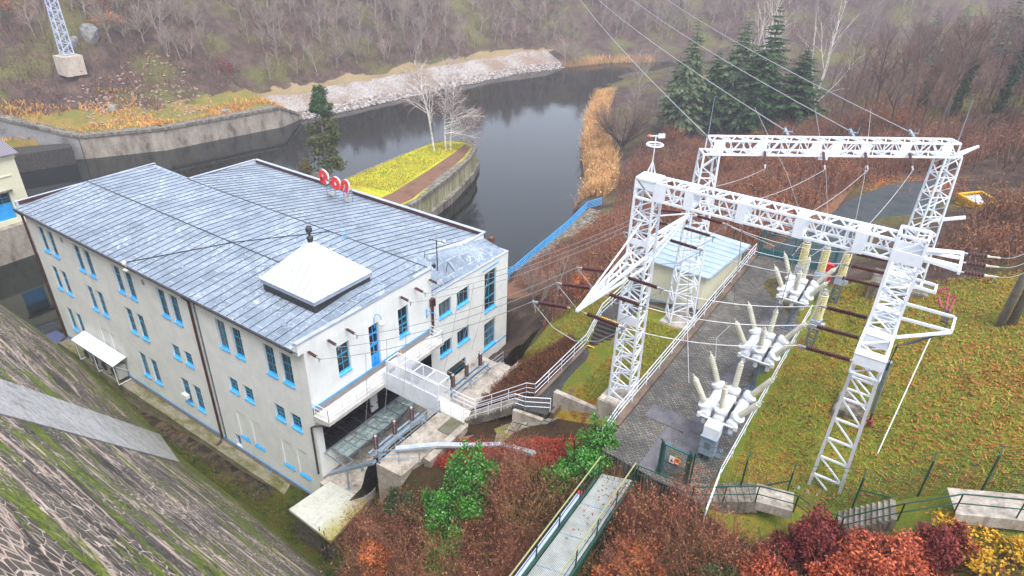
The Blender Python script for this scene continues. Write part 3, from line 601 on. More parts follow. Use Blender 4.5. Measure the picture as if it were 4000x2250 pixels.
mb = MB(); mb.prism([(40.42,-.75),(42.3,-.65),(42.45,4.5),(43.0,5.1),(43.0,6.5),(41.9,11.9),(40.42,11.9)], [4,4,6.5,6.8,6.8,6,6], 8.06); o = obj('terrace', mb, m_conc_pale); tag(o, 'pale concrete terrace slab with rails beside the transformer pit', 'terrace')
m_tile = M_grass('old_slabs', ['5b5750','777066','6a6a52','4c4944'], .9)
mb = MB(); mb.box(41.45,42.5,3.6,5.05,8.064,8.10); tag(obj('slab_patch', mb, m_tile), 'four dark mossy paving slabs let into the concrete terrace by the bridge end', 'paving')
mb = MB(); mb.prism([(42.72,.9),(43.2,.9),(43.1,4.6),(42.68,4.5)], [6.2]*4, 8.5); tag(obj('upstand_wall', mb, m_conc_pale), 'pale concrete upstand wall along the terrace edge below the red shrubs', 'wall')
mb = MB(); mb.prism([(41.7,8.0),(42.2,8.1),(42.2,12.4),(41.7,12.4)], [6.5]*4, 8.3); tag(obj('kerb_wall', mb, m_conc_pale), 'low pale kerb wall along the far terrace, half under brown shrubs', 'wall')
# black membrane slope of the pit
t = NT('black_geotextile'); v = t.noise(3, 3, .5, t.vec((1,3,.6))); t.color(t.ramp(v, [(.3,'17171c'),(.7,'35353f')])); t.set(.55); t.bump(v, 1., .12); m_geo = t.mat
mb = MB(); n = 26
for i in range(n):
    ya, yb = -.4+i*.7, .3+i*.7
    for j in range(7):
        def gp(y, k):
            s = k/7; x = 37.6+s*2.75+.12*math.sin(y*2.1+k)+(-.5*(y < 0)); z = 2.55+s*5.4-.35*math.sin(math.pi*s)+.1*math.sin(y*3.3+k*1.7); return (x, y, z)
        mb.quad(gp(ya,j),gp(ya,j+1),gp(yb,j+1),gp(yb,j))
tag(obj('membrane', mb, m_geo, smooth=True), 'black geotextile sheet over the slope of the transformer pit', 'sheet')
mb = MB(); mb.prism([(L+.08,-.4),(38.0,-.3),(38.0,18),(L+.08,18)], 1.6, [2.45,2.4,2.4,2.45]); struct(obj('pit_floor', mb, m_conc)); 
# steel frame with panes
fr = thing('glazed_platform', 'galvanised steel platform with glazed squares standing in the transformer pit', 'steel frame', (35,4.5,2.45))
mb = MB(); z = 4.62
for x in (L+.12, 34.72, 35.24, 35.76): mb.bar((x,.95,z),(x,9.3,z),.1,.1)
k = 0; y = .95
while y < 9.35: mb.bar((L+.12,y,z+.003),(35.76,y,z+.003),.09,.08); mb.bar((34.72,y+.42,z+.006),(35.24,y+.42,z+.006),.035,.05); y += 1.04
mb.bar((L+.1,.35,z+.01),(36.35,.25,z+.01),.07); mb.bar((L+.1,.95,z+.01),(36.35,.95,z+.01),.07); mb.bar((L+.1,.35,z+.01),(L+.1,.95,z+.01),.07); mb.bar((36.35,.25,z+.01),(36.35,.95,z+.01),.07); mb.bar((35.3,.3,z+.014),(35.3,.95,z+.014),.06)
obj('frame', mb, m_galv, fr)
for y in (2.1,4.2,6.3,8.9):
    mb = MB(); mb.bar((35.76,y,2.45),(35.76,y,z-.05),.09); mb.box(35.64,35.88,y-.12,y+.12,2.45,2.48); obj('leg', mb, m_galv, fr)
mb = MB(); mb.bar((36.2,.4,2.45),(36.2,.4,z-.05),.09); mb.box(36.06,36.34,.26,.54,2.45,2.48); obj('leg', mb, m_galv, fr)
t = NT('dusty_pane'); t.color(t.ramp(t.noise(2, 4), [(.3,'6a7a74'),(.7,'9aa69c')])); t.set(.15, 0, .6); m_pane = t.mat
for i in range(8):
    for j in range(3):
        y = .95+1.04*i; x0, x1 = ((L+.2,34.66),(34.78,35.18),(35.3,35.7))[j]
        if j == 0 and i % 2: continue
        mb = MB(); mb.box(x0,x1,y+.05,y+.97,z-.02,z-.005); obj('pane', mb, m_pane, fr)
for i, y in enumerate((1.6,2.7,3.9,6.2,7.4,8.6)):                         # bushings inside the dark bay
    mb = MB(); ribbed(mb, (33.0,y,4.5), (33.0,y,5.9), .16, .1, 10); mb.tube((33.0,y,5.9),(33.0,y,6.3),.05); o = obj('wall_bushing', mb, m_porc, base=(33.0,y,4.45)); tag(o, 'dark brown bushing in the shadow of the transformer bay', 'insulator', 'bushings in the transformer bay')
mb = MB()
for y in np.arange(.9,11.4,.55): mb.bar((31.4,y,4.46),(33.9,y,5.1),.07)
for x in (31.8,33.4): mb.bar((x,.6,5.3),(x,11.5,5.3),.09)
tag(obj('bay_steelwork', mb, m_dark), 'dark steel racks inside the transformer bay under the balcony', 'steelwork')
# busbar beams along the terrace with six brown post insulators
bb = thing('busbar_beam', 'pair of galvanised beams along the pit carrying brown post insulators', 'beam', (39.55,5,7.9))
mb = MB(); mb.bar((39.35,-.3,7.86),(39.35,4.3,7.86),.14,.16); mb.bar((39.75,-.3,7.86),(39.75,4.3,7.86),.14,.16); mb.bar((39.35,7.0,7.86),(39.35,11.4,7.86),.14,.16); mb.bar((39.75,7.0,7.86),(39.75,11.4,7.86),.14,.16); obj('beam', mb, m_galv, bb)
mb = MB()
for y in (0,2,4,7.2,9.2,11.2): mb.bar((39.3,y,7.76),(40.6,y,7.76),.08); mb.bar((39.5,y,7.72),(40.5,y,6.9),.06)
obj('bracket', mb, m_galv, bb)
ins0 = thing('post_insulator', 'nearest brown post insulator above the transformer pit, beside the cable tray', 'insulator', (39.55,.16,7.95), 'brown post insulators along the pit')
mb = MB(); ribbed(mb, (39.55,.16,8.05), (39.55,.16,9.05), .155, .11, 9); obj('porcelain', mb, m_porc, ins0)
mb = MB(); mb.lathe((39.55,.16,7.95),(39.55,.16,8.06),[(0,.16),(.4,.16),(.5,.11),(1,.11)],12); obj('foot', mb, m_alu, ins0); mb = MB(); mb.lathe((39.55,.16,9.03),(39.55,.16,9.16),[(0,.1),(.6,.1),(1,.05)],12); obj('cap', mb, m_alu, ins0); mb = MB(); mb.poly([(39.55,.16,9.14),(39.5,.1,9.3),(39.38,.05,9.26)],.03,6); obj('terminal', mb, m_alu, ins0)
insY = (.16,1.8,3.38,7.6,9.13,10.73)
insL = ['','second brown post insulator from the cable tray end of the pit','brown post insulator above the pit just before the white bridge','brown post insulator just beyond the white bridge cage','second brown post insulator beyond the white bridge cage','farthest brown post insulator, at the grassy end of the terrace']
for i in range(1, 6): dup(ins0, (39.55, insY[i], 7.95), label=insL[i])
# bridge from the balcony door to the stairs
br = thing('footbridge', 'white footbridge with solid side panel and mesh cage leading from the balcony door', 'footbridge', (38.9,5.6,8.1))
mb = MB(); mb.box(L+1.43,42.4,5.1,6.25,7.88,8.1); obj('deck', mb, M_paint('white_deck','d0cec8','b8b5ae',2,.6), br)
mb = MB(); mb.box(L+1.45,40.3,5.04,5.075,7.75,9.15); obj('side_panel', mb, m_wsteel, br)
def M_mesh():
    t = NT('white_wire_mesh'); t.color('dfe3ea'); t.set(.5); c = t.vec((28,28,28))
    sp = t.node('ShaderNodeSeparateXYZ'); t.link(c, sp.inputs[0]); f = [t.math('LESS_THAN', t.math('FRACT', sp.outputs[i]), .34) for i in (0,2)]
    a = t.math('MAXIMUM', f[0], f[1]); t.link(a, t.b.inputs['Alpha']); return t.mat
m_mesh = M_mesh()
mb = MB()
for x in (35.9,37.02,38.15,39.25,40.38):
    for y in (5.06,6.2): mb.bar((x,y,8.08),(x,y,10.2),.055)
    mb.bar((x,5.06,10.18),(x,6.2,10.18),.05)
for y in (5.06,6.2):
    for z in (10.19,9.16,8.14): mb.bar((35.9,y,z),(40.38,y,z),.05)
obj('cage_frame', mb, m_wsteel, br)
mb = MB(); mb.quad((35.9,6.2,8.1),(40.38,6.2,8.1),(40.38,6.2,10.2),(35.9,6.2,10.2)); mb.quad((35.9,5.06,9.15),(40.38,5.06,9.15),(40.38,5.06,10.2),(35.9,5.06,10.2)); obj('cage_mesh', mb, m_mesh, br)
mb = MB(); mb.box(35.86,35.9,5.2,6.1,8.2,9.9); gt = obj('bridge_door', mb, m_wsteel, br)
mb = MB(); mb.box(35.91,35.93,5.25,5.5,9.0,9.3); mb.box(35.91,35.93,5.55,5.8,9.0,9.3); obj('vent_grille', mb, m_gsteel, gt)
mb = MB(); mb.box(35.9,35.92,6.22,6.5,9.9,10.3); o = obj('warning_sign', mb, m_yellow, br); mb = MB(); mb.box(35.921,35.925,6.25,6.4,10.1,10.27); obj('red_panel', mb, m_red, o)
# rails of terrace and bridge end
rl = lambda nm, label, base, mat=None, **k: tag(obj(nm, railing_mb(base, **k), mat or m_wsteel), label, 'railing')
rl('railing', 'galvanised three-bar railing along the pit edge of the near terrace', [(40.52,-.6,8.06),(40.55,5.0,8.06)], m_galv, foot=True, gap=1.6)
rl('railing', 'galvanised railing across the near end of the terrace', [(40.52,-.62,8.06),(42.4,.85,8.06)], m_galv, foot=True)
rl('railing', 'galvanised three-bar railing along the far terrace beyond the bridge', [(40.62,6.35,8.06),(40.75,11.9,8.06)], m_galv, foot=True, gap=1.7)
rl('railing', 'short white gate railing at the bridge end', [(40.55,5.0,8.1),(42.3,5.08,8.1)], gap=1.0)
rl('railing', 'white railing on the far side of the bridge end', [(40.6,6.3,8.1),(42.4,6.32,8.1)], gap=1.0)
# stairs to the yard
m_step = M_streak('stair_concrete', '8e877b', '6e685e', '45413a', (1,1,1))
mb = MB(); n = 17; x0, x1, z0, z1 = 42.42, 46.2, 8.1, 11.2
for k in range(n):
    a = x0+(x1-x0)*k/n; b = x0+(x1-x0)*(k+1)/n+.06; mb.box(a,b,5.2,6.35,z0+(z1-z0)*k/n-.35,z0+(z1-z0)*(k+1)/n)
st = tag(obj('stairs', mb, m_step), 'weathered concrete stairs climbing from the bridge end to the upper path', 'stairs')
mb = MB(); mb.box(42.38,42.52,5.2,6.35,8.1,8.125); mb.quad((42.5,5.2,8.284),(42.62,5.2,8.284),(42.62,6.35,8.284),(42.5,6.35,8.284)); obj('yellow_edge', mb, m_yellow, st)
rl('railing', 'white handrail on the near side of the concrete stairs', [(42.4,5.15,8.1),(46.2,5.15,11.2),(46.9,5.2,11.25)], gap=1.3)
rl('railing', 'white handrail on the far side of the concrete stairs, stepping up to the path', [(42.4,6.4,8.1),(46.2,6.4,11.2),(46.75,6.5,11.3),(46.85,12.6,11.6),(46.95,14.3,13.1),(46.9,24,13.2)], gap=1.5)
rl('railing', 'short white railing closing the end of the upper path', [(46.9,5.2,11.25),(48.2,5.9,11.3)], gap=1.3)
# upper path, black stairs, landing
def M_pavers(name, ca, cb, cm, moss, rot=0):
    t = NT(name); b = t.node('ShaderNodeTexBrick'); b.offset = .5
    for k, v_ in (('Scale',1.),('Mortar Size',.02),('Mortar Smooth',.3),('Brick Width',.24),('Row Height',.14)): b.inputs[k].default_value = v_
    b.inputs['Color1'].default_value = (*lin(ca),1); b.inputs['Color2'].default_value = (*lin(cb),1); b.inputs['Mortar'].default_value = (*lin(cm),1)
    w_ = t.node('ShaderNodeTexWave'); w_.inputs['Scale'].default_value = 2.1; w_.inputs['Distortion'].default_value = 0; t.link(t.vec((1,1,0),(0,0,rot)), w_.inputs['Vector'])
    vm = t.node('ShaderNodeVectorMath'); vm.operation = 'ADD'; t.link(t.vec((1,1,0),(0,0,rot)), vm.inputs[0]); cmb = t.node('ShaderNodeCombineXYZ'); t.link(t.math('MULTIPLY', w_.outputs['Fac'], .05), cmb.inputs[1]); t.link(cmb.outputs[0], vm.inputs[1]); t.link(vm.outputs[0], b.inputs['Vector'])
    n = t.noise(.55, 6, .7); c = t.mix(.85, b.outputs['Color'], t.ramp(n, [(.32,.45),(.5,.85),(.68,1.5)]), 'MULTIPLY')
    c = t.mix(t.ramp(t.noise(.9, 7, .75), [(.56,0.),(.7,.5)]), c, moss); c = t.mix(.5, c, t.ramp(t.noise(22, 3), [(.3,.6),(.7,1.4)]), 'MULTIPLY')
    t.color(c); t.set(t.ramp(n, [(.3,.45),(.6,.85)]), 0, .3); t.bump(b.outputs['Fac'], -.5, .02); return t.mat
m_pave = M_pavers('yard_pavers', '7d7972', '5f5c58', '2a2825', '6e6a3a')
m_pave2 = M_pavers('path_pavers', '55524e', '45423f', '24221f', '4a4a28', math.pi/2)
m_kerb = M_paint('brown_grey_kerb', '7a675a', '4e463f', .8, .85, 0, .2, .3)
mb = MB(); mb.prism([(46.15,5.15),(48.15,5.6),(48.4,12.7),(46.95,12.7),(46.75,6.5),(46.15,6.4)], [9.5]*6, [11.22,11.26,11.55,11.55,11.26,11.22]); struct(obj('path', mb, m_pave2))
mb = MB(); mb.bar((46.85,6.5,11.3),(46.88,12.7,11.6),.22,.2); mb.bar((48.45,5.7,11.36),(48.5,12.7,11.7),.2,.35); tag(obj('path_kerb', mb, m_kerb), 'brown concrete kerbs along the upper path', 'kerb')
mb = MB(); n = 8
for k in range(n): mb.box(46.98,48.45,12.65+k*.21,12.65+(k+1)*.21+.05,11.0+.2*k-.4,11.55+.205*(k+1))
st = tag(obj('stairs', mb, M_paint('dark_stair_concrete','4a4641','35322e',2,.8)), 'dark steps with yellow edges between upper path and landing', 'stairs')
mb = MB(); mb.box(46.98,48.45,12.60,12.72,11.75,11.765); mb.box(46.98,48.45,14.1,14.3,13.192,13.21); obj('yellow_edge', mb, m_yellow, st)
mb = MB(); mb.bar((48.55,12.7,11.85),(48.6,14.4,13.3),.2,.5); tag(obj('stair_cheek', mb, m_kerb), 'sloping concrete cheek beside the dark steps', 'wall')
mb = MB(); mb.prism([(46.7,14.3),(48.6,14.3),(48.7,17.6),(48.6,28),(46.2,28),(46.5,18)], [12]*6, 13.19); struct(obj('landing', mb, m_pave2))
# retaining wall, sloping slabs
mb = MB(); v_ = [(48.05,6.45,10.6),(51.0,6.75,11.5),(51.0,7.0,11.5),(48.05,6.8,10.6)]; mb.prism([p[:2] for p in v_], [10.3,11.2,11.2,10.3], [12.35,12.15,12.15,12.35]); tag(obj('retaining_wall', mb, m_conc), 'stained concrete retaining wall holding the small grass plot', 'wall')
mb = MB(); mb.prism([(46.2,4.95),(48.0,5.35),(48.0,6.2),(46.2,5.14)], [9.6]*4, [11.1,10.95,11.1,11.1]); tag(obj('stair_end_wall', mb, m_conc), 'low stained concrete wall below the end of the upper path', 'wall')
def M_slabs():
    t = NT('sloping_slabs'); b = t.node('ShaderNodeTexBrick'); b.offset = .4
    for k, v_ in (('Scale',1.),('Mortar Size',.03),('Brick Width',.8),('Row Height',.55)): b.inputs[k].default_value = v_
    b.inputs['Color1'].default_value = (*lin('8c8578'),1); b.inputs['Color2'].default_value = (*lin('6a665e'),1); b.inputs['Mortar'].default_value = (*lin('2c2a22'),1); t.link(t.vec((1,1,0)), b.inputs['Vector'])
    c = t.mix(t.ramp(t.noise(.6, 7, .7), [(.5,0.),(.62,.9)]), b.outputs['Color'], '7f7a2e'); c = t.mix(.8, c, t.ramp(t.noise(1.4, 7, .75), [(.3,.4),(.65,1.4)]), 'MULTIPLY'); t.color(c); t.set(.85); return t.mat
mb = MB(); P_ = [(42.9,4.0,7.95),(44.2,4.4,8.6),(46.2,4.9,10.2),(48.0,5.6,10.9),(49.5,6.3,11.4),(51.0,6.6,11.9),(52.3,6.3,12.6)]; Q_ = [(42.9,3.6,7.9),(44.4,2.9,8.3),(46.2,2.9,9.4),(48.0,3.7,10.1),(49.6,4.4,10.8),(51.3,4.9,11.5),(52.4,5.2,12.2)]
for a, b, c_, d in zip(P_[:-1], P_[1:], Q_[1:], Q_[:-1]): mb.quad(a, d, c_, b)
for a, b in zip(P_[:-1], P_[1:]): mb.quad(a, b, (b[0],b[1]+.2,b[2]-2), (a[0],a[1]+.2,a[2]-2))
struct(obj('paved_slope', mb, M_slabs()))
# cable tray
ct = thing('cable_tray', 'silver covered cable tray running from the terrace into the green bush', 'cable tray', (44.5,3.5,8.6))
mb = MB(); pts = [(40.8,.5,8.5),(42.9,2.2,8.75),(44.9,3.8,8.95),(46.9,4.2,9.9),(49.4,3.9,11.4)]
pts = [(40.8,.55,8.45),(42.8,2.0,8.75),(44.6,2.9,9.0),(46.6,3.3,9.85),(49.3,2.4,11.4)]
for a, b in zip(pts[:-1], pts[1:]): mb.bar(a, b, .34, .16)
obj('tray_cover', mb, M_paint('bright_zinc','c5cbd2','aab2bb',2,.35,.35,.5), ct)
mb = MB()
for p in pts[1:-1]: mb.bar((p[0],p[1],p[2]-1.2),(p[0],p[1],p[2]-.08),.06)
obj('support', mb, m_galv, ct)
mb = MB(); mb.bar((36.2,-.9,4.9),(40.0,-.5,7.75),.34,.18); tag(obj('cable_duct', mb, m_galv), 'galvanised duct sloping from the pit frame up to the terrace corner', 'cable tray')
# flat roofed shed
sh = thing('shed', 'low stone shed with a flat white mossy roof at the building corner', 'shed', (36.4,-1.6,0))
mb = MB(); mb.prism([(34.55,-2.95),(38.25,-3.1),(37.85,-.15),(34.8,-.1)], -1.2, 2.28); obj('wall', mb, M_streak('rubble_stone_wall','6e675c','57514a','33302a',(2,2,3)), sh)
t = NT('white_roof_membrane'); f = t.noise(.6, 6, .7); sx = t.node('ShaderNodeSeparateXYZ'); t.link(t.pos.outputs['Position'], sx.inputs[0]); g = t.math('ADD', t.math('MULTIPLY', t.math('SUBTRACT', sx.outputs[0], 36.6), .35), f)
t.color(t.mix(t.ramp(g, [(.62,0.),(.95,.85)]), t.ramp(t.noise(3, 7, .75), [(.3,'9a998a'),(.5,'b9b8ac'),(.7,'c6c5bc')]), '9a9440')); t.set(.7)
mb = MB(); mb.prism([(34.4,-3.15),(38.5,-3.35),(38.08,.24),(34.72,.06)], 2.28, 2.5); obj('roof', mb, t.mat, sh)
mb = MB(); mb.bar((37.3,-3.2,.2),(37.35,-3.2,2.9),.04); mb.bar((37.8,-3.25,.2),(37.85,-3.25,2.9),.04)
for k in range(7): mb.bar((37.3,-3.21,.4+k*.33),(37.83,-3.24,.4+k*.33),.03)
obj('ladder', mb, m_dark, sh)

# ------------------------------------------------------------------ yard
ZY = 13.5
mb = MB(); mb.prism([(53.0,2.7),(58.3,2.2),(58.2,30.2),(53.0,30.2)], 12.4, ZY); struct(obj('yard', mb, m_pave))
m_slab = M_paint('dark_trench_covers', '6a686c', '525056', 1.4, .8, 0, .3, .2)
mb = MB()
for y in np.arange(9.3,29,1.02): mb.box(56.05,56.7,y,y+1.0,ZY+.004,ZY+.02)
for x in np.arange(53.7,55.9,.5): mb.box(x,x+.48,6.3,7.5,ZY+.004,ZY+.02)
for k, (x0, x1, y0, y1) in enumerate([(55.0,55.8,2.8,6.2),(55.9,57.1,5.0,6.4),(55.9,56.6,6.6,9.2)]): mb.box(x0,x1,y0,y1,ZY+.004,ZY+.018)
tag(obj('trench_cover', mb, m_slab), 'dark concrete cable trench covers running along the paved yard', 'trench cover')
mb = MB(); mb.box(52.55,52.98,4.7,30.2,12.2,ZY+.12); tag(obj('yard_kerb', mb, m_kerb), 'broad brown concrete kerb along the left edge of the yard', 'kerb')
rl('railing', 'long white three-bar railing on the kerb along the left side of the yard', [(52.75,3.2,ZY-.1),(52.7,5.0,ZY+.1),(52.75,29.0,ZY+.1)], gap=1.8)
rl('railing', 'white two-bar railing between the yard and the grass bank', [(58.75,1.6,ZY-.5),(58.55,4,ZY),(58.5,22,ZY)], gap=2.0, bars=2)
struct(obj('access_road', (lambda m: ([m.quad(a,b,c_,d) for a,b,c_,d in [((53.2,30.2,13.52),(58.4,30.2,13.52),(60.2,37,13.62),(55.4,38.5,13.55)),((55.4,38.5,13.55),(60.2,37,13.62),(63.2,43,13.72),(56.4,45.5,13.58)),((56.4,45.5,13.58),(63.2,43,13.72),(66.5,51,13.9),(59.2,53.5,13.72)),((59.2,53.5,13.72),(66.5,51,13.9),(76,56,15.4),(72,62,15.6))]], m)[1])(MB()), M_grass('wet_asphalt_road', ['33383a','3f4446','4a4e50','383a38'], .6)))
# concrete foundations
def found(nm, label, x0, x1, y0, y1, z0, z1, m=None):
    mb = MB(); mb.box(x0,x1,y0,y1,z0,z1-.06); mb.prism([(x0+.05,y0+.05),(x1-.05,y0+.05),(x1-.05,y1-.05),(x0+.05,y1-.05)], z1-.06, z1); return tag(obj(nm, mb, m or m_conc), label, 'foundation')
found('foundation', 'stained concrete block under the near left mast of the white gantry', 50.9,52.5,6.35,8.3,11.2,13.35)
found('foundation', 'concrete block under the left mast of the far gantry', 50.4,52.45,15.9,18.6,12.2,13.3)
found('foundation', 'concrete block in the grass under the rear leg of the right mast', 61.9,64.1,11.5,13.3,12.6,14.55, m_conc_dark)
found('foundation', 'concrete block under the front leg of the right mast behind the fence', 61.5,64.0,6.75,8.0,11,12.55, m_conc_dark)
found('foundation', 'long concrete block under the right mast of the far gantry', 61.2,64.6,24.7,27.2,13.5,16.0, m_conc_dark)

# ------------------------------------------------------------------ white lattice gantries
def lattice(mb, p0, p1, w, h, up, bays, ch=.09, br_=.05, side=None, faces=(0,1,2,3), end=True):
    p0, p1, d, a, b = mb.frame(p0, p1, up); w1, h1 = (w, h) if side is None else side
    def cor(t):
        c = p0.lerp(p1, t); ww, hh = w+(w1-w)*t, h+(h1-h)*t
        return [c-a*ww/2-b*hh/2, c+a*ww/2-b*hh/2, c+a*ww/2+b*hh/2, c-a*ww/2+b*hh/2]
    A, B = cor(0), cor(1)
    for k in range(4): mb.bar(A[k], B[k], ch, ch, up)
    for i in range(bays):
        q, r = cor(i/bays), cor((i+1)/bays)
        for k in faces:
            j = (k+1) % 4
            mb.bar(q[k], r[j], br_, br_) if i % 2 == 0 else mb.bar(q[j], r[k], br_, br_)
            if i % 2 == 0: mb.bar(q[k], q[j], br_, br_)
    if end:
        for k in range(4): mb.bar(B[k], B[(k+1)%4], ch, ch)
def plate_box(mb, p0, p1, w, h, up): mb.bar(p0, p1, w, h, up)
gn = thing('near_gantry', 'white lattice gantry over the yard with the wind vane on its left mast', 'gantry', (57,7.2,13.4))
mb = MB(); lattice(mb, (51.9,7.4,13.35),(51.9,7.2,25.3),1.15,1.1,(0,1,0),22,.1,.055,side=(.95,.95)); lattice(mb,(51.9,7.2,25.3),(51.9,7.2,26.2),.95,.95,(0,1,0),1,.1,.05)
mb.box(51.38,52.42,6.68,7.72,26.16,26.2); mb.box(51.38,52.42,6.70,6.74,25.75,26.16); mb.box(51.4,52.4,6.72,6.76,18.4,18.9); mb.box(51.4,52.4,6.72,6.76,22.9,23.2); obj('mast', mb, m_wsteel, gn)
mb = MB()
lattice(mb, (62.77,7.3,22.2),(62.77,7.3,26.4),1.0,1.0,(0,1,0),6,.1,.055); mb.box(62.22,63.33,6.74,6.78,25.3,25.8); mb.box(62.22,63.33,7.82,7.86,25.3,25.8)
lattice(mb, (62.77,4.5,21.75),(62.77,15.5,21.75),1.05,.85,(0,0,1),12,.1,.055)
for y in (4.45,6.2,8.6,12.5): mb.box(62.2,63.34,y,y+.5,22.18,22.24); mb.box(62.2,63.34,y,y+.04,21.75,22.2)
mb.box(62.22,62.27,4.5,5.2,21.4,22.2); mb.box(63.28,63.33,4.5,5.2,21.4,22.2)
for (y0, y1, z0) in ((7.1,6.0,12.5),(12.3,12.3,14.5)):
    A = [(62.1,y0,z0),(63.45,y0,z0)]; B = [(62.3,y1,21.35),(63.25,y1,21.35)]; n = 7
    for a, b in zip(A, B): mb.bar(a, b, .14, .12)
    for k in range(n):
        p = [V(A[i]).lerp(V(B[i]), k/n) for i in (0,1)]; q = [V(A[i]).lerp(V(B[i]), (k+1)/n) for i in (0,1)]
        mb.bar(p[0], p[1], .1, .08); mb.bar(q[0], p[1], .1, .06)
obj('mast', mb, m_wsteel, gn)
mb = MB(); lattice(mb, (52.4,7.2,25.75),(62.3,7.3,25.75),.95,.8,(0,0,1),22,.1,.055)
for x in (54.0,56.35,58.75,61.05): mb.box(x-.2,x+.2,6.68,7.76,25.31,25.35); mb.box(x-.22,x+.22,6.68,7.76,26.16,26.2); mb.box(x-.2,x+.2,6.67,6.70,25.3,26.2); mb.box(x-.2,x+.2,7.74,7.77,25.3,26.2)
mb.box(52.38,52.9,6.68,6.73,25.31,26.19); obj('cross_beam', mb, m_wsteel, gn)
mb = MB()                                                                  # left double cross-arm along y
for sgn in (-1, 1):
    tip = (51.9,7.3+sgn*6.4,22.1)
    for x in (51.45,52.35): mb.bar((x,7.3+sgn*.4,22.35),tip,.11,.13); mb.bar((x,7.3+sgn*.4,21.75),tip,.1,.1)
    for t in (.2,.4,.6,.8):
        a = [V(x,7.3+sgn*.4,22.35).lerp(V(tip), t) for x in (51.45,52.35)]; mb.bar(a[0], a[1], .07); b_ = [V(x,7.3+sgn*.4,22.35).lerp(V(tip), t-.2) for x in (51.45,52.35)]; mb.bar(b_[0], a[1], .055)
mb.bar((51.9,13.9,22.1),(51.9,7.3,24.2),.06); mb.bar((51.9,.9,22.1),(51.9,7.3,24.2),.06); obj('cross_arm', mb, m_wsteel, gn)
for lst in ([((63.3,12.4,22.0),(64.3,12.3,22.0)),((63.3,13.2,22.0),(64.3,13.1,22.0)),((64.3,12.25,22.0),(64.3,13.15,22.0)),((63.7,12.4,22),(63.7,13.2,22))],
            [((63.3,11.4,21.5),(65.4,11.4,21.5)),((63.3,9.85,21.5),(65.3,9.95,21.5)),((63.4,8.2,21.4),(65.3,9.95,21.46)),((65.3,9.9,21.5),(65.35,11.45,21.5))],
            [((63.3,7.0,25.6),(64.55,7.1,25.45)),((63.3,7.4,25.5),(64.55,7.6,25.42)),((63.3,7.8,25.6),(64.55,8.4,25.45)),((63.3,7.3,25.9),(64.55,8.85,25.5)),((64.55,6.95,25.42),(64.55,9.0,25.42))]):
    mb = MB()
    for p, q in lst: mb.bar(p, q, .1, .12)
    obj('cross_arm', mb, m_wsteel, gn)
mb = MB(); mb.tube((61.6,6.9,12.75),(64.0,6.7,12.75),.12,None,10); g_ = obj('anchor_pipe', mb, m_dark, gn)
for k in range(6):
    mb = MB(); x = 61.75+.42*k; mb.add([(x-.03,6.5,12.3),(x+.03,6.5,12.3),(x+.1,6.62,12.62),(x+.03,6.6,13.0),(x-.03,6.6,13.0),(x-.1,6.62,12.62)],[(0,1,2,3,4,5),(5,4,3,2,1,0)]); obj('white_guard', mb, m_wsteel, g_)
# far gantry
gf = thing('far_gantry', 'white lattice gantry behind the yard carrying the incoming lines on a level beam', 'gantry', (57,21,13.3))
A0, A1 = V(51.35,16.9,25.2), V(63.1,25.6,25.2); ax = (A1-A0).normalized()
mb = MB(); lattice(mb, (51.3,17.2,13.3),(51.45,16.97,24.8),1.5,1.3,(ax.y,-ax.x,0),16,.1,.055,side=(.9,.9)); mb.box(51.0,51.9,16.5,17.4,24.8,25.6) if False else None; obj('mast', mb, m_wsteel, gf)
mb = MB(); lattice(mb, (63.1,25.7,16.0),(63.0,25.55,24.8),1.5,1.2,(ax.y,-ax.x,0),14,.1,.055,side=(.95,.95)); mb.bar((63.4,25.8,24.9),(64.3,26.6,25.3),.1,.14); mb.bar((63.2,25.3,24.6),(64.3,26.6,25.3),.08); mb.bar((63.3,25.9,20.5),(65.0,27.0,20.8),.14,.18); obj('mast', mb, m_wsteel, gf)
mb = MB(); lattice(mb, A0, A1, .95, .8, (0,0,1), 26, .1, .055)
for t in (.03,.2,.42,.5,.62,.78,.95):
    c = A0.lerp(A1, t); mb.bar(c-ax*.3+V(0,0,-.4), c+ax*.3+V(0,0,-.4), .98, .05, (0,0,1)); nrm = V(ax.y,-ax.x,0); mb.bar(c-ax*.3+nrm*.49, c+ax*.3+nrm*.49, .04, .82, (0,0,1))
obj('cross_beam', mb, m_wsteel, gf)
for p in (A0+V(-.1,-.1,.4), A1+V(.1,.1,.4)):
    mb = MB(); mb.tube(p, p+V(0,0,2.4), .03, .015, 6); obj('lightning_rod', mb, m_galv, gf)
nrm_ = V(ax.y,-ax.x,0)
c = A0.lerp(A1, .455)+V(ax.y,-ax.x,0)*.55+V(0,0,-.5); mb = MB(); mb.bar(c-ax*.27, c+ax*.27, .03, .24, (0,0,1)); sgn_ = obj('name_plate', mb, M_paint('white_enamel','e8e8ea','e0e2e6'), gf)
mb = MB(); q = c+nrm_*.022
for pl_ in ([(-.17,.07),(-.125,-.07),(-.08,.05),(-.035,-.07),(.01,.07)], [(.05,-.07),(.1,.07),(.15,-.07)], [(.07,-.02),(.13,-.02)]):
    for (a0, b0), (a1, b1) in zip(pl_[:-1], pl_[1:]): mb.bar(q+ax*a0+V(0,0,b0), q+ax*a1+V(0,0,b1), .024, .006, nrm_)
obj('plate_letters', mb, M_paint('plate_blue','5a9ac8'), sgn_)
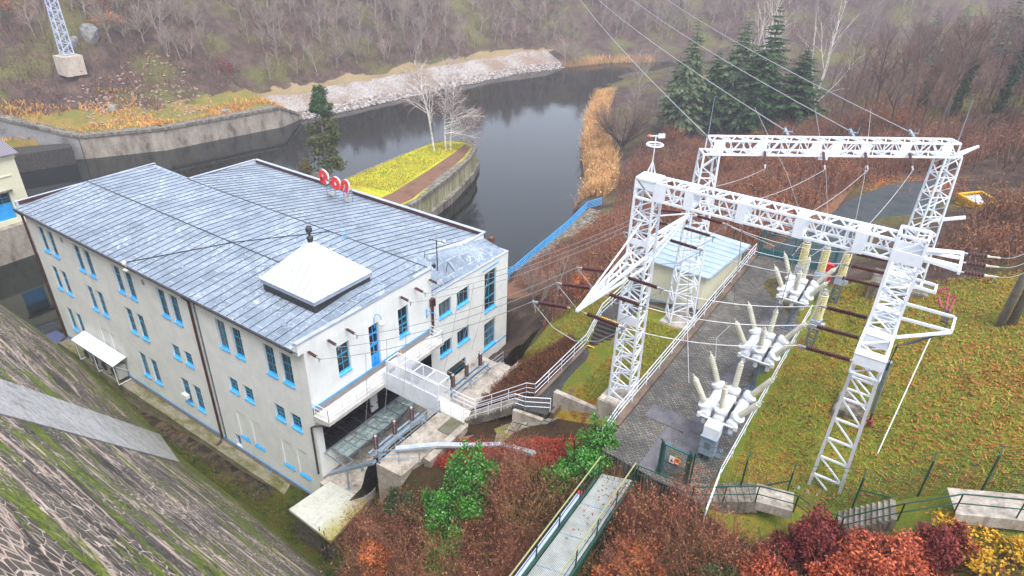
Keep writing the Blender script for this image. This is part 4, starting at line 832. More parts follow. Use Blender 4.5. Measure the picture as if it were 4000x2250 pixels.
# wind vane
wv = thing('wind_vane', 'white wind vane with compass ring and arrow on top of the left gantry mast', 'wind vane', (51.9,7.2,26.2))
mb = MB()
for k in range(6): a = k*math.pi/3; mb.bar((51.9+.28*math.cos(a),7.2+.28*math.sin(a),26.2),(51.9,7.2,27.0),.03)
mb.tube((51.9,7.2,27.0),(51.9,7.2,28.2),.025); obj('stand', mb, m_wsteel, wv)
mb = MB(); mb.poly([(51.9+.36*math.cos(R_(k*15)),7.2+.36*math.sin(R_(k*15)),27.75) for k in range(25)],.04,6)
for k in range(2): a = k*math.pi/2+.4; mb.bar((51.9-.35*math.cos(a),7.2-.35*math.sin(a),27.75),(51.9+.35*math.cos(a),7.2+.35*math.sin(a),27.75),.03)
obj('compass_ring', mb, m_wsteel, wv)
mb = MB(); d = Rv; cc = V(51.9,7.2,28.15); mb.bar(cc-d*.3,cc+d*.2,.04); mb.bar(cc+d*.1,cc+d*.4,.03,.2,(0,0,1)); obj('arrow', mb, m_wsteel, wv)
mb = MB(); mb.lathe(cc-d*.4,cc-d*.27,[(0,.0),(1,.1)],8); obj('arrow_tip', mb, M_paint('orange_red_paint','e0785a'), wv)

# ------------------------------------------------------------------ strain insulators and conductors
def strain(p0, p1, label, group, rib=True, r=.1, cap=.12):
    p0, p1 = V(p0), V(p1); d = (p1-p0).normalized(); t = thing('strain_insulator', label, 'insulator', p0, group)
    mb = MB(); a, b = p0+d*cap, p1-d*.3
    if rib: ribbed(mb, a, b, r, r*.6, max(8, int((b-a).length/.075)), 10)
    else: mb.lathe(a, b, [(0,.05),(.04,r),(.96,r),(1,.05)], 10)
    obj('porcelain', mb, m_porc, t)
    mb = MB(); mb.tube(p0, a, .03); obj('link', mb, m_alu, t); mb = MB(); mb.lathe(b, b+d*.1, [(0,.07),(1,.05)], 8); mb.bar(b+d*.1, p1, .07, .09); mb.bar(p1-d*.12, p1-d*.12-V(0,0,.3), .05)
    obj('clamp', mb, m_alu, t); return p1
nearW, farW = [.26,1.83,3.4], [8.5,10.04,11.6]; ordn = ['nearest the eave corner','second from the eave corner','third from the eave corner','fourth from the eave corner','fifth from the eave corner','farthest from the eave corner, by the downpipe']
armN = [.95,3.0,4.9]; armF = [9.9,11.8,13.8]; rightN = [4.4,6.3,8.2]; rightF = [11.6,13.2,14.8]
armtxt = ['at the tip of','in the middle of','at the mast end of']
for i in range(6):
    y = (nearW+farW)[i]; yl = (armN+farW_arm)[i] if False else (armN+armF)[i]; yr = (rightN+rightF)[i]; far = i >= 3
    p1 = strain((L+.02,y,12.98),(L+1.15,y,12.86), 'brown strain insulator on the white gable wall, '+ordn[i], 'strain insulators on the gable wall', False, .1)
    xl = 51.55; side = ['tip','middle','mast end'][i if i < 3 else 5-i]; arm = 'near' if not far else 'far'
    q0 = V(xl,yl,22.1); q1 = V(xl-1.75,yl-.25,21.9); strain(q0, q1, f'brown ribbed insulator on the building side of the {arm} cross-arm, at its {side}', 'ribbed insulators on the building side of the left cross-arm', True, .1)
    wire('conductor', [p1, q1], f'bare line from the gable insulator {ordn[i]}', 'power line', .018, 'lines from building to gantry', .55)
    u0 = V(52.25,yl,22.1); u1 = V(54.1,yl+.1,22.0); strain(u0, u1, f'brown ribbed insulator on the yard side of the {arm} cross-arm, at its {side}', 'ribbed insulators on the yard side of the left cross-arm', True, .1)
    r0 = V(62.25,yr,21.9); r1 = V(60.2,yr-.1,21.85); strain(r0, r1, f'brown ribbed insulator on the right mast, number {i+1} counted from the dam side' if False else f'brown ribbed insulator on the left side of the right mast, {["outermost towards the dam","second from the dam","third from the dam","third from the road","second from the road","outermost towards the road"][i]}', 'ribbed insulators on the right mast', True, .11)
    wire('conductor', [u1, r1], f'bare line across the yard between the masts, {["outermost towards the dam","second from the dam","third from the dam","third from the road","second from the road","outermost towards the road"][i]}', 'power line', .02, 'lines across the yard', .35)
    m_ = u0.lerp(q0, .5); wire('jumper_cable', [q1, q1.lerp(u1,.25)-V(0,0,1.0), q1.lerp(u1,.5)-V(0,0,1.35), q1.lerp(u1,.75)-V(0,0,1.0), u1], f'drooping jumper under the left cross-arm, {["outermost towards the dam","second from the dam","third from the dam","third from the road","second from the road","outermost towards the road"][i]}', 'cable', .018, 'jumpers under the left cross-arm')
    top = p1.lerp(q1, .27); top.z -= .45; ib = V(39.5, insY[i], 9.25)
    wire('drop_wire', [top, top.lerp(V(39.0,ib.y-.25,9.3), .55)+V(.15,0,0), V(39.0,ib.y-.25,9.35), ib], f'thin wire hanging to {insL[i] if i else "the nearest post insulator above the pit"}', 'cable', .015, 'drop wires above the pit')
for i, (y0, y1) in enumerate(((1.9,1.6),(3.2,2.7),(4.0,3.9))): wire('pit_cable', [(39.4,insY[i],9.1),(37.5,y0,6.2),(35.5,y0+.3,5.2),(33.2,y1,6.2)], ['dark cable from the nearest post insulator into the bay','dark cable from the second post insulator into the bay','dark cable from the third post insulator into the bay'][i], 'cable', .02, None, 0, m_dark)
# incoming lines on the far beam
nrm = V(ax.y,-ax.x,0)
far_t = [.215,.45,.62,.8]; dirs = ['leftmost','second from left','second from right','rightmost']
skyend = [(30.5,116,41),(38,114,42),(47,112,43),(57,110,43)]
for i, t_ in enumerate(far_t):
    c = A0.lerp(A1, t_)+nrm*.5+V(0,0,-.1); e = c+nrm*.95*1.4+V(0,0,-.65)-ax*.35; strain(c, e, f'dark insulator hanging from the far gantry beam, {dirs[i]} of four', 'insulators on the far gantry beam', False, .085)
    ty = [(53.9,7.8,25.9),(56.3,7.8,25.9),(58.7,7.8,25.9),(61.0,7.8,25.9)][i]; wire('conductor', [e, V(ty)], f'line from the far gantry beam to the near gantry beam, {dirs[i]} of four', 'power line', .02, 'lines between the gantry beams', .2)
    if i < 3:
        c2 = A0.lerp(A1, [.33,.6,.85][i])-nrm*.4+V(0,0,.45); mb = MB(); mb.bar(c2-nrm*.2, c2-nrm*.8+V(0,0,.25), .14, .08); mb.bar(c2-nrm*.3-ax*.25+V(0,0,.2), c2-nrm*.3+ax*.25+V(0,0,.2), .04); mb.bar(c2-nrm*.3-ax*.25+V(0,0,.1), c2-nrm*.3-ax*.25+V(0,0,.5), .025); mb.bar(c2-nrm*.3+ax*.25+V(0,0,.1), c2-nrm*.3+ax*.25+V(0,0,.5), .025)
        o = obj('line_clamp', mb, m_galv, base=c2); tag(o, f'silver line clamp on top of the far gantry beam, {["left","middle","right"][i]} one', 'clamp', 'line clamps on the far beam')
    else: c2 = A0+V(-.1,0,.4)
INC = [(-11.45,103.6,27.96),(-10.81,104.04,27.98),(-6.33,107.09,28.12),(-1.53,110.35,28.27)]
RIGHT = [(69.41,27.69,20.62),(69.58,27.45,20.1),(69.76,27.21,19.58)]
# incoming lines, side lines
inc = [(A0+V(-.1,0,.45), INC[0]), (A0.lerp(A1,.33)-nrm*1.1+V(0,0,.6), INC[1]), (A0.lerp(A1,.6)-nrm*1.1+V(0,0,.6), INC[2]), (A0.lerp(A1,.85)-nrm*1.1+V(0,0,.6), INC[3])]
for i, (a, b) in enumerate(inc):
    wire('conductor', [a, V(b)], f'long line rising over the valley from the far gantry beam, {dirs[i]} of four', 'power line', .03, 'lines over the valley', 1.2)
for i in range(1, 4):
    a, b = inc[i]; p = V(a).lerp(V(b), .045); q = [V(56.9,24.3,18.1), V(58.2,24.1,18.1), V(59.5,24.0,18.1)][i-1]
    wire('drop_wire', [p, p.lerp(q,.5)+V(.2,.3,0), q], f'thin wire dropping from the valley line to the far instrument transformers, {["left","middle","right"][i-1]}', 'cable', .016, 'drop wires of the far gantry')
for i, (z, y) in enumerate(((25.5,8.85),(25.45,8.0),(25.42,7.1))):
    a = V(64.6,y,z); b = a + V(.75,.35,-.05); t = thing('line_insulator', f'short ribbed insulator on the right cross-arm, {["upper","middle","lower"][i]} one', 'insulator', a, 'short insulators on the right cross-arm')
    mb = MB(); ribbed(mb, a+V(.1,.04,0), b, .1, .05, 6, 10); obj('porcelain', mb, m_porc, t); mb = MB(); mb.tube(a, a+V(.14,.05,0), .04); obj('link', mb, m_alu, t); mb = MB(); mb.lathe(b, b+V(.12,.05,0), [(0,.07),(1,.04)], 8); mb.bar(b+V(.1,.04,0), b+V(.45,.18,0), .05); obj('clamp', mb, m_cream, t)
    wire('conductor', [b+V(.45,.18,0), V(RIGHT[i])], f'line leaving to the right from the {["upper","middle","lower"][i]} short insulator', 'power line', .018, 'lines leaving to the right', .5)
# cable termination on the right arm
m_pink = M_paint('red_brown_sleeve','9a4450','84383f',3,.5)
tc = thing('cable_termination', 'three red cable terminations with black cables on the right mast arm', 'cable', (64.9,12.6,21.4))
for p, q in (((64.35,12.6,21.95),(64.75,12.75,22.2)),((64.5,12.4,21.8),(64.75,12.1,21.45)),((64.85,12.9,21.9),(64.95,12.3,21.3)),((65.15,12.9,21.7),(65.1,12.3,21.2))): mb = MB(); ribbed(mb, p, q, .075, .055, 4, 8); obj('sleeve', mb, m_pink, tc)
mb = MB(); mb.bar((64.35,12.6,21.95),(65.2,12.9,21.75),.06); obj('clamp_bar', mb, m_pink, tc)
for k in range(3): mb = MB(); mb.poly([(64.9+.1*k,12.3,21.3),(64.95+.1*k,11.9,20.9),(65.15,11.2,21.2),(64.9,9.9,21.2),(64.2,9.0,21.05+.04*k),(63.55,8.4,20.9),(63.5,8.4+.05*k,19.6)],.04,6); obj('black_cable', mb, m_dark, tc)
mb = MB(); mb.poly([(63.52,8.5,20.0),(63.55,9.2,18),(63.6,10.4,15.9)],.1,8); obj('conduit', mb, m_galv, tc)
mb = MB(); mb.poly([(63.6,10.4,15.9),(63.65,10.8,15.2),(63.65,11.0,14.9)],.05,6); obj('black_cable', mb, m_dark, tc)
mb = MB(); mb.poly([(63.65,10.9,15.1),(63.7,11.1,14.7),(63.7,11.2,14.1)],.13,8); obj('ground_sleeve', mb, m_pink, tc)
mb = MB(); mb.bar((64.17,7.0,12.7),(65.0,15.35,18.36),.045,.045); tag(obj('guy_bar', mb, m_wsteel), 'long thin white bar slanting up from the fence beside the right mast', 'pole')

# ------------------------------------------------------------------ breakers
m_grn = M_paint('white_grey_enamel','d8dbe0','c4c9d0',1.5,.4)
m_cab = M_paint('blue_grey_cabinet','8596a6','78899a',1.5,.45,.1)
def breaker(loc, label, first):
    x0, y0 = 57.57, 0; t = thing('circuit_breaker', label, 'circuit breaker', loc, 'circuit breakers in the yard')
    O = V(loc); zt = 2.25
    for k, dx in enumerate((-.66, 0, .66)):
        mb = MB(); mb.lathe(O+V(dx,-1.25,zt), O+V(dx,1.35,zt), [(0,.14),(.03,.27),(.08,.27),(.085,.23),(.2,.24),(.21,.27),(.24,.27),(.25,.25),(.72,.25),(.73,.28),(.76,.28),(.77,.24),(.95,.24),(.96,.28),(1,.2)], 16)
        mb.lathe(O+V(dx,-1.1,zt-.25), O+V(dx,-1.1,zt-.55), [(0,.1),(1,.12)], 8); tank = obj('tank', mb, m_grn, t, smooth=False)
        for sy in (-.85, .95):
            a = O+V(dx,sy,zt+.12); dirn = V((-.52,0,.62)[k], -.12 if sy < 0 else .18, 1).normalized()
            mb = MB(); ribbed(mb, a+dirn*.42, a+dirn*1.75, .15, .11, 14, 12); mb.lathe(a+dirn*1.75, a+dirn*1.9, [(0,.09),(.5,.1),(1,.05)], 10); mb.bar(a+dirn*1.88, a+dirn*2.05, .05, .05); bu = obj('bushing', mb, m_cream, t)
            mb = MB(); mb.lathe(a, a+dirn*.45, [(0,.2),(.35,.21),(.4,.33),(.8,.34),(.85,.2),(1,.12)], 16); obj('current_ring', mb, m_grn, bu)
    for yy in (-.9,1.0): mb = MB(); mb.bar(O+V(-.85,yy,zt-.36), O+V(.85,yy,zt-.36), .1, .14); obj('support_beam', mb, m_grn, t)
    mb = MB(); mb.tube(O+V(-.95,-1.3,zt-.05), O+V(.95,-1.3,zt-.05), .05)
    for dx in (-.9, .9): mb.box(O.x+dx-.08,O.x+dx+.08,O.y-1.38,O.y-1.22,O.z+zt-.14,O.z+zt+.08)
    obj('drive_rod', mb, m_grn, t)
    for sy in (-.9, 1.0):
        mb = MB(); mb.tube(O+V(.12,sy,.04), O+V(.12,sy,zt-.4), .12, None, 12)
        for k in range(4): a = k*math.pi/2; mb.bar(O+V(.12+.34*math.cos(a),sy+.34*math.sin(a),.05), O+V(.12+.1*math.cos(a),sy+.1*math.sin(a),.4), .05)
        mb.box(O.x-.25,O.x+.5,O.y+sy-.36,O.y+sy+.36,O.z,O.z+.05); obj('leg', mb, m_gsteel, t)
    mb = MB(); mb.box(O.x-.42,O.x+.32,O.y-1.95,O.y-1.42,O.z+.5,O.z+1.55); mb.box(O.x-.46,O.x+.36,O.y-2.0,O.y-1.4,O.z+1.55,O.z+1.6); cb = obj('control_cabinet', mb, m_cab, t)
    mb = MB(); mb.box(O.x-.2,O.x+.1,O.y-1.962,O.y-1.953,O.z+.9,O.z+1.3); obj('door_panel', mb, m_gsteel, cb)
    mb = MB(); mb.prism([(O.x-.4,O.y-1.9),(O.x+.34,O.y-1.9),(O.x+.34,O.y-1.3),(O.x-.4,O.y-1.3)], O.z+1.602, O.z+2.2); mb.prism([(O.x-.34,O.y-1.84),(O.x+.28,O.y-1.84),(O.x+.28,O.y-1.36),(O.x-.34,O.y-1.36)], O.z+2.2, O.z+2.27); obj('drive_housing', mb, m_wsteel, t)
    mb = MB(); mb.poly([O+V(-.2,-1.7,.5),O+V(-.25,-1.75,.25),O+V(-.3,-1.6,.02)],.07,6); mb.poly([O+V(0,-1.7,.5),O+V(.05,-1.75,.25),O+V(0,-1.6,.02)],.06,6); obj('control_cable', mb, m_dark, t)
    return t
bk = breaker((57.57,6.75,13.5), 'nearest circuit breaker, whose grey cabinet and white housing face the small gate', True)
def plain(r):
    for c in list(r.children_recursive):
        if c.name.split('.')[0] in ('control_cabinet','control_cable','door_panel','drive_housing'): bpy.data.objects.remove(c)
plain(dup(bk, (57.6,12.9,13.5), label='middle circuit breaker of the three in the yard'))
plain(dup(bk, (57.55,20.8,13.5), label='farthest circuit breaker, in front of the red box and the green gate'))
def transformer(loc, label, lattice_leg=True):
    O = V(loc); t = thing('instrument_transformer', label, 'transformer', loc, 'instrument transformers beside the breakers')
    mb = MB(); ribbed(mb, O+V(0,0,2.5), O+V(0,0,4.15), .27, .2, 15, 14); obj('bushing', mb, M_CREAM2, t)
    mb = MB(); mb.lathe(O+V(0,0,4.15), O+V(0,0,4.5), [(0,.2),(.3,.25),(.6,.2),(.65,.08),(1,.1)], 12); mb.bar(O+V(-.2,0,4.42), O+V(.3,0,4.45), .06); obj('head', mb, m_alu, t)
    mb = MB(); mb.box(O.x-.3,O.x+.3,O.y-.3,O.y+.3,O.z+1.9,O.z+2.42); mb.lathe(O+V(0,0,2.42), O+V(0,0,2.52), [(0,.3),(1,.26)], 12); mb.box(O.x+.3,O.x+.5,O.y-.15,O.y+.15,O.z+1.95,O.z+2.25); obj('tank', mb, m_gsteel_l, t)
    mb = MB()
    for sx in (-.22,.22):
        for sy in (-.22,.22): mb.bar(O+V(sx,sy,0), O+V(sx,sy,1.9), .07)
    for k in range(5):
        z = .2+k*.4
        for s in (-.22,.22): mb.bar(O+V(-.22,s,z), O+V(.22,s,z), .05); mb.bar(O+V(s,-.22,z), O+V(s,.22,z), .05)
    obj('lattice_leg', mb, m_gsteel, t)
    mb = MB(); mb.box(O.x-.4,O.x+.4,O.y-.4,O.y+.4,O.z-.6,O.z+.06); obj('base', mb, m_conc, t); return t
M_CREAM2 = M_paint('yellow_cream_porcelain','d2c898','c2b888',3,.25,0,.6); m_gsteel_l = M_paint('light_grey_box','a9b0b8','989fa8',1.5,.45)
it = transformer((56.9,24.3,13.55), 'left one of the three cream transformers behind the farthest breaker')
dup(it, (58.2,24.1,13.55), label='middle one of the three cream transformers, left of the red box'); dup(it, (59.5,24.0,13.7), label='right one of the three cream transformers, beside the grass bank')
dup(it, (59.4,17.7,13.5), label='single cream transformer on a lattice leg beside the middle breaker')
mb = MB()
bx = thing('red_box', 'bright red box standing between the cream transformers and the green gate', 'box', (58.3,27.1,13.5))
mb.box(58.0,58.65,26.9,27.3,14.0,15.4); obj('cabinet', mb, m_red, bx); mb = MB(); mb.box(58.05,58.6,26.92,27.28,13.5,14.0); obj('base', mb, m_gsteel, bx); mb = MB(); mb.box(58.1,58.3,26.885,26.898,14.35,14.55); obj('white_mark', mb, m_white, bx)
mb = MB(); mb.add([(58.6,23.0,15.1),(59.4,23.3,15.4),(59.5,23.9,15.0),(58.7,23.6,14.8)],[(0,1,2,3),(3,2,1,0)]); tag(obj('tarp', mb, M_paint('light_blue_tarp','4a9fd0','3f8fc0')), 'scrap of light blue tarp hanging between transformer and breaker', 'tarp')
for i, (x, y) in enumerate(((58.35,20.2),(58.35,17.6),(58.3,12.6))): pass
# bus wires between breaker bushings
for i, pts in enumerate([[(55.9,5.5,17.2),(54.6,7.4,20),(54.05,7.4,25.2)],[(56.35,7.9,17.3),(55.8,9.5,17.6),(55.9,11.6,17.35)],[(57.6,8.1,17.7),(57.6,10,17.8),(57.6,11.6,17.7)],[(55.9,11.7,17.3),(56.3,9.0,21),(56.35,7.4,25.2)],[(55.9,19.7,17.2),(56.5,15,21),(54.3,13.7,22)],[(56.5,22.0,17.5),(56.8,23,18.2),(56.9,24.2,18.0)],[(57.6,22.1,17.8),(58,23,18.1),(58.2,24.0,18.0)],[(59.2,22.0,17.2),(59.4,23,18),(59.5,23.9,18.1)],[(59.3,13.9,17.2),(59.4,16,17.9),(59.4,17.6,18.0)],[(57.6,11.6,17.7),(58.5,9,21),(58.75,7.4,25.2)],[(59.1,11.8,17.2),(60.6,9.0,21),(61.05,7.4,25.2)],[(57.6,19.6,17.75),(57.6,16,17.6),(57.6,14.1,17.75)]]):
    wire('bus_wire', pts, ['slack wire from the nearest left bushing to the gantry box','wire joining left bushings of the near and middle breakers','wire joining centre bushings of the near and middle breakers','wire rising from the middle breaker to the second beam box','wire rising from the far breaker to the left cross-arm','wire from the far breaker to the left cream transformer','wire from the far breaker to the middle cream transformer','wire from the far breaker to the right cream transformer','wire from the middle breaker to the single transformer','wire rising from the middle breaker to the third beam box','wire rising from the middle breaker to the fourth beam box','wire joining centre bushings of the middle and far breakers'][i], 'cable', .018, 'bus wires above the breakers')
# ------------------------------------------------------------------ hut, gates, fences
hu = thing('hut', 'cream flat roofed hut with a pale blue sheet roof beside the yard', 'hut', (50.4,22,13.2))
mb = MB(); hw = [(48.76,18.3),(52.05,18.9),(52.6,26.2),(47.6,25.6)]; hw = [(48.3,18.3),(52.05,18.9),(52.45,26.2),(48.0,25.6)]; mb.prism(hw, 12.6, [16.25,15.95,15.4,15.9]); obj('wall', mb, m_creamwall, hu)
def M_sheet():
    t = NT('pale_blue_roof_sheet'); f = t.noise(.8, 6, .7); t.color(t.ramp(f, [(.35,'93a6bd'),(.6,'aebdd0')])); t.set(.4, .15, .4); return t.mat
mb = MB(); hr = [(47.9,17.9),(52.4,18.55),(52.8,26.6),(47.6,26.0)]; zr_ = [16.35,16.02,15.45,15.98]; mb.prism(hr, [z-.1 for z in zr_], zr_)
for k in range(1, 9): u = k/9; a = V(*hr[0],zr_[0]+.02).lerp(V(*hr[3],zr_[3]+.02),u); b = V(*hr[1],zr_[1]+.02).lerp(V(*hr[2],zr_[2]+.02),u); mb.bar(a,b,.03,.04)
obj('roof', mb, M_sheet(), hu); mb = MB(); mb.poly([(52.45,18.6,15.93),(52.85,26.6,15.36)],.06,6); mb.poly([(52.6,26.3,15.3),(52.6,26.3,13.4)],.04,6); obj('gutter', mb, m_galv, hu)
mb = MB(); mb.prism([(p[0]+(.04 if p[0] > 50 else -.04), p[1]+(.04 if p[1] > 22 else -.04)) for p in hw], 12.6, 13.3); obj('base_band', mb, M_paint('blue_grey_base','8ea3b4'), hu)
gg = thing('yard_gate', 'wide dark green steel gate at the road end of the yard', 'gate', (55.5,29.6,13.5))
for x in (53.05, 55.5, 58.4):
    mb = MB(); mb.box(x-.1,x+.1,29.35,29.55,13.3,16.0); mb.box(x-.13,x+.13,29.32,29.58,16.0,16.05); obj('post', mb, m_teal, gg)
for x0, x1 in ((53.2,55.35),(55.65,58.25)):
    mb = MB(); mb.box(x0,x1,29.42,29.48,13.6,14.2); mb.bar((x0,29.45,15.5),(x1,29.45,15.5),.07); mb.bar((x0,29.45,14.8),(x1,29.45,14.8),.05)
    for x in np.arange(x0+.06,x1,.14): mb.bar((x,29.45,14.2),(x,29.45,15.5),.03)
    obj('leaf', mb, m_teal, gg)
mb = MB()
for k in range(5): mb.add([(55.9,29.3,14.5+k*.28),(56.02,29.3,14.6+k*.28),(56.14,29.3,14.5+k*.28),(56.14,29.3,14.64+k*.28),(56.02,29.3,14.74+k*.28),(55.9,29.3,14.64+k*.28)],[(0,1,4,5),(1,2,3,4)],1)
mb.box(55.88,56.16,29.31,29.33,14.4,15.95); obj('chevron_board', mb, [m_black, m_yellow], gg)
sgt = thing('small_gate', 'small blue-green wire gate with a yellow and red warning plate', 'gate', (56.7,3.1,13.4))
ga, gb = V(55.95,2.95,13.4), V(57.3,3.05,13.3)
for p in (ga, gb):
    mb = MB(); mb.bar(p, p+V(0,0,2.0), .14); mb.bar(p+V(0,0,2.0), p+V(-.05,-.25,2.35), .05); obj('post', mb, m_green, sgt)
mb = MB(); a, b = ga+V(.12,0,.1), gb+V(-.12,0,.1)
for z in (0,.85,1.8): mb.bar(a+V(0,0,z), b+V(0,0,z), .07)
mb.bar(a,a+V(0,0,1.8),.07); mb.bar(b,b+V(0,0,1.8),.07); leaf = obj('leaf', mb, m_teal, sgt)
mb = MB()
for k in range(1,24): p = a.lerp(b,k/24); mb.bar(p,p+V(0,0,1.8),.008)
for k in range(1,30): mb.bar(a+V(0,0,k*.06),b+V(0,0,k*.06),.008)
obj('wire_mesh', mb, m_green, leaf)
c = a.lerp(b,.5)+V(0,-.06,1.15); mb = MB(); mb.box(c.x-.26,c.x-.02,c.y-.01,c.y,c.z-.2,c.z+.2,0); mb.box(c.x-.02,c.x+.26,c.y-.01,c.y,c.z,c.z+.2,1); mb.box(c.x-.02,c.x+.26,c.y-.01,c.y,c.z-.2,c.z,2); mb.add([(c.x-.22,c.y-.013,c.z-.15),(c.x-.06,c.y-.013,c.z-.15),(c.x-.14,c.y-.013,c.z+.12)],[(0,1,2)],2); mb.box(c.x+.04,c.x+.2,c.y-.013,c.y-.011,c.z+.04,c.z+.15,2); mb.box(c.x+.02,c.x+.22,c.y-.013,c.y-.011,c.z-.13,c.z-.06,0)
obj('warning_plate', mb, [m_white, m_yellow, m_red], leaf)
fe = thing('wire_fence', 'green post and wire mesh fence along the stairs below the grass bank', 'fence', (63,6,13))
fp = [(57.45,3.15,13.2),(59.5,4.4,13.0),(61.4,5.3,12.55),(64.1,6.1,13.2),(66.3,7.0,14.7),(68.2,6.9,16.2),(70.6,6.9,17.4),(73.5,7.0,18.7)]
for i, p in enumerate(fp):
    mb = MB(); p = V(p); mb.tube(p-V(0,0,.3), p+V(0,0,2.15), .045, None, 8); mb.tube(p+V(0,0,2.15), p+V(0,.3,2.45), .03, None, 6); obj('post', mb, m_green, fe)
for p, q in (((61.4,5.3,14.2),(59.9,5.2,12.9)),((64.1,6.1,14.6),(65.4,6.9,14.2))): mb = MB(); mb.tube(p, q, .035, None, 6); obj('brace', mb, m_green, fe)
mb = MB()
for a, b in zip(fp[:-1], fp[1:]):
    a, b = V(a), V(b); n = int((b-a).length/.12)
    for k in range(n): p = a.lerp(b,k/n); mb.bar(p,p+V(0,0,1.95),.006)
    for k in range(18): mb.bar(a+V(0,0,.1+k*.11),b+V(0,0,.1+k*.11),.007)
    for k in range(2): mb.bar(a+V(0,.12+.15*k,2.25+.16*k),b+V(0,.12+.15*k,2.25+.16*k),.012)
obj('wire_mesh', mb, m_green, fe)
fe2 = thing('wire_fence', 'green wire fence on steel posts along the left end of the yard by the hut', 'fence', (49,28,13.3))
mb = MB()
for p in ((46.4,27.9,13.1),(48.8,28.4,13.2),(51,28.8,13.3),(52.9,29.3,13.4)):
    q = MB(); q.tube(p,(p[0],p[1],p[2]+2.1),.04,None,6); obj('post', q, m_green, fe2)
for k in range(12): mb.bar((46.4,27.9,13.3+k*.16),(52.9,29.3,13.5+k*.16),.008)
obj('wire_mesh', mb, m_green, fe2)
fe3 = thing('mesh_fence', 'light mobile mesh fence panel leaning before the cream hut', 'fence', (50,17,13.3))
mb = MB(); 
for x in (48.9,52.3): mb.tube((x,17.3,13.2),(x,17.3,15.0),.03,None,6)
mb.tube((48.9,17.3,15),(52.3,17.3,15),.025,None,6); mb.tube((48.9,17.3,13.4),(52.3,17.3,13.4),.025,None,6); obj('frame', mb, m_galv, fe3)
mb = MB()
for k in range(30): mb.bar((48.9+k*.115,17.3,13.4),(48.9+k*.115,17.3,15),.006)
for k in range(8): mb.bar((48.9,17.3,13.5+k*.2),(52.3,17.3,13.5+k*.2),.006)
obj('wire_mesh', mb, m_galv, fe3)
# steel grating footbridge from the dam to the yard
fb = thing('grating_bridge', 'steel grating footbridge with green handrails running from the dam to the yard', 'footbridge', (54.4,-2,13))
def M_grate():
    t = NT('steel_grating'); c = t.vec((1,1,1)); sp = t.node('ShaderNodeSeparateXYZ'); t.link(c, sp.inputs[0])
    f = [t.math('LESS_THAN', t.math('FRACT', t.math('MULTIPLY', sp.outputs[i], s)), w_) for i, s, w_ in ((0,16.,.42),(1,16.,.42))]; a = t.math('MAXIMUM', f[0], f[1])
    t.color(t.mix(a, '4a4b48', t.ramp(t.noise(1.5, 5), [(.35,'a3a8a2'),(.65,'c2c6c2')]))); t.set(.5, .2, .4); t.bump(a, .8, .02); return t.mat
mb = MB(); q = [V(53.63,1.7,13),V(55.0,2.2,13),V(55.35,-14.5,13),V(53.95,-15,13)]
mb.prism([tuple(p[:2]) for p in (q[3],q[2],q[1],q[0])], 12.93, 13.0); obj('grating', mb, M_grate(), fb)
mb = MB()
for k in range(0,8): y = 1.5-k*2.0; x = 53.64+.0187*(1.7-y); mb = MB(); mb.bar((x,y,13.012),(x+1.4,y+.35,13.012),.05,.02); obj('joint_strip', mb, m_galv, fb)
mb = MB(); mb.bar((53.56,1.2,12.95),(53.86,-15,12.95),.1,.3); mb.bar((55.08,2.2,12.85),(55.43,-14.5,12.85),.1,.25); mb.bar((54.9,1.5,12.2),(55.3,-14.5,11.6),.1); obj('girder', mb, m_green, fb)
mb = MB(); mb.bar((53.38,-.2,13.05),(53.68,-15,13.05),.2,.14); obj('cable_duct', mb, M_paint('pale_blue_duct','b4c0d4','a2aec4',1.5,.4,.2), fb); mb = MB(); mb.bar((53.36,.05,13.05),(53.38,-.2,13.05),.2,.15); obj('red_end', mb, m_red, fb)
m_rail = M_paint('pale_green_rail','8a9a6a','a29a70',1.2,.5)
for x0, x1, y0 in ((53.5,53.8,1.6),(55.05,55.4,2.2)):
    mb = MB(); mb.poly([(x0,y0,14.15),(x1,-14.5,14.15)],.035,6); obj('handrail', mb, m_rail, fb)
    for k in range(9):
        t_ = (k*1.95)/(y0+14.5); x, y = x0+(x1-x0)*t_, y0-k*1.95; mb = MB(); mb.bar((x,y,12.8),(x,y,14.13),.05); obj('post', mb, m_green, fb)
    mb = MB(); mb.poly([(x0,y0,13.6),(x1,-14.5,13.6)],.018,6); obj('knee_rail', mb, m_green, fb)
mb = MB(); mb.bar((55.2,-1,11),(55.2,-1,12.9),.1); mb.bar((55.2,-1,11.8),(54.2,-1,12.85),.06); obj('support', mb, m_green, fb)
# stairs along the foot of the bank and green handrail
mb = MB(); pts = [(57.7,3.1,13.0),(60.2,4.4,13.5),(61.8,4.7,13.6),(62.6,4.5,13.55),(63.7,4.4,13.8),(65.5,4.7,15.5),(67.2,5.5,16.4),(73,7.2,17.6)]
for (a, b, lb) in ((0,1,'grey concrete stairs going down from the small gate behind the green handrail'),(4,5,'grey concrete stairs climbing to the right behind the green handrail and copper bushes')):
    mb = MB(); a, b = V(pts[a]), V(pts[b]); n = 10; d = (b-a)/n; nn = V(-d.y,d.x,0).normalized()*.6
    for k in range(n):
        p = a+d*k; z = max(p.z, (p+d).z); mb.prism([tuple((p+nn)[:2]),tuple((p-nn)[:2]),tuple((p+d*1.2-nn)[:2]),tuple((p+d*1.2+nn)[:2])], z-.7, z)
    tag(obj('stairs', mb, m_step), lb, 'stairs')
mb = MB()
for (a, b, w_) in ((1,2,.6),(6,7,.75)):
    a, b = V(pts[a]), V(pts[b]); d = (b-a).normalized(); nn = V(-d.y,d.x,0)*w_; mb.add([a+nn+V(0,0,.02),a-nn+V(0,0,.02),b-nn+V(0,0,.02),b+nn+V(0,0,.02),a-nn-V(0,0,.5),b-nn-V(0,0,.5)],[(0,1,2,3),(1,4,5,2)])
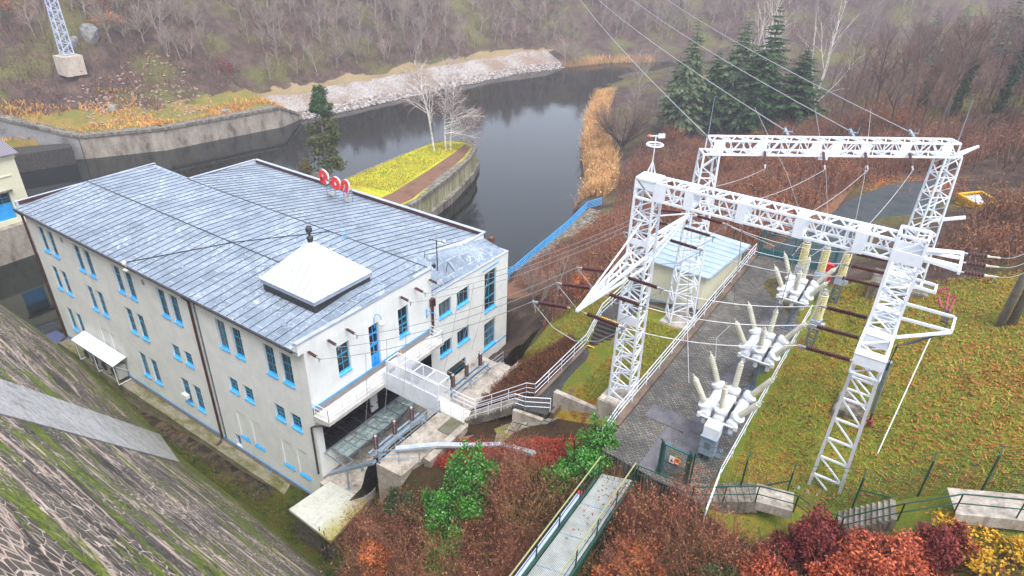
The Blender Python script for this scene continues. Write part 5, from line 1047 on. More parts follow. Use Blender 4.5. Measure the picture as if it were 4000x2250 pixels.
struct(obj('footpath', mb, m_conc))
hp = [V(p)+V(.15,-.6,0) for p in pts]; hp = [V(55.2,2.2,13.05)]+hp
rail = tag(obj('handrail', railing_mb(hp, h=1.0, bars=2, gap=1.9, r=.026), m_green), 'long dark green two-bar handrail along the stairs below the grass bank', 'railing')
# concrete pole, yellow skip
po = thing('concrete_pole', 'double grey concrete pole leaning out of the right edge above the bank', 'pole', (68.4,21,16.5))
for d in (-.26,.26):
    mb = MB(); mb.tube((68.4+d,21.2+d*.3,15.8),(68.7+d*.7,21.2,26.5),.23,.16,14); obj('shaft', mb, M_streak('grey_pole_concrete','8a857c','6e6a62','4a4842'), po, smooth=True)
mb = MB(); mb.box(68.2,68.7,21.0,21.4,24.0,24.15); obj('collar', mb, m_dark, po)
sk = thing('skip', 'yellow open skip with white contents beside the access road', 'skip', (66.3,50.8,14))
mb = MB(); P4 = [(64.9,50.6),(66.5,48.6),(68.1,50.6),(66.6,52.6)]
for i in range(4):
    a, b = P4[i], P4[(i+1)%4]; mb.bar((*a,14.0),(*b,14.0),.1,.2); mb.quad((*a,14.0),(*b,14.0),(*b,14.9),(*a,14.9)); mb.quad((*a,14.9),(*b,14.9),(*b,14.0),(*a,14.0)); mb.bar((*a,14.9),(*b,14.9),.14,.12)
obj('body', mb, m_yellow, sk); mb = MB(); mb.face([(*p,14.62) for p in P4]); obj('contents', mb, M_paint('white_debris','d4d4d8','9aa0a0',2.2,.8,0,.2,.4), sk)
mb = MB(); mb.lathe((74,52,18.4),(74,52,18.55),[(0,.5),(1,.45)],12); mb.tube((74,52,15.5),(74,52,18.4),.06); tag(obj('street_lamp', mb, m_galv), 'round street lamp at the right edge above the road', 'lamp')
# ------------------------------------------------------------------ dam face
t = NT('dam_masonry'); d0 = t.noise(.9, 4, .6)
vm = t.node('ShaderNodeVectorMath'); vm.operation = 'ADD'; nz = t.node('ShaderNodeTexNoise'); nz.inputs['Scale'].default_value = .8; nz.inputs['Detail'].default_value = 3; t.link(t.vec(), nz.inputs['Vector'])
sc = t.node('ShaderNodeVectorMath'); sc.operation = 'SCALE'; sc.inputs['Scale'].default_value = .45; t.link(nz.outputs['Color'], sc.inputs[0]); t.link(t.vec((1.5,2.5,2.5)), vm.inputs[0]); t.link(sc.outputs[0], vm.inputs[1])
vo = t.node('ShaderNodeTexVoronoi'); vo.feature = 'DISTANCE_TO_EDGE'; vo.inputs['Scale'].default_value = 1.5; t.link(vm.outputs[0], vo.inputs['Vector'])
vc = t.node('ShaderNodeTexVoronoi'); vc.inputs['Scale'].default_value = 1.5; t.link(vm.outputs[0], vc.inputs['Vector'])
big = t.noise(.16, 6, .65, t.vec((.5,1,1.3))); stone = t.mix(.5, t.ramp(vc.outputs['Color'], [(.1,'211f1d'),(.5,'3a3733'),(.9,'544e47')]), t.ramp(t.noise(5, 6, .8), [(.3,'302e2b'),(.7,'6a635b')]))
stone = t.mix(t.ramp(big, [(.5,0.),(.6,.6)]), stone, '6e6559')
jw = t.ramp(t.noise(.3, 5, .65), [(.36,.01),(.5,.03),(.64,.1)]); joint = t.math('LESS_THAN', vo.outputs['Distance'], jw)
c = t.mix(joint, stone, t.ramp(t.noise(.5, 4, .7), [(.35,'b8a290'),(.5,'dcc4b2'),(.68,'ac9a86')]))
run = t.ramp(t.noise(.5, 9, .72, t.vec((.3,1.5,2.1)), 1.2), [(.535,0.),(.57,.92)]); c = t.mix(run, c, t.ramp(t.noise(3, 5, .7), [(.35,'b89e8a'),(.65,'dec6b6')]))
drk = t.ramp(t.noise(.45, 8, .7, t.vec((.3,1.4,1.9)), .8), [(.53,0.),(.6,.85)]); c = t.mix(drk, c, '2b2824')
mo = t.ramp(t.noise(.34, 10, .75, t.vec((.3,1.3,1.7)), .7), [(.53,0.),(.555,1.)]); sep = t.node('ShaderNodeSeparateXYZ'); t.link(t.pos.outputs['Position'], sep.inputs[0])
low = t.ramp(t.math('ADD', t.math('MULTIPLY', sep.outputs[2], -.11), t.math('MULTIPLY', t.noise(.6, 7, .7, t.vec((.4,1,1))), 1.7)), [(.62,0.),(.8,1.)])
mossc = t.ramp(t.noise(3.5, 7, .85), [(.32,'262c06'),(.48,'566412'),(.64,'8c9a22')]); c = t.mix(t.math('MAXIMUM', t.math('MULTIPLY', mo, .95), t.math('MULTIPLY', low, .85)), c, mossc)
t.color(c); t.set(.75, 0, .3); t.bump(t.math('ADD', t.math('MINIMUM', vo.outputs['Distance'], .1), t.math('MULTIPLY', t.noise(9, 5, .8), .05)), .7, .5); m_dam = t.mat
DY = lambda x, z: float(np.interp(x,[-45,-5,5,20,40,60,95],[-1.4,-1.3,-1.6,-3.3,-3.9,-4.2,-4.5]))-.554*z
mb = MB(); xs = np.linspace(-45, 95, 29); zs = np.linspace(-7, 37.5, 16)
for a, b in zip(xs[:-1], xs[1:]):
    for p, q in zip(zs[:-1], zs[1:]): mb.quad((a,DY(a,p),p),(b,DY(b,p),p),(b,DY(b,q),q),(a,DY(a,q),q))
for a, b in zip(xs[:-1], xs[1:]): mb.quad((a,DY(a,37.5),37.5),(b,DY(b,37.5),37.5),(b,DY(b,37.5)-5,37.5),(a,DY(a,37.5)-5,37.5))
mb.face([(-45,DY(-45,37.5)-5,37.5),(-45,DY(-45,37.5)-5,-7),(95,DY(95,37.5)-5,-7),(95,DY(95,37.5)-5,37.5)])
dam = thing('dam', 'steep old masonry dam face with pale joints and bright moss filling the lower left', 'dam', (20,-5,0)); obj('dam_face', mb, m_dam, dam)
t = NT('smooth_concrete_band'); f = t.noise(.7, 7, .7, t.vec((.6,2,2))); t.color(t.mix(.6, t.ramp(f, [(.35,'7e7a74'),(.5,'aca9a4'),(.65,'c6c4c2')]), t.ramp(t.noise(3.5, 7, .8, t.vec((.5,1.5,1.5)), .8), [(.42,'5a564c'),(.5,'b4b2ae'),(.7,'cccac8')]))); t.set(.75)
mb = MB(); off = V(0,.875,.484)*.07
S_ = [(32.4,-14.6,19.66),(40.0,-16.5,22.74),(25.0,-4.9,2.6),(16.6,-2.2,-1.3)]; top = [V(p)+off for p in S_]; bot = [V(p)-off for p in S_]
mb.add(top+bot, [(0,1,2,3),(7,6,5,4)]+[(k,k+4,(k+1)%4+4,(k+1)%4) for k in range(4)]); obj('concrete_band', mb, t.mat, dam)

mb = MB(); xs_ = np.arange(-1.5, 30.1, .8)
for a, b in zip(xs_[:-1], xs_[1:]):
    f_ = lambda x: (-1.95+.12*math.sin(x*1.7)-(.35 if x > 18 else 0), -1.0-.06*math.sin(x*2.3))
    mb.quad((a,f_(a)[0],gz(a,f_(a)[0])+.05),(b,f_(b)[0],gz(b,f_(b)[0])+.05),(b,f_(b)[1],gz(b,-1.2)+.05),(a,f_(a)[1],gz(a,-1.2)+.05))
t = NT('wet_channel_mud'); t.color(t.ramp(t.noise(1.2, 7, .7), [(.35,'1c1a16'),(.5,'3a3024'),(.6,'5a4a34'),(.7,'6a4a34')])); t.set(.2, 0, .5); struct(obj('channel', mb, t.mat))
# ------------------------------------------------------------------ river walls, island, far buildings
def wallrun(nm, label, pts, z0, z1, th, mat, cop=True, cap='concrete wall'):
    tt = thing(nm, label, 'wall', pts[0]+(z0,)); mb = MB(); mc = MB()
    for (a, b), (za, zb) in zip(zip(pts[:-1], pts[1:]), zip(z1[:-1], z1[1:])):
        a2, b2 = V(*a,0), V(*b,0); d = (b2-a2).normalized(); n_ = V(-d.y,d.x,0)*th
        q = [a2,b2,b2+n_,a2+n_]; mb.prism([tuple(p[:2]) for p in q], z0, [za-.5,zb-.5,zb-.5,za-.5])
        o_ = V(d.y,-d.x,0)*.25; q = [a2+o_,b2+o_,b2+n_,a2+n_]; mc.prism([tuple(p[:2]) for p in q], [za-.496,zb-.496,zb-.496,za-.496], [za,zb,zb,za])
    obj('wall_body', mb, mat, tt); obj('coping', mc, m_conc_dark, tt); return tt
m_rw = M_streak('river_wall_concrete', 'a39a8e', '8a8074', '45403a', (.5,.5,.2))
wallrun('river_wall', 'long pale streaked concrete river wall on the far bank', [(-63.8,31.9),(-57.3,43.4),(-52.9,66.3)], -6, [.1,.1,.1], 1.7, m_rw)
wallrun('river_wall', 'short wedge of river wall dropping to the gravel bank', [(-52.85,66.4),(-54.6,72.4)], -6, [.05,-2.8], 1.7, m_rw)
wallrun('wing_wall', 'plain grey wing wall rising to the left from the river wall corner', [(-92,8),(-76,17),(-63.9,31.8)], -6, [14,7,.15], 1.7, M_streak('grey_wing_wall','8f8e8c','828180','5e5c58',(.3,.3,.3)))
mb = MB(); mb.prism([(-86,6),(-66.5,18),(-62.5,29.8),(-66,31),(-90,14)], -6, -1.2); tag(obj('quay_block', mb, M_streak('dark_wet_stone','4a4640','383530','24221e',(2,2,2))), 'dark wet stone ledge at the foot of the wing wall', 'wall')
# island
isl = [(-11.5,24),(-12.3,46.5),(-13.6,67),(-12.2,70.8),(-9.8,72.9),(-7.4,72.6),(-5.7,70.6),(-3.2,65.5),(-.4,56),(2.4,45.5),(3,24)]
it_ = thing('island', 'grassy concrete-walled island dividing the river behind the power station', 'island', (-6,55,-4))
mb = MB(); mb.prism(isl, -7, -.62); obj('wall', mb, M_streak('mossy_island_wall','a8a08c','7a7a4a','3e3c28',(1.2,1.2,.15)), it_)
mb = MB(); c0 = (-5.3,52)
def inset(p, d, ce=(-5.3,55)): v = V(p[0]-ce[0], p[1]-ce[1]); return (p[0]-v.x/max(v.length,.1)*d, p[1]-v.y/max(v.length,.1)*d)
outp = [inset(p,-.25) for p in isl]; inp = [inset(p, .35 if p[0] < -11 else 1.35) for p in isl]
for k in range(len(isl)-1):
    mb.prism([outp[k+1],outp[k],inp[k],inp[k+1]][::-1] if False else [outp[k],inp[k],inp[k+1],outp[k+1]], -.6, 0)
obj('coping', mb, m_conc_dark, it_)
mb = MB(); mb.prism([inset(p,-.9) for p in isl[4:]], -7, -3.0); obj('footing', mb, m_conc_dark, it_)
mb = MB(); n = len(inp); mb.face([(p[0],p[1],-.06) for p in inp[::-1]]); obj('lawn', mb, M_grass('island_grass',['8a5a24','a8822e','8f9a26','b8a82a','7aa020','9a7a30'],.16), it_)
mb = MB(); st_ = [(-8.5,71),(-6.6,70.4),(-4.2,65),(-1.5,56),(1.2,46),(1.5,34),(-2.5,34),(-2.6,46),(-4.6,56),(-7,66)]; mb.face([(p[0],p[1],-.045) for p in st_]); obj('leaf_path', mb, M_grass('brown_leaf_path',['5a4436','6e5242','7c5c48','4e3c30'],.5), it_)
# little house on the pier, left edge
mb = MB(); mb.prism([(-46,-9),(-31.9,-9),(-31.6,6),(-31.7,9),(-32.4,11.2),(-34,12.4),(-46,13)], -7, [.18]*7); tag(obj('pier', mb, m_rw), 'round-nosed concrete pier under the cream gatehouse at the left edge', 'pier')
gh = thing('gatehouse', 'cream gatehouse with bright blue shutter cut off by the left picture edge', 'building', (-38,2,.2))
mb = MB(); facade(mb, 'x', -32.6, -8, 10.95, .2, 8.75, [(6.4,9.1,.8,4.4,.4)]); mb.quad((-32.6,10.95,.2),(-45,10.95,.2),(-45,10.95,12),(-32.6,10.95,8.75)); mb.quad((-45,-8,.2),(-32.6,-8,.2),(-32.6,-8,8.75),(-45,-8,12)); mb.box(-32.59,-32.45,-8,11.05,8.3,8.75); mb.box(-32.598,-32.5,5.5,10,6.2,6.35); obj('wall', mb, m_creamwall, gh)
mb = MB(); mb.box(-32.95,-32.88,6.4,9.1,.8,2.85); obj('shutter', mb, m_blue, gh)
window('x', -32.6, 6.4, 9.1, 2.87, 4.4, 3, (.5,), sill=False, name='window', d=.3); w_ = [c for c in house.children][-1]; w_.parent = gh; w_.location = house.location-gh.location
mb = MB(); mb.box(-32.59,-32.2,6.1,9.5,4.42,4.56); obj('hood', mb, m_conc_dark, gh)
t = NT('corrugated_sheet'); wv_ = t.node('ShaderNodeTexWave'); wv_.inputs['Scale'].default_value = 1.2; t.link(t.vec((0,1,0)) , wv_.inputs['Vector']); wv_.bands_direction = 'Y'; t.color(t.ramp(wv_.outputs['Fac'], [(.2,'57535a'),(.8,'857f88')])); t.set(.6)
mb = MB(); q = [(-32.1,-8.4,8.78),(-32.1,11.4,8.78),(-45.2,11.4,12.2),(-45.2,-8.4,12.2)]; mb.add(q+[(p[0],p[1],p[2]+.12) for p in q], [(3,2,1,0),(4,5,6,7),(0,1,5,4),(1,2,6,5),(2,3,7,6),(3,0,4,7)]); obj('roof', mb, t.mat, gh)
mb = MB(); mb.box(-4.6,-2.0,-2.2,.1,-.75,-.6)
for x in np.arange(-4.5,-2,.3): mb.box(x,x+.04,-2.2,.1,-.6,-.58)
tag(obj('platform', mb, M_paint('blue_grey_grating','4a5272','3c4360',3,.5)), 'small blue-grey grating platform at the left foot of the power station', 'platform')
rl('railing', 'thin dark blue railing round the small grating platform', [(-1.95,-2.15,-.58),(-4.5,-2.15,-.58),(-4.5,0,-.58)], M_paint('dark_blue_paint','2a4a86','24407a'), bars=2)
# blue riverside railing and strip
bs = [(25.2,31.5,-.6),(24.9,36,-1),(24.1,44,-1),(23.4,52,-1),(22.2,60,-1),(23.2,62.6,-.95)]
rl('railing', 'bright blue riverside railing curving along the near river edge', bs, M_paint('vivid_blue_paint','35b0f4','2aa2ea',2,.5), bars=5, gap=2.2, h=1.2, r=.036)
wallrun('quay_wall', 'low concrete quay under the blue riverside railing', [(24.4,61),(25.3,52),(26,44),(26.7,36),(27.2,31)][::-1], -6, [-1.0]*5, 2.2, m_conc)
mb = MB(); mb.box(30.5,32.6,30.5,31.6,.5,1.1); o = obj('white_tarp', mb, M_paint('white_plastic','dfe2e6','cdd2d8')); tag(o, 'bundle of white plastic lying in the bushes beside the white corner wall', 'tarp')
# pylon on the left slope
py = V(-79,40.5,9.6); pl = thing('pylon', 'pale blue-grey lattice pylon on a concrete block on the left hillside', 'pylon', py)
mb = MB(); lattice(mb, py+V(0,0,1.2), py+V(0,0,22), 1.7, 1.7, (0,1,0), 22, .16, .1, side=(1.1,1.1)); obj('lattice', mb, M_paint('pale_pylon_steel','b9c2d6','a6b0c6'), pl)
mb = MB(); p = py; mb.prism([(p.x-1.8,p.y-1.8),(p.x+1.8,p.y-1.8),(p.x+1.8,p.y+1.8),(p.x-1.8,p.y+1.8)], p.z-2.6, p.z+.9); obj('base', mb, M_streak('pale_pylon_base','c4b9aa','b0a494','8a8074',(.5,.5,.3)), pl)
# rock outcrops and riprap
def rock_mesh(seed, nv=26):
    import bmesh
    r = random.Random(seed); bm = bmesh.new()
    for _ in range(nv):
        u = V(r.gauss(0,1), r.gauss(0,1), r.gauss(0,1)).normalized()*r.uniform(.75,1); bm.verts.new(u)
    bmesh.ops.convex_hull(bm, input=bm.verts); me = bpy.data.meshes.new('rock'); bm.to_mesh(me); bm.free(); return me
m_rock = M_paint('grey_rock', '8a8a86', '5c5a54', 1.5, .9, 0, .2, .5)
for i, (x, y, s, lb) in enumerate([(-82.5,47,(1.6,2.2,3.4),'tall pale grey rock outcrop to the right of the pylon'),(-83,44,(1.2,1.5,2.0),'smaller grey rock beside the tall outcrop'),(-94,92,(2.,3.,4.),'grey crag among trees at the top of the left hillside'),(-86,66,(1.2,2.,2.),'low grey rock right of the orange bushes'),(-68.5,41,(.8,1.,1.),'pale boulder lying in the rubble below the pylon'),(-57.5,57,(.9,1.6,.6),'flat grey boulder among the dry grass behind the river wall')]):
    me = rock_mesh(40+i); me.materials.append(m_rock); o = bpy.data.objects.new('rock', me); C.objects.link(o); o.location = (x,y,gz(x,y)+s[2]*.15); o.scale = s; tag(o, lb, 'rock')
def scatter_rocks(nm, pts, rng, smin, smax, mat):
    v, f = [], []; base = [np.array([vv.co[:] for vv in rock_mesh(70+k, 12).vertices]) for k in range(5)]; fs = [[tuple(p.vertices) for p in rock_mesh(70+k, 12).polygons] for k in range(5)]
    off = 0
    for (x, y, z) in pts:
        k = rng.randrange(5); s = rng.uniform(smin, smax); q = base[k]*np.array([s*rng.uniform(.8,1.4),s,s*.75])+np.array([x,y,z]); v.append(q); f += [(a+off,b+off,c+off) for a,b,c in fs[k]]; off += len(q)
    me = mesh_np(nm, np.concatenate(v), np.array(f), mat); o = bpy.data.objects.new(nm, me); C.objects.link(o); return o
t = NT('riprap_stone'); t.color(t.ramp(t.island(), [(0,'6a625c'),(.4,'8f8680'),(.7,'b0a8a2'),(1,'74625a')])); t.set(.9); m_rip = t.mat
rng = random.Random(5); pts = []
LBa = np.array(LB, float); seg = np.hypot(*(LBa[1:]-LBa[:-1]).T); cum = np.concatenate([[0],np.cumsum(seg)])
def on_left(arc, d):
    k = int(np.searchsorted(cum, arc)-1); k = max(0, min(k, len(seg)-1)); u = (arc-cum[k])/seg[k]; p = LBa[k]+(LBa[k+1]-LBa[k])*u; t_ = (LBa[k+1]-LBa[k])/seg[k]; return p[0]-t_[1]*d, p[1]+t_[0]*d
arc0 = cum[5]
for _ in range(2600):
    a = rng.uniform(arc0+6, arc0+93); x, y = on_left(a, rng.uniform(-.5,2.3)); pts.append((x,y,max(gz(x,y),WATER-.3)+.05))
tag(scatter_rocks('riprap', pts, rng, .22, .62, m_rip), 'band of loose grey riprap stones along the water under the gravel bank', 'stones', None, 'stuff')
pts = []
for _ in range(380):
    x, y = rng.uniform(-76,-60), rng.uniform(36,58)
    if gz(x,y) > .2: pts.append((x,y,gz(x,y)+.05))
tag(scatter_rocks('rubble', pts, rng, .2, .5, M_paint('pinkish_rubble','a08476','86695c')), 'pinkish rubble strewn on the slope below the pylon', 'stones', None, 'stuff')
# ------------------------------------------------------------------ vegetation
class VG:
    """collects thin quads: 3-sided twigs and leaf quads, one island each"""
    def __init__(s, seed): s.v = []; s.f = []; s.m = []; s.r = random.Random(seed); s.n = 0
    def seg(s, p, q, r0, r1, mi=0, k=3):
        d = q-p; d = d.normalized() if d.length > 1e-6 else V(0,0,1); a = d.orthogonal().normalized(); b = d.cross(a); o = s.n
        for c, r in ((p, r0), (q, r1)):
            for i in range(k):
                t = 2*math.pi*i/k; e = c+a*(r*math.cos(t))+b*(r*math.sin(t)); s.v.append((e.x,e.y,e.z))
        for i in range(k): s.f.append((o+i, o+(i+1)%k, o+k+(i+1)%k, o+k+i)); s.m.append(mi)
        s.n += 2*k
    def line(s, pts, r0, r1, mi=0, k=3):
        """one connected tapering tube"""
        n = len(pts); o = s.n
        for i, p in enumerate(pts):
            d = (pts[min(i+1,n-1)]-pts[max(i-1,0)]); d = d.normalized() if d.length > 1e-6 else V(0,0,1); a = d.cross(V(.3,.9,.1)); a = a.normalized() if a.length > .05 else d.orthogonal().normalized(); b = d.cross(a); r = r0+(r1-r0)*i/(n-1)
            for j in range(k):
                t = 2*math.pi*j/k; e = p+a*(r*math.cos(t))+b*(r*math.sin(t)); s.v.append((e.x,e.y,e.z))
        for i in range(n-1):
            for j in range(k): s.f.append((o+i*k+j, o+i*k+(j+1)%k, o+(i+1)*k+(j+1)%k, o+(i+1)*k+j)); s.m.append(mi)
        s.n += n*k
    def leaf(s, p, d, up, L, w, mi=1):
        d = V(d).normalized(); a = d.cross(V(up)); a = a.normalized() if a.length > 1e-4 else d.orthogonal().normalized(); o = s.n
        for e in (p, p+d*L*.5+a*w*.5, p+d*L, p+d*L*.5-a*w*.5): s.v.append((e.x,e.y,e.z))
        s.f.append((o,o+1,o+2,o+3)); s.m.append(mi); s.n += 4
    def rv(s): 
        while True:
            q = V(s.r.uniform(-1,1), s.r.uniform(-1,1), s.r.uniform(-1,1))
            if .05 < q.length < 1: return q.normalized()
    def grow(s, p, d, L, r, lev, spec, mi=0):
        """recursive limb; spec[lev] = (children, child length, angle, wiggle, lift, segments)"""
        ch, cl, ang, wig, lift, ns = spec[lev][:6]; pts = [p]; q = V(p); dd = V(d).normalized()
        for i in range(ns):
            dd = (dd + s.rv()*wig + V(0,0,lift)).normalized(); q = q+dd*(L/ns); pts.append(V(q))
        last = lev == len(spec)-1
        s.line(pts, r, r*(.35 if not last else .3), mi if not last else spec[lev][6] if len(spec[lev]) > 6 else mi, 5 if lev == 0 else 3)
        if last: return
        for c in range(ch):
            t = (c+s.r.random())/ch*.75+.25 if lev else (c+s.r.random())/ch*(1-spec[0][7] if len(spec[0]) > 7 else .7)+(spec[0][7] if len(spec[0]) > 7 else .3)
            t = min(t,.999); i = int(t*ns); u = t*ns-i; b = pts[i].lerp(pts[i+1], u); e = (pts[i+1]-pts[i]).normalized()
            o = s.rv(); o = (o-e*o.dot(e)).normalized(); nd = (e*math.cos(ang)+o*math.sin(ang)).normalized()
            s.grow(b, nd, L*cl*(1.15-.6*t)*s.r.uniform(.75,1.25), r*(1-.6*t)*.55, lev+1, spec, mi)
    def mesh(s, name, mats): return mesh_np(name, np.array(s.v, np.float32), np.array(s.f, np.int32), mats, s.m)
def inst(me, name, label, cat, loc, rz=0, sc=1., group=None):
    o = bpy.data.objects.new(name, me); C.objects.link(o); o.location = loc; o.rotation_euler = (0,0,rz); o.scale = (sc,)*3 if not isinstance(sc, tuple) else sc
    return tag(o, label, cat, group)
def mtwig(name, cols): return M_leaf(name, cols, .85, .5)
m_bark = M_paint('grey_brown_bark', '6a5d55', '4c423c', 3, .9, 0, .1, .3, (1,1,.3))
m_twig = mtwig('bare_twigs', ['5e4c48','6e5a56','7a655e','64504a'])
m_twig_r = mtwig('reddish_twigs', ['6e4a40','84584a','946656','5e4038'])
m_twig_o = mtwig('olive_twigs', ['6a604a','7a6e54','86785e'])
m_birch = M_paint('white_birch_bark', 'd8d2ca', '8a8078', 4, .8, 0, .2, .2, (1,1,.5), .5, .62)
m_need = M_leaf('spruce_needles', ['223a22','2c4a28','3a5a30','4a6434'], .7)
m_pine = M_leaf('blue_green_needles', ['3c5440','4c6648','5e7048','72744a'], .7)
m_ivy = M_leaf('evergreen_leaves', ['245218','2f6a1e','428428','5c9a38','376f1e'], .4, .9, 0, .45)
m_ivy_d = M_leaf('dark_ivy_leaves', ['1e3620','284628','36543a'], .6)
m_copper = M_leaf('copper_leaves', ['7a3424','9c4630','bc5e3e','cc7048','8a3a2e'], .6, .7)
m_orange = M_leaf('orange_dead_leaves', ['a85a34','b86a3e','96502e','c47a4c'], .6, .7)
m_dark_red = M_leaf('dark_red_leaves', ['5a2224','6e2a2a','82342e','8f4436'], .6, .7)
m_rust = M_leaf('rusty_brush', ['7a4c34','8e5a3e','9c6a4c','6e4630','a87a58'], .8, .5)
m_reed = M_leaf('golden_reeds', ['c89a62','d8ac74','b88a54','dcb684'], .8, .4)
m_brush_s = M_leaf('hillside_brushwood', ['54443e','665048','725a4e','7c5a48','5c4c40','6a5e48','8a5a40'], .9, .12)
m_scar = M_leaf('scarlet_groundcover', ['a83a2c','c04834','8a3828','74402c','5e3a28'], .7, .9)
m_brown_c = M_leaf('brown_groundcover', ['4a2e20','5c3826','6e4630','7a4c2c','40301e'], .8, .9)

m_bark_h = M_paint('pale_hillside_bark', 'a2968a', '80746a', 3, .9, 0, .1, .3, (1,1,.3))
SP_TREE = [(15,.5,.75,.10,.05,6,0,.28),(9,.5,.7,.22,.06,4),(7,.5,.65,.3,.05,3),(0,0,0,.3,.03,2,1)]
def bare(seed, h, spec=SP_TREE, r=None, lean=.08, mats=None, stems=1, name='bare_tree'):
    g = VG(seed)
    for k in range(stems):
        a = g.r.uniform(0,6.28); g.grow(V(.35*k*math.cos(a),.35*k*math.sin(a),-.3), V(g.r.uniform(-1,1)*lean*(1+stems*.5),g.r.uniform(-1,1)*lean*(1+stems*.5),1), h*g.r.uniform(.85,1.1), r or h*.016, 0, spec)
    return g.mesh(name, mats or [m_bark, m_twig])
m_twig_s = [mtwig('pink_brown_twigs',['8a5a4c','9c6a58','7a4a40']), mtwig('ochre_twigs',['8a6a48','9a7a54','745436']), mtwig('wine_red_twigs',['7a443e','8c544a','6a3a36'])]
T_hill = [bare(100+k, 7.5, mats=[[m_bark_h,m_twig],[m_bark_h,m_twig_r],[m_bark_h,m_twig_o]][k%3], stems=1+k%2) for k in range(6)]
SP_TALL = [(12,.42,.6,.07,.05,7,0,.38),(8,.5,.65,.2,.06,4),(7,.5,.65,.3,.05,3),(0,0,0,.3,.03,2,1)]
T_tall = [bare(130+k, 11, SP_TALL, mats=[[m_bark,m_twig_r],[m_bark,m_twig]][k%2]) for k in range(5)]
SP_SHRUB = [(7,.55,.5,.14,.05,4,0,.15),(6,.55,.6,.25,.05,3),(0,0,0,.3,.05,2,1)]
def shrub(seed, h, n, mats, leaf=None, spread=.55, leafn=3, ls=.12):
    g = VG(seed)
    for k in range(n):
        a = g.r.uniform(0,6.28); d = g.r.random()**.5*spread*h*.4
        g.grow(V(d*math.cos(a),d*math.sin(a),-.2), V(math.cos(a)*spread*g.r.random(),math.sin(a)*spread*g.r.random(),1), h*g.r.uniform(.6,1.1), .012*h**.5, 0, SP_SHRUB)
    if leaf:
        m = len(g.v)
        for i in range(0, m, max(1, 6*4//max(1,leafn))):
            p = V(g.v[i])
            if p.z > h*.25 and g.r.random() < .6: g.leaf(p, g.rv(), g.rv(), ls*g.r.uniform(.7,1.4), ls*.6, 2)
    return g.mesh('shrub', mats+([leaf] if leaf else []))
S_twig = [shrub(200+k, 2.3, 20, [m_twig_s[k], m_twig_s[k]], m_rust, .6, 2, .09) for k in range(3)]
S_rust = [shrub(210+k, 2.6, 11, [m_twig_r, m_twig_r], m_rust, .5, 5, .14) for k in range(4)]

def conifer(seed, h, rad, mats, droop=.25, bare_to=.08, dens=1., top=.02, shape=.85):
    g = VG(seed); g.line([V(0,0,-.5),V(.03*h*.1,0,h*.5),V(0,0,h)], h*.013, .02, 0, 6)
    z = h*bare_to
    while z < h*.985:
        t = (z/h-bare_to)/(1-bare_to); R = rad*min(1,(1-t)**shape*1.25)*g.r.uniform(.75,1.15)+top*h; n = max(4, int(8*dens*(1-.3*t)))
        for k in range(n):
            a = 6.283*(k+g.r.random())/n; L = R*g.r.uniform(.6,1.1); d0 = V(math.cos(a),math.sin(a),g.r.uniform(-.1,.25)); pts = [V(0,0,z)]
            for i in range(4): d = (d0+V(0,0,-droop*(i/3)+.12*(i == 3))).normalized(); pts.append(pts[-1]+d*L/4)
            g.line(pts, .012*L+.01, .008, 0, 3)
            for i in range(1, 5):
                e = (pts[i]-pts[i-1]).normalized(); side = e.cross(V(0,0,1)).normalized()
                for _ in range(int(7*dens)+1):
                    b = pts[i-1].lerp(pts[i], g.r.random()); sd = side*g.r.choice((-1,1)); w = L*.34*(1.25-i*.2)
                    g.leaf(b, e*.7+sd*g.r.uniform(.3,1)+V(0,0,-droop*g.r.random()*1.6-.1), V(0,0,1)+g.rv()*.8, w*g.r.uniform(.7,1.3), w*.46, 1)
        z += h*.03*g.r.uniform(.7,1.3)/dens**.3
    return g.mesh('conifer', mats)
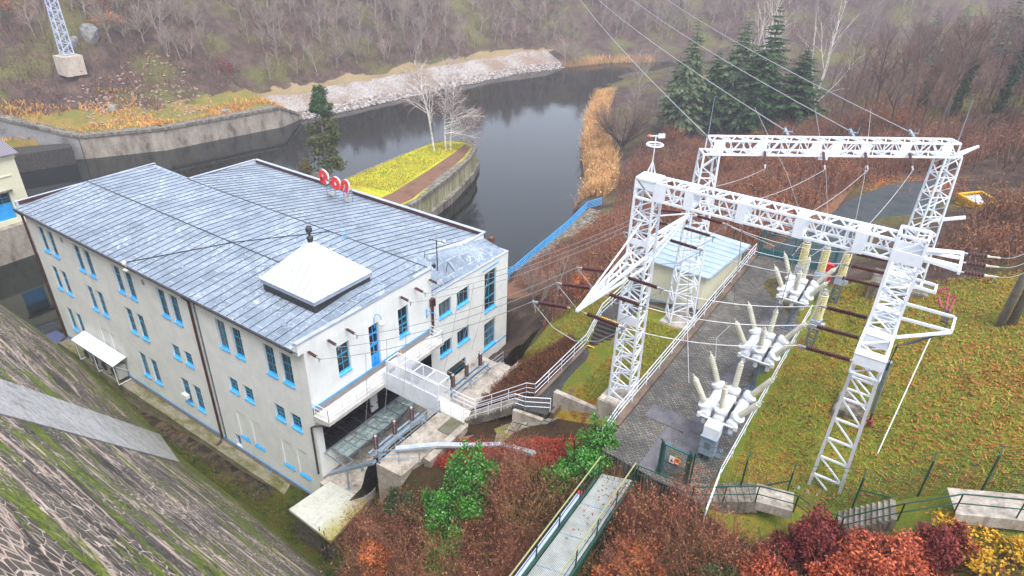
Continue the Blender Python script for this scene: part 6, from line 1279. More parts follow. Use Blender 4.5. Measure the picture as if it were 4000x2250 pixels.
def leafmass(seed, blobs, n, ls, mats, twigs=0, flat=1., sharp=.8):
    """leaf-sized faces spread through overlapping lumps; blobs: (x,y,z,rx,ry,rz)"""
    g = VG(seed); R = np.random.default_rng(seed); vol = np.array([b[3]*b[4]*b[5] for b in blobs]); tot = vol.sum(); VV, FF = [], []; off = 0
    unit = lambda m: (lambda q: q/np.linalg.norm(q, axis=1)[:,None])(R.normal(size=(m,3)))
    for b, vv in zip(blobs, vol):
        m = int(n*vv/tot); rad = np.array(b[3:6]); k = int(m*.72); cs = unit(22)*R.uniform(.55,.98,(22,1)); rs = R.uniform(.16,.36,22); pick = R.integers(0,22,k)
        q = np.concatenate([cs[pick]+unit(k)*(rs[pick]*R.random(k)**.4)[:,None], unit(m-k)*(R.random(m-k)**.3*sharp)[:,None]])
        nrm = q/rad; nrm /= np.linalg.norm(nrm,axis=1)[:,None]; p = np.array(b[:3])+q*rad
        d = unit(m)+nrm*.35+np.array([0,0,-.35]); d /= np.linalg.norm(d,axis=1)[:,None]; up = nrm+unit(m)*.6; a_ = np.cross(d,up); a_ /= np.linalg.norm(a_,axis=1)[:,None]+1e-9
        L_ = (ls*R.uniform(.65,1.35,m))[:,None]; w_ = (ls*.55*R.uniform(.7,1.3,m))[:,None]
        VV.append(np.stack([p, p+d*L_*.5+a_*w_*.5, p+d*L_, p+d*L_*.5-a_*w_*.5],1).reshape(-1,3)); FF.append(np.arange(m*4).reshape(-1,4)+off); off += m*4
        for _ in range(int(twigs*vv/tot)):
            q = g.rv(); q.z = abs(q.z); p = V(b[0],b[1],b[2]-b[5]*.8); e = V(b[0]+q.x*b[3]*1.16, b[1]+q.y*b[4]*1.16, b[2]+q.z*b[5]*1.15); m_ = p.lerp(e,.55)+g.rv()*.2*b[3]; g.line([p, m_, e], .028, .006, 0, 3)
    nl = off//4; v = np.concatenate(VV+([np.array(g.v)] if g.v else [])); f = np.concatenate(FF+([np.array(g.f)+off] if g.f else []))
    return mesh_np('foliage', v, f, mats, np.concatenate([np.ones(nl,int), np.zeros(len(g.f),int)]))
rnd = random.Random(11)
used = []
def free(x, y, dmin):
    for a, b in used:
        if (a-x)**2+(b-y)**2 < dmin*dmin: return False
    used.append((x,y)); return True

# left hillside wood: individual bare trees, then low brushwood as one mass
k = 0; tries = 0
LBL = ['bare grey-brown tree in the wood on the far river slope','bare reddish-brown tree in the wood on the far river slope','bare olive-brown tree in the wood on the far river slope']
while k < 200 and tries < 9000:
    tries += 1; a = rnd.uniform(68, 300); d = rnd.uniform(12.5, 40); x, y = on_left(a, d)
    if a < 128 and d < 15 + 8*(1-(a-68)/60): continue
    if (x+79)**2+(y-40.5)**2 < 60 or not free(x, y, 2.3): continue
    j = k % 6; inst(T_hill[j], 'bare_tree', LBL[j%3], 'tree', (x,y,gz(x,y)), rnd.uniform(0,6.28), rnd.uniform(.5,1.0), 'bare trees on the far river slope, '+['grey-brown','reddish','olive'][j%3]); k += 1
def wood(nm, meshes, spots, label, mats):
    """a mass of trees nobody could count: one merged mesh"""
    vs_, fs_, ms_, off = [], [], [], 0
    dat = []
    for me in meshes:
        v = np.empty(len(me.vertices)*3, np.float32); me.vertices.foreach_get('co', v); f = np.empty(len(me.loops), np.int32); me.loops.foreach_get('vertex_index', f); m = np.empty(len(me.polygons), np.int32); me.polygons.foreach_get('material_index', m); dat.append((v.reshape(-1,3), f.reshape(-1,4), m))
    for i, (x, y, z, a, s) in enumerate(spots):
        v, f, m = dat[i % len(dat)]; c_, s_ = math.cos(a)*s, math.sin(a)*s
        vs_.append(np.stack([v[:,0]*c_-v[:,1]*s_+x, v[:,0]*s_+v[:,1]*c_+y, v[:,2]*s+z], -1)); fs_.append(f+off); ms_.append(m); off += len(v)
    me = mesh_np(nm, np.concatenate(vs_), np.concatenate(fs_), mats, np.concatenate(ms_)); o = bpy.data.objects.new(nm, me); C.objects.link(o); return tag(o, label, None, None, 'stuff')
sp = []
for _ in range(6000):
    if len(sp) >= 230: break
    a = rnd.uniform(60, 335); d = rnd.uniform(13, 60); x, y = on_left(a, d)
    if a < 128 and d < 15 + 8*(1-(a-68)/60): continue
    if (x+79)**2+(y-40.5)**2 < 70 or not free(x, y, 1.9): continue
    sp.append((x, y, gz(x,y), rnd.uniform(0,6.28), rnd.uniform(.55,1.05)))
wood('bare_wood', T_hill, sp, 'mass of further bare trees filling the wood on the far river slope', [m_bark_h, m_twig])
def stems(nm, pts, h0, h1, w0, w1, mat, rng, lean=.35, leafs=0, ls=.1):
    n = len(pts); P = np.array(pts); h = np.array([rng.uniform(h0,h1) for _ in range(n)]); w = np.array([rng.uniform(w0,w1) for _ in range(n)])
    a = np.array([rng.uniform(0,6.28) for _ in range(n)]); ln = np.array([[rng.gauss(0,lean),rng.gauss(0,lean)] for _ in range(n)])
    dx = np.stack([np.cos(a)*w,np.sin(a)*w,np.zeros(n)],-1)/2; top = P+np.stack([ln[:,0]*h,ln[:,1]*h,h],-1); mid = P+np.stack([ln[:,0]*h*.35,ln[:,1]*h*.35,h*.55],-1)
    v = np.stack([P-dx,P+dx,mid+dx*.8,mid-dx*.8,top+dx*.25,top-dx*.25],1).reshape(-1,3); i = np.arange(n)*6
    f = np.concatenate([np.stack([i,i+1,i+2,i+3],-1),np.stack([i+3,i+2,i+4,i+5],-1)])
    if leafs:
        m = n*leafs; src = np.repeat(np.arange(n),leafs); t = np.array([rng.random() for _ in range(m)])[:,None]; b = P[src]*(1-t)+top[src]*t+np.array([[rng.gauss(0,.08) for _ in range(3)] for _ in range(m)])
        u = np.array([[rng.gauss(0,1) for _ in range(3)] for _ in range(m)]); u /= np.linalg.norm(u,axis=1)[:,None]; q = np.array([[rng.gauss(0,1) for _ in range(3)] for _ in range(m)]); q -= (q*u).sum(1)[:,None]*u; q /= np.linalg.norm(q,axis=1)[:,None]
        s_ = np.array([rng.uniform(.6,1.4)*ls for _ in range(m)])[:,None]; lv = np.stack([b,b+u*s_*.5+q*s_*.28,b+u*s_,b+u*s_*.5-q*s_*.28],1).reshape(-1,3); j = len(v)+np.arange(m)*4
        v = np.concatenate([v,lv]); f = np.concatenate([f,np.stack([j,j+1,j+2,j+3],-1)])
    me = mesh_np(nm, v, f, mat); o = bpy.data.objects.new(nm, me); C.objects.link(o); return o
pts = []
A_ = np.array([rnd.uniform(60,335) for _ in range(30000)]); D_ = np.array([rnd.uniform(7,58) for _ in range(30000)])
xy = np.array([on_left(a,d) for a,d in zip(A_,D_)]); zz = ground(xy[:,0],xy[:,1]); keep = ~((A_ > 126) & (D_ < 12.5)) & ~((A_ < 130) & (D_ < 12) & (np.sin(xy[:,0]*.7)+np.sin(xy[:,1]*.9) > -.6))
pts = np.concatenate([xy,zz[:,None]],1)[keep]
tag(stems('brushwood', pts, .5, 2.4, .05, .16, m_brush_s, rnd, .45, 2, .3), 'low brown and mauve brushwood covering the far river slope', 'brushwood', None, 'stuff')
pts = []
for _ in range(5200):
    a = rnd.uniform(70,127); d = abs(rnd.gauss(0,1.8))+1.6 if a > 95 else rnd.uniform(1.2,14); x, y = on_left(a, d)
    if math.sin(a*.35)+math.sin(a*.13+d) > -.5: pts.append((x,y,gz(x,y)))
tag(stems('dry_grass', pts, .3, .8, .08, .2, M_leaf('orange_dry_grass',['c89048','d8a458','b87c3c','c8a050'],.9,.3), rnd, .6), 'orange dry grass along the top of the far river wall', 'grass', None, 'stuff')
for i, (a, d, m_, lb) in enumerate([(92,27,m_orange,'rust orange bush right of the grey rock on the far slope'),(75,30,m_rust,'brown leafy bush to the left of the pylon'),(120,20,m_dark_red,'dark red bush low on the far slope behind the dry grass'),(101,33,m_dark_red,'dark red bush near the top of the far slope')]):
    x, y = on_left(a, d); me = leafmass(300+i, [(0,0,1.0,2.6,2.6,1.5),(2,1,.8,1.8,1.8,1.2)], 900, .35, [m_twig_r, m_], 30); inst(me, 'bush', lb, 'bush', (x,y,gz(x,y)))
# pale yellow willow-like bushes at the wood edge
for i, (px, py, h) in enumerate([(-66,101,5.2),(-62,109,4.4),(-60,118,5.4),(-56.5,129,4.8)]):
    me = bare(320+i, h, SP_SHRUB, .05, .3, [m_bark, mtwig('yellow_brown_twigs_%d' % i if i else 'yellow_brown_twigs', ['8a7450','9a8058','7a6446'])], 7, 'bush'); inst(me, 'bush', ['round yellowish bush at the wood edge, left of the others above the gravel bank','second yellowish bush from the left above the gravel bank','third yellowish bush from the left above the gravel bank','rightmost yellowish bush above the gravel bank'][i], 'bush', (px,py,gz(px,py)), 0, 1, 'yellowish bushes above the gravel bank')
for i, (px, py) in enumerate([(-38.5,158),(-36,161)]): inst(T_hill[i*2+1], 'bare_tree', ['spreading bare tree at the far tip of the gravel bank','second bare tree behind the far tip of the gravel bank'][i], 'tree', (px,py,gz(px,py)), i*2., (1.5,1.5,1.1))
# birches on the island
SP_BIRCH = [(20,.34,.6,.05,.03,8,0,.25),(11,.5,.6,.22,-.02,4,1),(9,.6,.6,.3,-.08,3,1),(0,0,0,.3,-.12,3,1)]
m_twig_b = mtwig('birch_twigs', ['6e5654','7e6462','5e4a4a'])
for i, (x, y, h, l, lb) in enumerate([(-10.3,64.6,15.5,-.12,'left leaning white birch on the island tip'),(-9.2,66.3,14.2,.05,'middle white birch on the island tip'),(-8.7,67.0,12,.2,'right white birch with wide low branches on the island tip')]):
    g = VG(340+i); g.grow(V(0,0,-.2), V(-.11+.09*i,0,1), h, .17, 0, SP_BIRCH)
    if i:
        for _ in range(7): a = g.r.uniform(-.6,.9); g.grow(V(0,0,h*g.r.uniform(.15,.45)), V(math.cos(a),math.sin(a)*.8+.5,.45), h*.45, .09, 1, SP_BIRCH)
    me = g.mesh('birch', [m_birch, m_twig_b]); t_ = thing('birch_tree', lb, 'tree', (x,y,-.05), 'birches on the island'); o = bpy.data.objects.new('crown', me); C.objects.link(o); o.parent = t_
# pine behind the roof, small cypresses
t_ = thing('pine_tree', 'tall pine with bare lower trunk and dense dark top behind the roof sign', 'tree', (-14.1,44,-.1))
g = VG(360); g.line([V(0,0,-.3),V(.1,0,6),V(-.1,.1,13.4)], .26, .09, 0, 7); o = bpy.data.objects.new('trunk', g.mesh('trunk', [m_bark_h])); C.objects.link(o); o.parent = t_
g = VG(361)
for k in range(70):
    z = 1.2+k*.13; a = g.r.uniform(0,6.28); L = g.r.uniform(1.2,3.3)*(1-.04*k*.15); e = V(math.cos(a)*L,math.sin(a)*L,z+g.r.uniform(-.5,.4)); g.line([V(0,0,z),V(e.x*.5,e.y*.5,z+.15),e], .035, .01, 0, 3)
    for _ in range(60 if L > 1.7 else 20): p = V(0,0,z).lerp(e, g.r.uniform(.45,1.12))+g.rv()*.38; g.leaf(p, g.rv()+V(0,0,.2), g.rv(), .5, .24, 2)
o = bpy.data.objects.new('dead_branches', g.mesh('branches', [m_bark, m_bark, M_leaf('yellow_green_needles',['3c4a22','54602a','2e3e1e','6a6430'],.7)])); C.objects.link(o); o.parent = t_
o = bpy.data.objects.new('crown', leafmass(362, [(0,0,12.3,1.25,1.25,1.9),(.5,.2,10.9,1.3,1.3,1.0),(-.4,-.2,11.2,1.2,1.1,1.0)], 4200, .34, [m_bark, m_need], 20)); C.objects.link(o); o.parent = t_
for i, (x, y, h, lb) in enumerate([(-15.5,41,3.7,'left small brownish cypress behind the roof edge'),(-14.5,40.5,4.6,'right small brownish cypress behind the roof edge'),(-9.5,39,4.2,'dark yellow-green shrub under the pine, right of the roof sign')]):
    me = leafmass(370+i, [(0,0,h*.45,1.0+.7*(i == 2),1.0+.5*(i == 2),h*.55)], 1600, .22, [m_twig, M_leaf('cypress_%s' % 'abc'[i],['4a4a22','6a5a28','3a4420','7a6a30'],.7)], 12); inst(me, 'cypress' if i < 2 else 'bush', lb, 'bush', (x,y,-.05))
# pollard willow, reeds
g = VG(380); g.line([V(0,0,-.5),V(.1,0,1.2),V(0,.1,2.4)], .55, .45, 0, 8); SPW = [(7,.55,.5,.1,.02,5,0,.2),(6,.5,.55,.2,.0,3),(5,.5,.6,.3,0,2),(0,0,0,.3,0,2,1)]
for _ in range(24): a = g.r.uniform(0,6.28); g.grow(V(.25*math.cos(a),.25*math.sin(a),g.r.uniform(1.6,2.4)), V(math.cos(a)*g.r.uniform(.5,1.2),math.sin(a)*g.r.uniform(.5,1.2),.9), g.r.uniform(6,9), .15, 0, SPW)
inst(g.mesh('willow', [m_bark, mtwig('willow_twigs',['7a6048','8c6e54','6a523e'])]), 'willow_tree', 'large bare willow with a short thick trunk beside the golden reeds', 'tree', (13.6,89,-2.2))
SPW2 = SPW
for i, (x, y, h) in enumerate([(3,118,8),(-6,141,9),(-14,157,8),(9,103,7),(-2,131,8)]): inst(T_hill[(i*2)%6], 'bare_tree', ['bare tree on the river bend above the reeds, nearest of five','bare tree on the river bend, farthest but one','bare tree at the far end of the water where the river bends','bare tree just behind the willow','bare tree on the river bend, middle of five'][i], 'tree', (x,y,gz(x,y)), i*1.3, h/7.5)
pts = []; RBa = np.array(RB, float)
RE = [(17.5,66),(16.5,71),(10,83),(4.3,92.2),(-6,113),(-12,128)]
for _ in range(13000):
    k = rnd.choices(range(5), [4,13,11,21,15])[0]; u = rnd.random(); x = RE[k][0]+(RE[k+1][0]-RE[k][0])*u; y = RE[k][1]+(RE[k+1][1]-RE[k][1])*u; d = rnd.triangular(-.8,5.4,1.6)*(1 if y < 100 else .8); dx, dy = RE[k+1][1]-RE[k][1], -(RE[k+1][0]-RE[k][0]); L_ = math.hypot(dx,dy); x += dx/L_*d; y += dy/L_*d; pts.append((x,y,max(gz(x,y),WATER)))
tag(stems('reeds', pts, 1.5, 2.9, .05, .13, m_reed, rnd, .25, 1, .35), 'golden reed belt along the right river bank', 'reeds', None, 'stuff')
pts = [(x,y,max(gz(x,y),WATER)) for x, y in [on_left(rnd.uniform(arc0+93,arc0+125),rnd.uniform(-.5,2.5)) for _ in range(1500)]]
tag(stems('reeds', pts, .8, 1.6, .06, .14, m_reed, rnd, .3), 'thin pale reed strip at the far end of the river', 'reeds', None, 'stuff')
# conifers at the bend and by the yard
CON = [(22,96,20.5,4.6,m_pine,'tall grey-green spruce, leftmost of the conifers above the willow',.5),(28.5,102,20,5.4,m_pine,'broad grey-green spruce second from left among the conifers',.5),(34.5,97,21.5,4.9,m_need,'tallest dark spruce leaning into the fog at the top of the picture',.35),(40,97,14,4.4,m_need,'dark green spruce at the right end of the conifer group',.2),(25.5,99,15,4.6,m_need,'shorter dark spruce between the two grey-green ones',.4),(31.5,99,16,4.4,m_pine,'small spruce between the tallest and the right one',.4),(17,103,14,3.4,m_pine,'small grey-green spruce behind the willow',.4)]
for i, (x, y, h, r, m_, lb, dr) in enumerate(CON):
    t_ = thing('spruce_tree', lb, 'tree', (x,y,gz(x,y)), 'conifers beyond the yard'); o = bpy.data.objects.new('crown', conifer(400+i, h, r, [m_bark, m_], dr, .12, 1.15)); C.objects.link(o); o.parent = t_
for i, (x, y, h) in enumerate([(58,150,15),(66,158,17),(72,148,14),(52,165,16)]): inst(conifer(420+i, h, 4.5, [m_bark, m_pine], .3, .15, .8), 'pine_tree', ['pale foggy pine on the right skyline, leftmost of four','pale foggy pine on the right skyline, tallest of four','pale foggy pine on the right skyline, rightmost of four','pale foggy pine on the right skyline, behind the white birch'][i], 'tree', (x,y,gz(x,y)))
# white-limbed birches at the skyline
SPB2 = [(9,.6,.4,.07,.06,7,0,.2),(6,.5,.5,.15,.05,4),(6,.5,.6,.25,0,3,1),(0,0,0,.3,-.05,2,1)]
for i, (x, y, h, lb) in enumerate([(29,112,20.5,'many-stemmed white birch standing in fog behind the spruces'),(41.5,100,17.5,'large white birch with twisted limbs right of the tallest spruce')]):
    g = VG(430+i)
    for _ in range(3 if i == 0 else 1): g.grow(V(0,0,-.3), V(g.r.uniform(-.2,.2),g.r.uniform(-.2,.2),1), h*g.r.uniform(.85,1), .22, 0, SPB2)
    inst(g.mesh('birch', [m_birch, mtwig('pink_birch_twigs' if i else 'mauve_birch_twigs', ['8a6a66','9a7874','7a5c5a'])]), 'birch_tree', lb, 'tree', (x,y,gz(x,y)))
# right-hand wood
k = 0; tries = 0
while k < 88 and tries < 6000:
    tries += 1; x = rnd.uniform(40,122); y = rnd.uniform(48,175)
    if (x < 50 and y < 92) or (x < 76 and y < 66 and y-48 < 28 and x < 66+ (66-y)*.3) or inside(np.array([x]),np.array([y]),RIVER)[0] or x > 66+(y-20)*.55 or not free(x, y, 3.0): continue
    j = k % 5; inst(T_tall[j], 'bare_tree', ['tall bare reddish tree in the wood right of the gantry','tall bare grey tree in the wood right of the gantry'][j%2], 'tree', (x,y,gz(x,y)), rnd.uniform(0,6.28), rnd.uniform(.6,1.1), 'bare trees in the right-hand wood, '+['reddish','grey'][j%2]); k += 1
for i, (x, y, h) in enumerate([(62,84,7.5),(66.5,80,9),(69.5,84,7),(73,72,9),(76,76,8),(58,86,6.5),(79,66,9)]):
    t_ = thing('ivy_tree', ['ivy-clad trunk, third from left in the right-hand wood','tallest ivy-clad trunk in the right-hand wood','slim ivy-clad trunk right of the tallest','broad ivy-clad tree behind the right gantry mast','ivy-clad trunk near the right edge','short ivy-clad trunk, leftmost in the right-hand wood','dark ivy-clad tree at the right picture edge'][i], 'tree', (x,y,gz(x,y)), 'ivy-clad trees'); 
    o = bpy.data.objects.new('trunk', T_tall[i%5]); C.objects.link(o); o.parent = t_; o.scale = (.9,)*3
    o = bpy.data.objects.new('ivy', leafmass(440+i, [(.1*q,0,.8+q*h/6,.55+.25*rnd.random(),.6,.9) for q in range(6)], 1500, .3, [m_bark, m_ivy_d], 0)); C.objects.link(o); o.parent = t_
sp = []
for _ in range(6000):
    if len(sp) >= 150: break
    x = rnd.uniform(36, 150); y = rnd.uniform(70, 240)
    if inside(np.array([x]),np.array([y]),RIVER)[0] or (x < 50 and y < 98) or x > 70+(y-20)*.55 or y > 190+x*.4 or not free(x, y, 2.6): continue
    sp.append((x, y, gz(x,y), rnd.uniform(0,6.28), rnd.uniform(.6,1.1)))
wood('bare_wood', T_tall, sp, 'mass of further bare trees filling the foggy wood on the right slope', [m_bark, m_twig_r])
pts = []
while len(pts) < 15000:
    x = rnd.uniform(40,125); y = rnd.uniform(44,185)
    if inside(np.array([x]),np.array([y]),RIVER)[0] or x > 70+(y-20)*.55: continue
    pts.append((x,y))
xy = np.array(pts); pts = np.concatenate([xy, ground(xy[:,0],xy[:,1])[:,None]],1); pts = pts[~((xy[:,0] > 54) & (xy[:,0] < 70) & (xy[:,1] < 57))]
tag(stems('brushwood', pts, .6, 2.8, .05, .14, M_leaf('right_wood_brush',['5e4438','725040','7e5a48','6a5a48','584840','8a6248'],.9,.15), rnd, .35, 3, .25), 'brown undergrowth filling the wood on the right slope', 'brushwood', None, 'stuff')
# rusty thicket behind and left of the yard
def poly_pts(poly, n, rng, zf_=gz):
    xs = [p[0] for p in poly]; ys = [p[1] for p in poly]; out = []
    while len(out) < n:
        q = np.array([[rng.uniform(min(xs),max(xs)), rng.uniform(min(ys),max(ys))] for _ in range(n)]); q = q[inside(q[:,0],q[:,1],poly)]; out += q.tolist()
    q = np.array(out[:n])
    if zf_ is None: return np.concatenate([q, np.full((len(q),1), -.05)],1)
    return np.concatenate([q, ground(q[:,0],q[:,1])[:,None]],1)
TH1 = [(27.5,33),(36,26.5),(38,22),(43,22.5),(45.6,28),(52.6,31),(54.6,40),(56,52),(60,58),(70,62),(60,72),(40,70),(28,58),(26.5,44)]
tag(stems('thicket', poly_pts(TH1, 15000, rnd), .8, 2.6, .03, .07, M_leaf('rusty_thicket',['7a5240','8e6250','9c705c','6a4636','a8806a'],.9,.25), rnd, .2, 4, .16), 'dense rusty brown stems between the river path and the yard', 'thicket', None, 'stuff')
for i, q in enumerate(poly_pts([(28,34),(37,26),(44,28),(53,33),(55,45),(58,58),(44,66),(30,55)], 46, rnd)):
    inst(S_rust[i%4], 'shrub', 'rust brown leafy shrub in the thicket between river and yard', 'shrub', tuple(q), rnd.uniform(0,6.28), rnd.uniform(.8,1.25), 'shrubs in the rusty thicket')
TH2 = [(64,30),(73,27),(86,36),(98,60),(86,84),(66,68),(72,54),(69.5,49),(66,46),(64.5,38)]
TH3 = [(19,77),(27,59),(40,70),(52,73),(60,72),(58,92),(44,96),(22,94),(16,91)]
tag(stems('thicket', np.concatenate([poly_pts(TH2, 9000, rnd), poly_pts(TH3, 9000, rnd)]), .7, 2.4, .03, .08, M_leaf('brown_thicket',['6e4a3a','825a48','94705a','624436','8a5a40','7a6448'],.9,.2), rnd, .3, 4, .18), 'dense brown scrub around the road end and below the conifers', 'thicket', None, 'stuff')
for i, q in enumerate(np.concatenate([poly_pts(TH2, 34, rnd), poly_pts(TH3, 34, rnd)])):
    inst(S_rust[i%4], 'shrub', 'rust brown shrub in the scrub by the road end or below the conifers', 'shrub', tuple(q), rnd.uniform(0,6.28), rnd.uniform(.9,1.5), 'shrubs in the brown scrub')
inst(leafmass(460,[(0,0,1.6,1.0,1.0,1.7)],900,.2,[m_twig_r,m_orange],20),'bush','orange-leaved young oak beside the insulators left of the mast','bush',(40.3,24.2,gz(40.3,24.2)))
inst(leafmass(461,[(0,0,1.7,2.2,2.0,1.9)],1500,.2,[m_twig_r,M_leaf('pale_dead_leaves',['c09478','ad8066','9a6e54'],.8)],30),'bush','pale pinkish dead-leaved bush under the left end of the far beam','bush',(52.6,34.8,gz(52.6,34.8)))
for i, (x, y) in enumerate([(33.8,27),(35,25.8),(36.4,26.8)]): inst(T_hill[i], 'bare_tree', ['bare young tree nearest the white corner wall','second bare young tree by the white corner wall','third bare young tree by the white corner wall'][i], 'tree', (x,y,gz(x,y)), i, .62)
# bushes below the terrace and yard
EV = [('evergreen_bush','large bright evergreen bush below the silver cable tray',(47.2,-.9,8.0),[(0,0,1.6,1.9,1.7,2.2),(-.5,-.9,.3,1.8,1.5,1.8),(.2,.4,3.3,1.3,1.2,1.7),(.5,-1.9,-.6,1.5,1.3,1.5),(1.0,-2.8,-1.2,1.3,1.1,1.3)],26000,.15,m_ivy),
 ('evergreen_bush','glossy evergreen bush hiding the yard corner railing',(52.7,3.2,11.6),[(0,0,1.5,1.15,1.0,1.8),(-.3,-.8,.6,1.4,1.1,1.4),(-.9,-1.2,-.1,1.4,1.2,1.2),(.5,-.9,.3,.9,.8,1.2)],17000,.14,m_ivy),
 ('evergreen_bush','dark evergreen bush among red shrubs at the bottom edge',(60.3,-.4,11.6),[(0,0,.5,1.3,1.1,1.2),(.3,-1.2,0,1.3,1.1,1.1)],7000,.14,M_leaf('dark_green_leaves',['1e3a1a','2c4e22','3c5c2a','4a5a30'],.5,.9)),
 ('evergreen_bush','small dark evergreen shrub under the terrace railing',(43.4,-2.0,0),[(0,0,.8,1.2,.9,1.0)],5000,.13,M_leaf('dull_green_leaves',['24341c','34482a','4a5a2c'],.6,.9))]
for i, (nm, lb, p, bl, n, ls, m_) in enumerate(EV): inst(leafmass(470+i, bl, n, ls, [m_twig, m_], 30), nm, lb, 'bush', (p[0],p[1],p[2] or gz(p[0],p[1])))
CO = [('large copper-leaved beech bush at the bottom edge, left of the dark red crown',(62.4,.2,12.3),[(0,0,.4,1.9,1.4,1.6),(-1.0,.7,-.1,1.3,1.1,1.2),(1.8,-.6,.6,1.6,1.3,1.6)],17000,m_copper,.16),
 ('tall dark red beech bush just below the fence and right mast foot',(63.1,2.6,12.6),[(0,0,1.2,1.4,1.1,1.7),(.9,-.4,1,1.2,1.1,1.5),(-.8,-.3,.5,1.1,1.0,1.2)],13000,m_dark_red,.15),
 ('wide copper beech bush in front of the right handrail',(65.5,2.2,13.7),[(0,0,.9,1.8,1.4,1.7),(1.0,.5,1.2,1.2,1.1,1.4),(-.4,-1.6,.3,1.8,1.3,1.5)],19000,m_copper,.16),
 ('deep purple-red beech bush at the right of the copper ones',(67.1,3.2,14.4),[(0,0,1.1,1.0,1.0,1.7)],7000,m_dark_red,.15),
 ('orange-brown leafy bush right of the grating bridge',(56.9,-1.0,11.2),[(0,0,.6,1.2,1.1,1.2),(-.3,-1.4,.4,1.2,1.0,1.1),(.5,-1.9,.2,1.2,1.0,1.1)],10000,m_orange,.15),
 ('small orange-brown bush at the bottom left below the shed',(44.4,-5.2,6.3),[(0,0,.7,1.1,.9,1.2)],2600,m_orange,.15)]
for i, (lb, p, bl, n, m_, ls) in enumerate(CO): inst(leafmass(490+i, bl, n, ls, [m_twig_r, m_], 70), 'beech_bush', lb, 'bush', p)
inst(leafmass(500,[(0,0,.7,2.6,1.5,.9),(2.2,.5,.9,1.6,1.3,.8)],5200,.16,[m_twig,M_leaf('golden_leaves',['c8901e','dca428','b0861e','9a8a2a'],.7,.8)],16),'golden_bush','golden yellow low bush in the bottom right corner','bush',(69.0,4.0,15.2))
# bare reddish twig shrubs
k = 0
for p in [(41.6,-3.0),(43,-4.6),(42.3,-3.8),(44.6,-3.1),(45.2,-4.6),(43.9,-5.6),(46.4,-4.4),(47.6,-3.4),(48.6,-1.6),(49.6,-.2),(50.2,1.4),(49.0,.8),(48.2,1.4),(50.8,-1.4),(50,-3),(51.6,-2.6),(49,-4.6),(51,-4.8),(52.4,-4.4),(52.6,-6.4),(50,-6.4),(48,-6.0),(46.6,-5.8),(56.6,.2),(57.4,-.8),(58.4,.4),(57.4,1.2),(59.2,1.0),(60,-.2),(60.6,1.2),(56.2,-1.6),(58,-2.2),(61,-1),(58.6,-4.4),(60.8,-5),(56.6,-5.6),(54.6,-8),(66.4,-2.6),(68,-1),(70,.6)]:
    inst(S_twig[k%3], 'shrub', 'bare reddish twig shrub on the slope below the terrace and yard', 'shrub', (p[0],p[1],gz(*p)), rnd.uniform(0,6.28), rnd.uniform(.85,1.35), 'bare twig shrubs on the lower slope'); k += 1
tag(stems('undergrowth', poly_pts([(39.5,-2.6),(42.5,-.9),(45,-.4),(50,.6),(52.6,2.0),(57,2.2),(60,2.6),(66,4.2),(74,4.8),(76,-6),(58,-9),(50,-8),(44,-6)], 15000, rnd), .2, 1.1, .02, .05, M_leaf('mixed_undergrowth',['5a4230','6e5038','7e5c42','7e4a38','5a5a2c','6a6c34','946a48','50402c'],.9,.5), rnd, .5, 3, .12), 'mixed brown and green undergrowth on the slope below the terrace', 'undergrowth', None, 'stuff')
tag(stems('red_groundcover', poly_pts([(43.3,1.2),(43.4,3.6),(45.0,3.4),(46.4,2.9),(48,3.7),(49.8,4.2),(51.4,4.2),(51.8,2.8),(49.2,2.2),(46.6,2.4),(44.4,1.2)], 5200, rnd), .12, .42, .03, .07, m_scar, rnd, .6, 4, .1), 'scarlet and brown creeping shrubs above the silver cable tray', 'ground cover', None, 'stuff')
tag(stems('brown_groundcover', poly_pts([(42.4,6.6),(46.4,6.8),(46.6,12.4),(44.5,14.5),(42.3,12.2),(42,9)], 5200, rnd), .12, .5, .03, .07, m_brown_c, rnd, .6, 4, .1), 'dark brown creeping shrubs between far terrace and upper path', 'ground cover', None, 'stuff')
# grass: blades on the bank and plots, fallen leaves
def M_blade(name, cols, sc):
    t = NT(name); k = len(cols); f = t.math('ADD', t.math('MULTIPLY', t.noise(sc, 6, .75), .8), t.math('MULTIPLY', t.island(), .22))
    t.color(t.ramp(f, [(.36+.3*i/(k-1), c) for i, c in enumerate(cols)])); t.set(.8, 0, .2); return t.mat
m_blade = M_blade('bank_grass_blades',['54341a','8a5c24','5e7a26','a48c2e','7c9440','b4842e','7a4420','9aa44a'],.5)
BANK = [(58.9,2.9),(61.5,5.6),(64.2,6.4),(66.5,7.3),(68.4,7.2),(74,7.4),(80,16),(72,29),(64,27.5),(58.9,27),(58.7,12)]
tag(stems('bank_grass', poly_pts(BANK, 46000, rnd), .04, .15, .03, .07, m_blade, rnd, 1.1), 'mottled yellow-green grass on the bank right of the yard', 'grass', None, 'stuff')
tag(stems('plot_grass', np.concatenate([poly_pts([(48.9,7.3),(52.4,8.4),(52.4,15.6),(49.2,15.8),(49,12)], 3600, rnd), poly_pts([(38.5,17.5),(43,14.6),(46.6,14.3),(46.2,22),(41,22.5)], 3400, rnd)]), .04, .16, .03, .07, m_blade, rnd, .8), 'green and orange grass on the plots beside the upper path', 'grass', None, 'stuff')
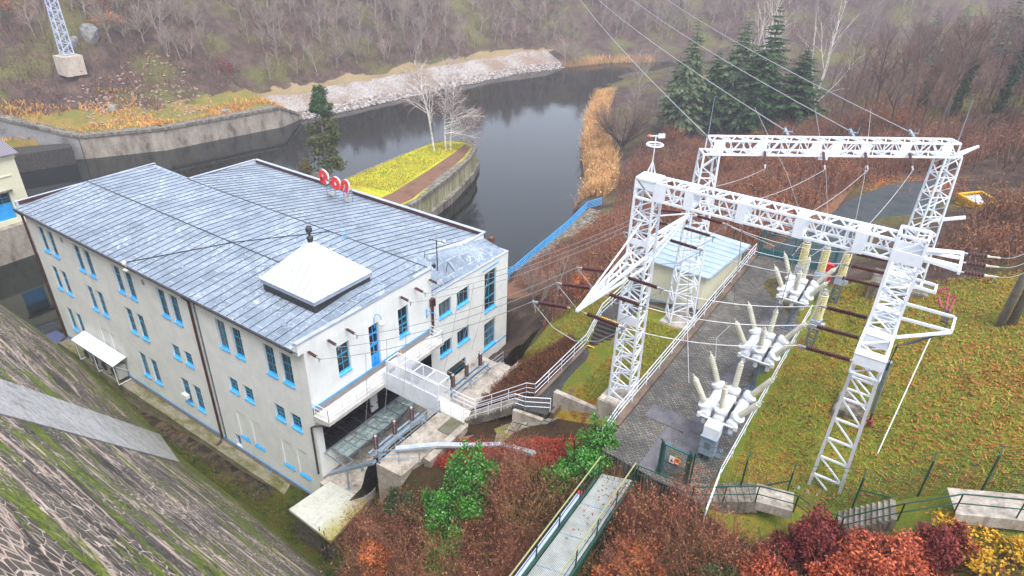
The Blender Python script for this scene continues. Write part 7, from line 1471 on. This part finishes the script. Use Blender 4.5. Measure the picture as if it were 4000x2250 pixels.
def flat_leaves(nm, pts, s0, s1, mat, rng, lift=.03):
    n = len(pts); P = np.array(pts)+np.array([0,0,lift]); a = np.array([rng.uniform(0,6.28) for _ in range(n)]); s = np.array([rng.uniform(s0,s1) for _ in range(n)])[:,None]; tz = np.array([[rng.uniform(-.3,.3)] for _ in range(n)])
    u = np.stack([np.cos(a),np.sin(a),tz[:,0]],-1)*s; q = np.stack([-np.sin(a),np.cos(a),-tz[:,0]],-1)*s*.6; v = np.stack([P-u,P-q,P+u,P+q],1).reshape(-1,3); me = mesh_np(nm, v, np.arange(n*4).reshape(-1,4), mat); o = bpy.data.objects.new(nm, me); C.objects.link(o); return o
m_fall = M_leaf('fallen_leaves',['8a4a28','a86034','6e3a24','b87844','94542e'],.8,.5)
pp = poly_pts(BANK, 8000, rnd); pp = pp[[rnd.random() < .25+.7*max(0, min(1, (q[0]-61)/6)) for q in pp]]
tag(flat_leaves('fallen_leaves', pp, .04,.1, m_fall, rnd, .12), 'brown fallen leaves scattered over the grass bank', 'leaves', None, 'stuff')
pr_ = [(x,y,13.72) for x, y in [(rnd.gauss(62.5,1.6),rnd.gauss(54.5,1.3)) for _ in range(1500)]] ; pr_ = [(x,y,max(gz(x,y),13.7)) for x,y,_ in pr_]
tag(flat_leaves('fallen_leaves', pr_+[(x,y,gz(x,y)) for x,y in [(rnd.gauss(58.0,1.),rnd.gauss(55,2.5)) for _ in range(1000)]], .05,.13, m_fall, rnd, .06), 'reddish fallen leaves banked along the far edge of the road', 'leaves', None, 'stuff')
yl_ = [(rnd.uniform(53.2,58.2),rnd.uniform(3,29),13.52) for _ in range(260)]+[(rnd.uniform(56.6,58.6),rnd.uniform(2.6,4.6),13.5) for _ in range(180)]+[(rnd.uniform(53.9,55),rnd.uniform(-3,2),13.02) for _ in range(70)]
tag(flat_leaves('fallen_leaves', yl_, .03,.07, m_fall, rnd, .01), 'scattered fallen leaves on the yard paving and the grating bridge', 'leaves', None, 'stuff')
tag(stems('moss_tufts', poly_pts([(16,-2.1),(33,-1.2),(37,-3.2),(30,-3),(22,-2.8)], 2600, rnd), .04, .2, .03, .08, M_leaf('channel_weeds',['3a4a16','546420','6a5a28','4a3a20','2e3c14'],.9,.7), rnd, .9, 1, .1), 'moss and weeds on the strip between dam and power station', 'weeds', None, 'stuff')
tag(stems('island_grass', poly_pts([(-12.3,44),(-12.6,66),(-9,70.5),(-7.6,68),(-5.6,58),(-3,46)], 5000, rnd, None), .05, .18, .06, .14, M_leaf('island_blades',['7a8a26','a0902c','98702a','628420','b09830','8a5a28'],.8,.25), rnd, .8), 'short yellow and green grass on the island', 'grass', None, 'stuff')
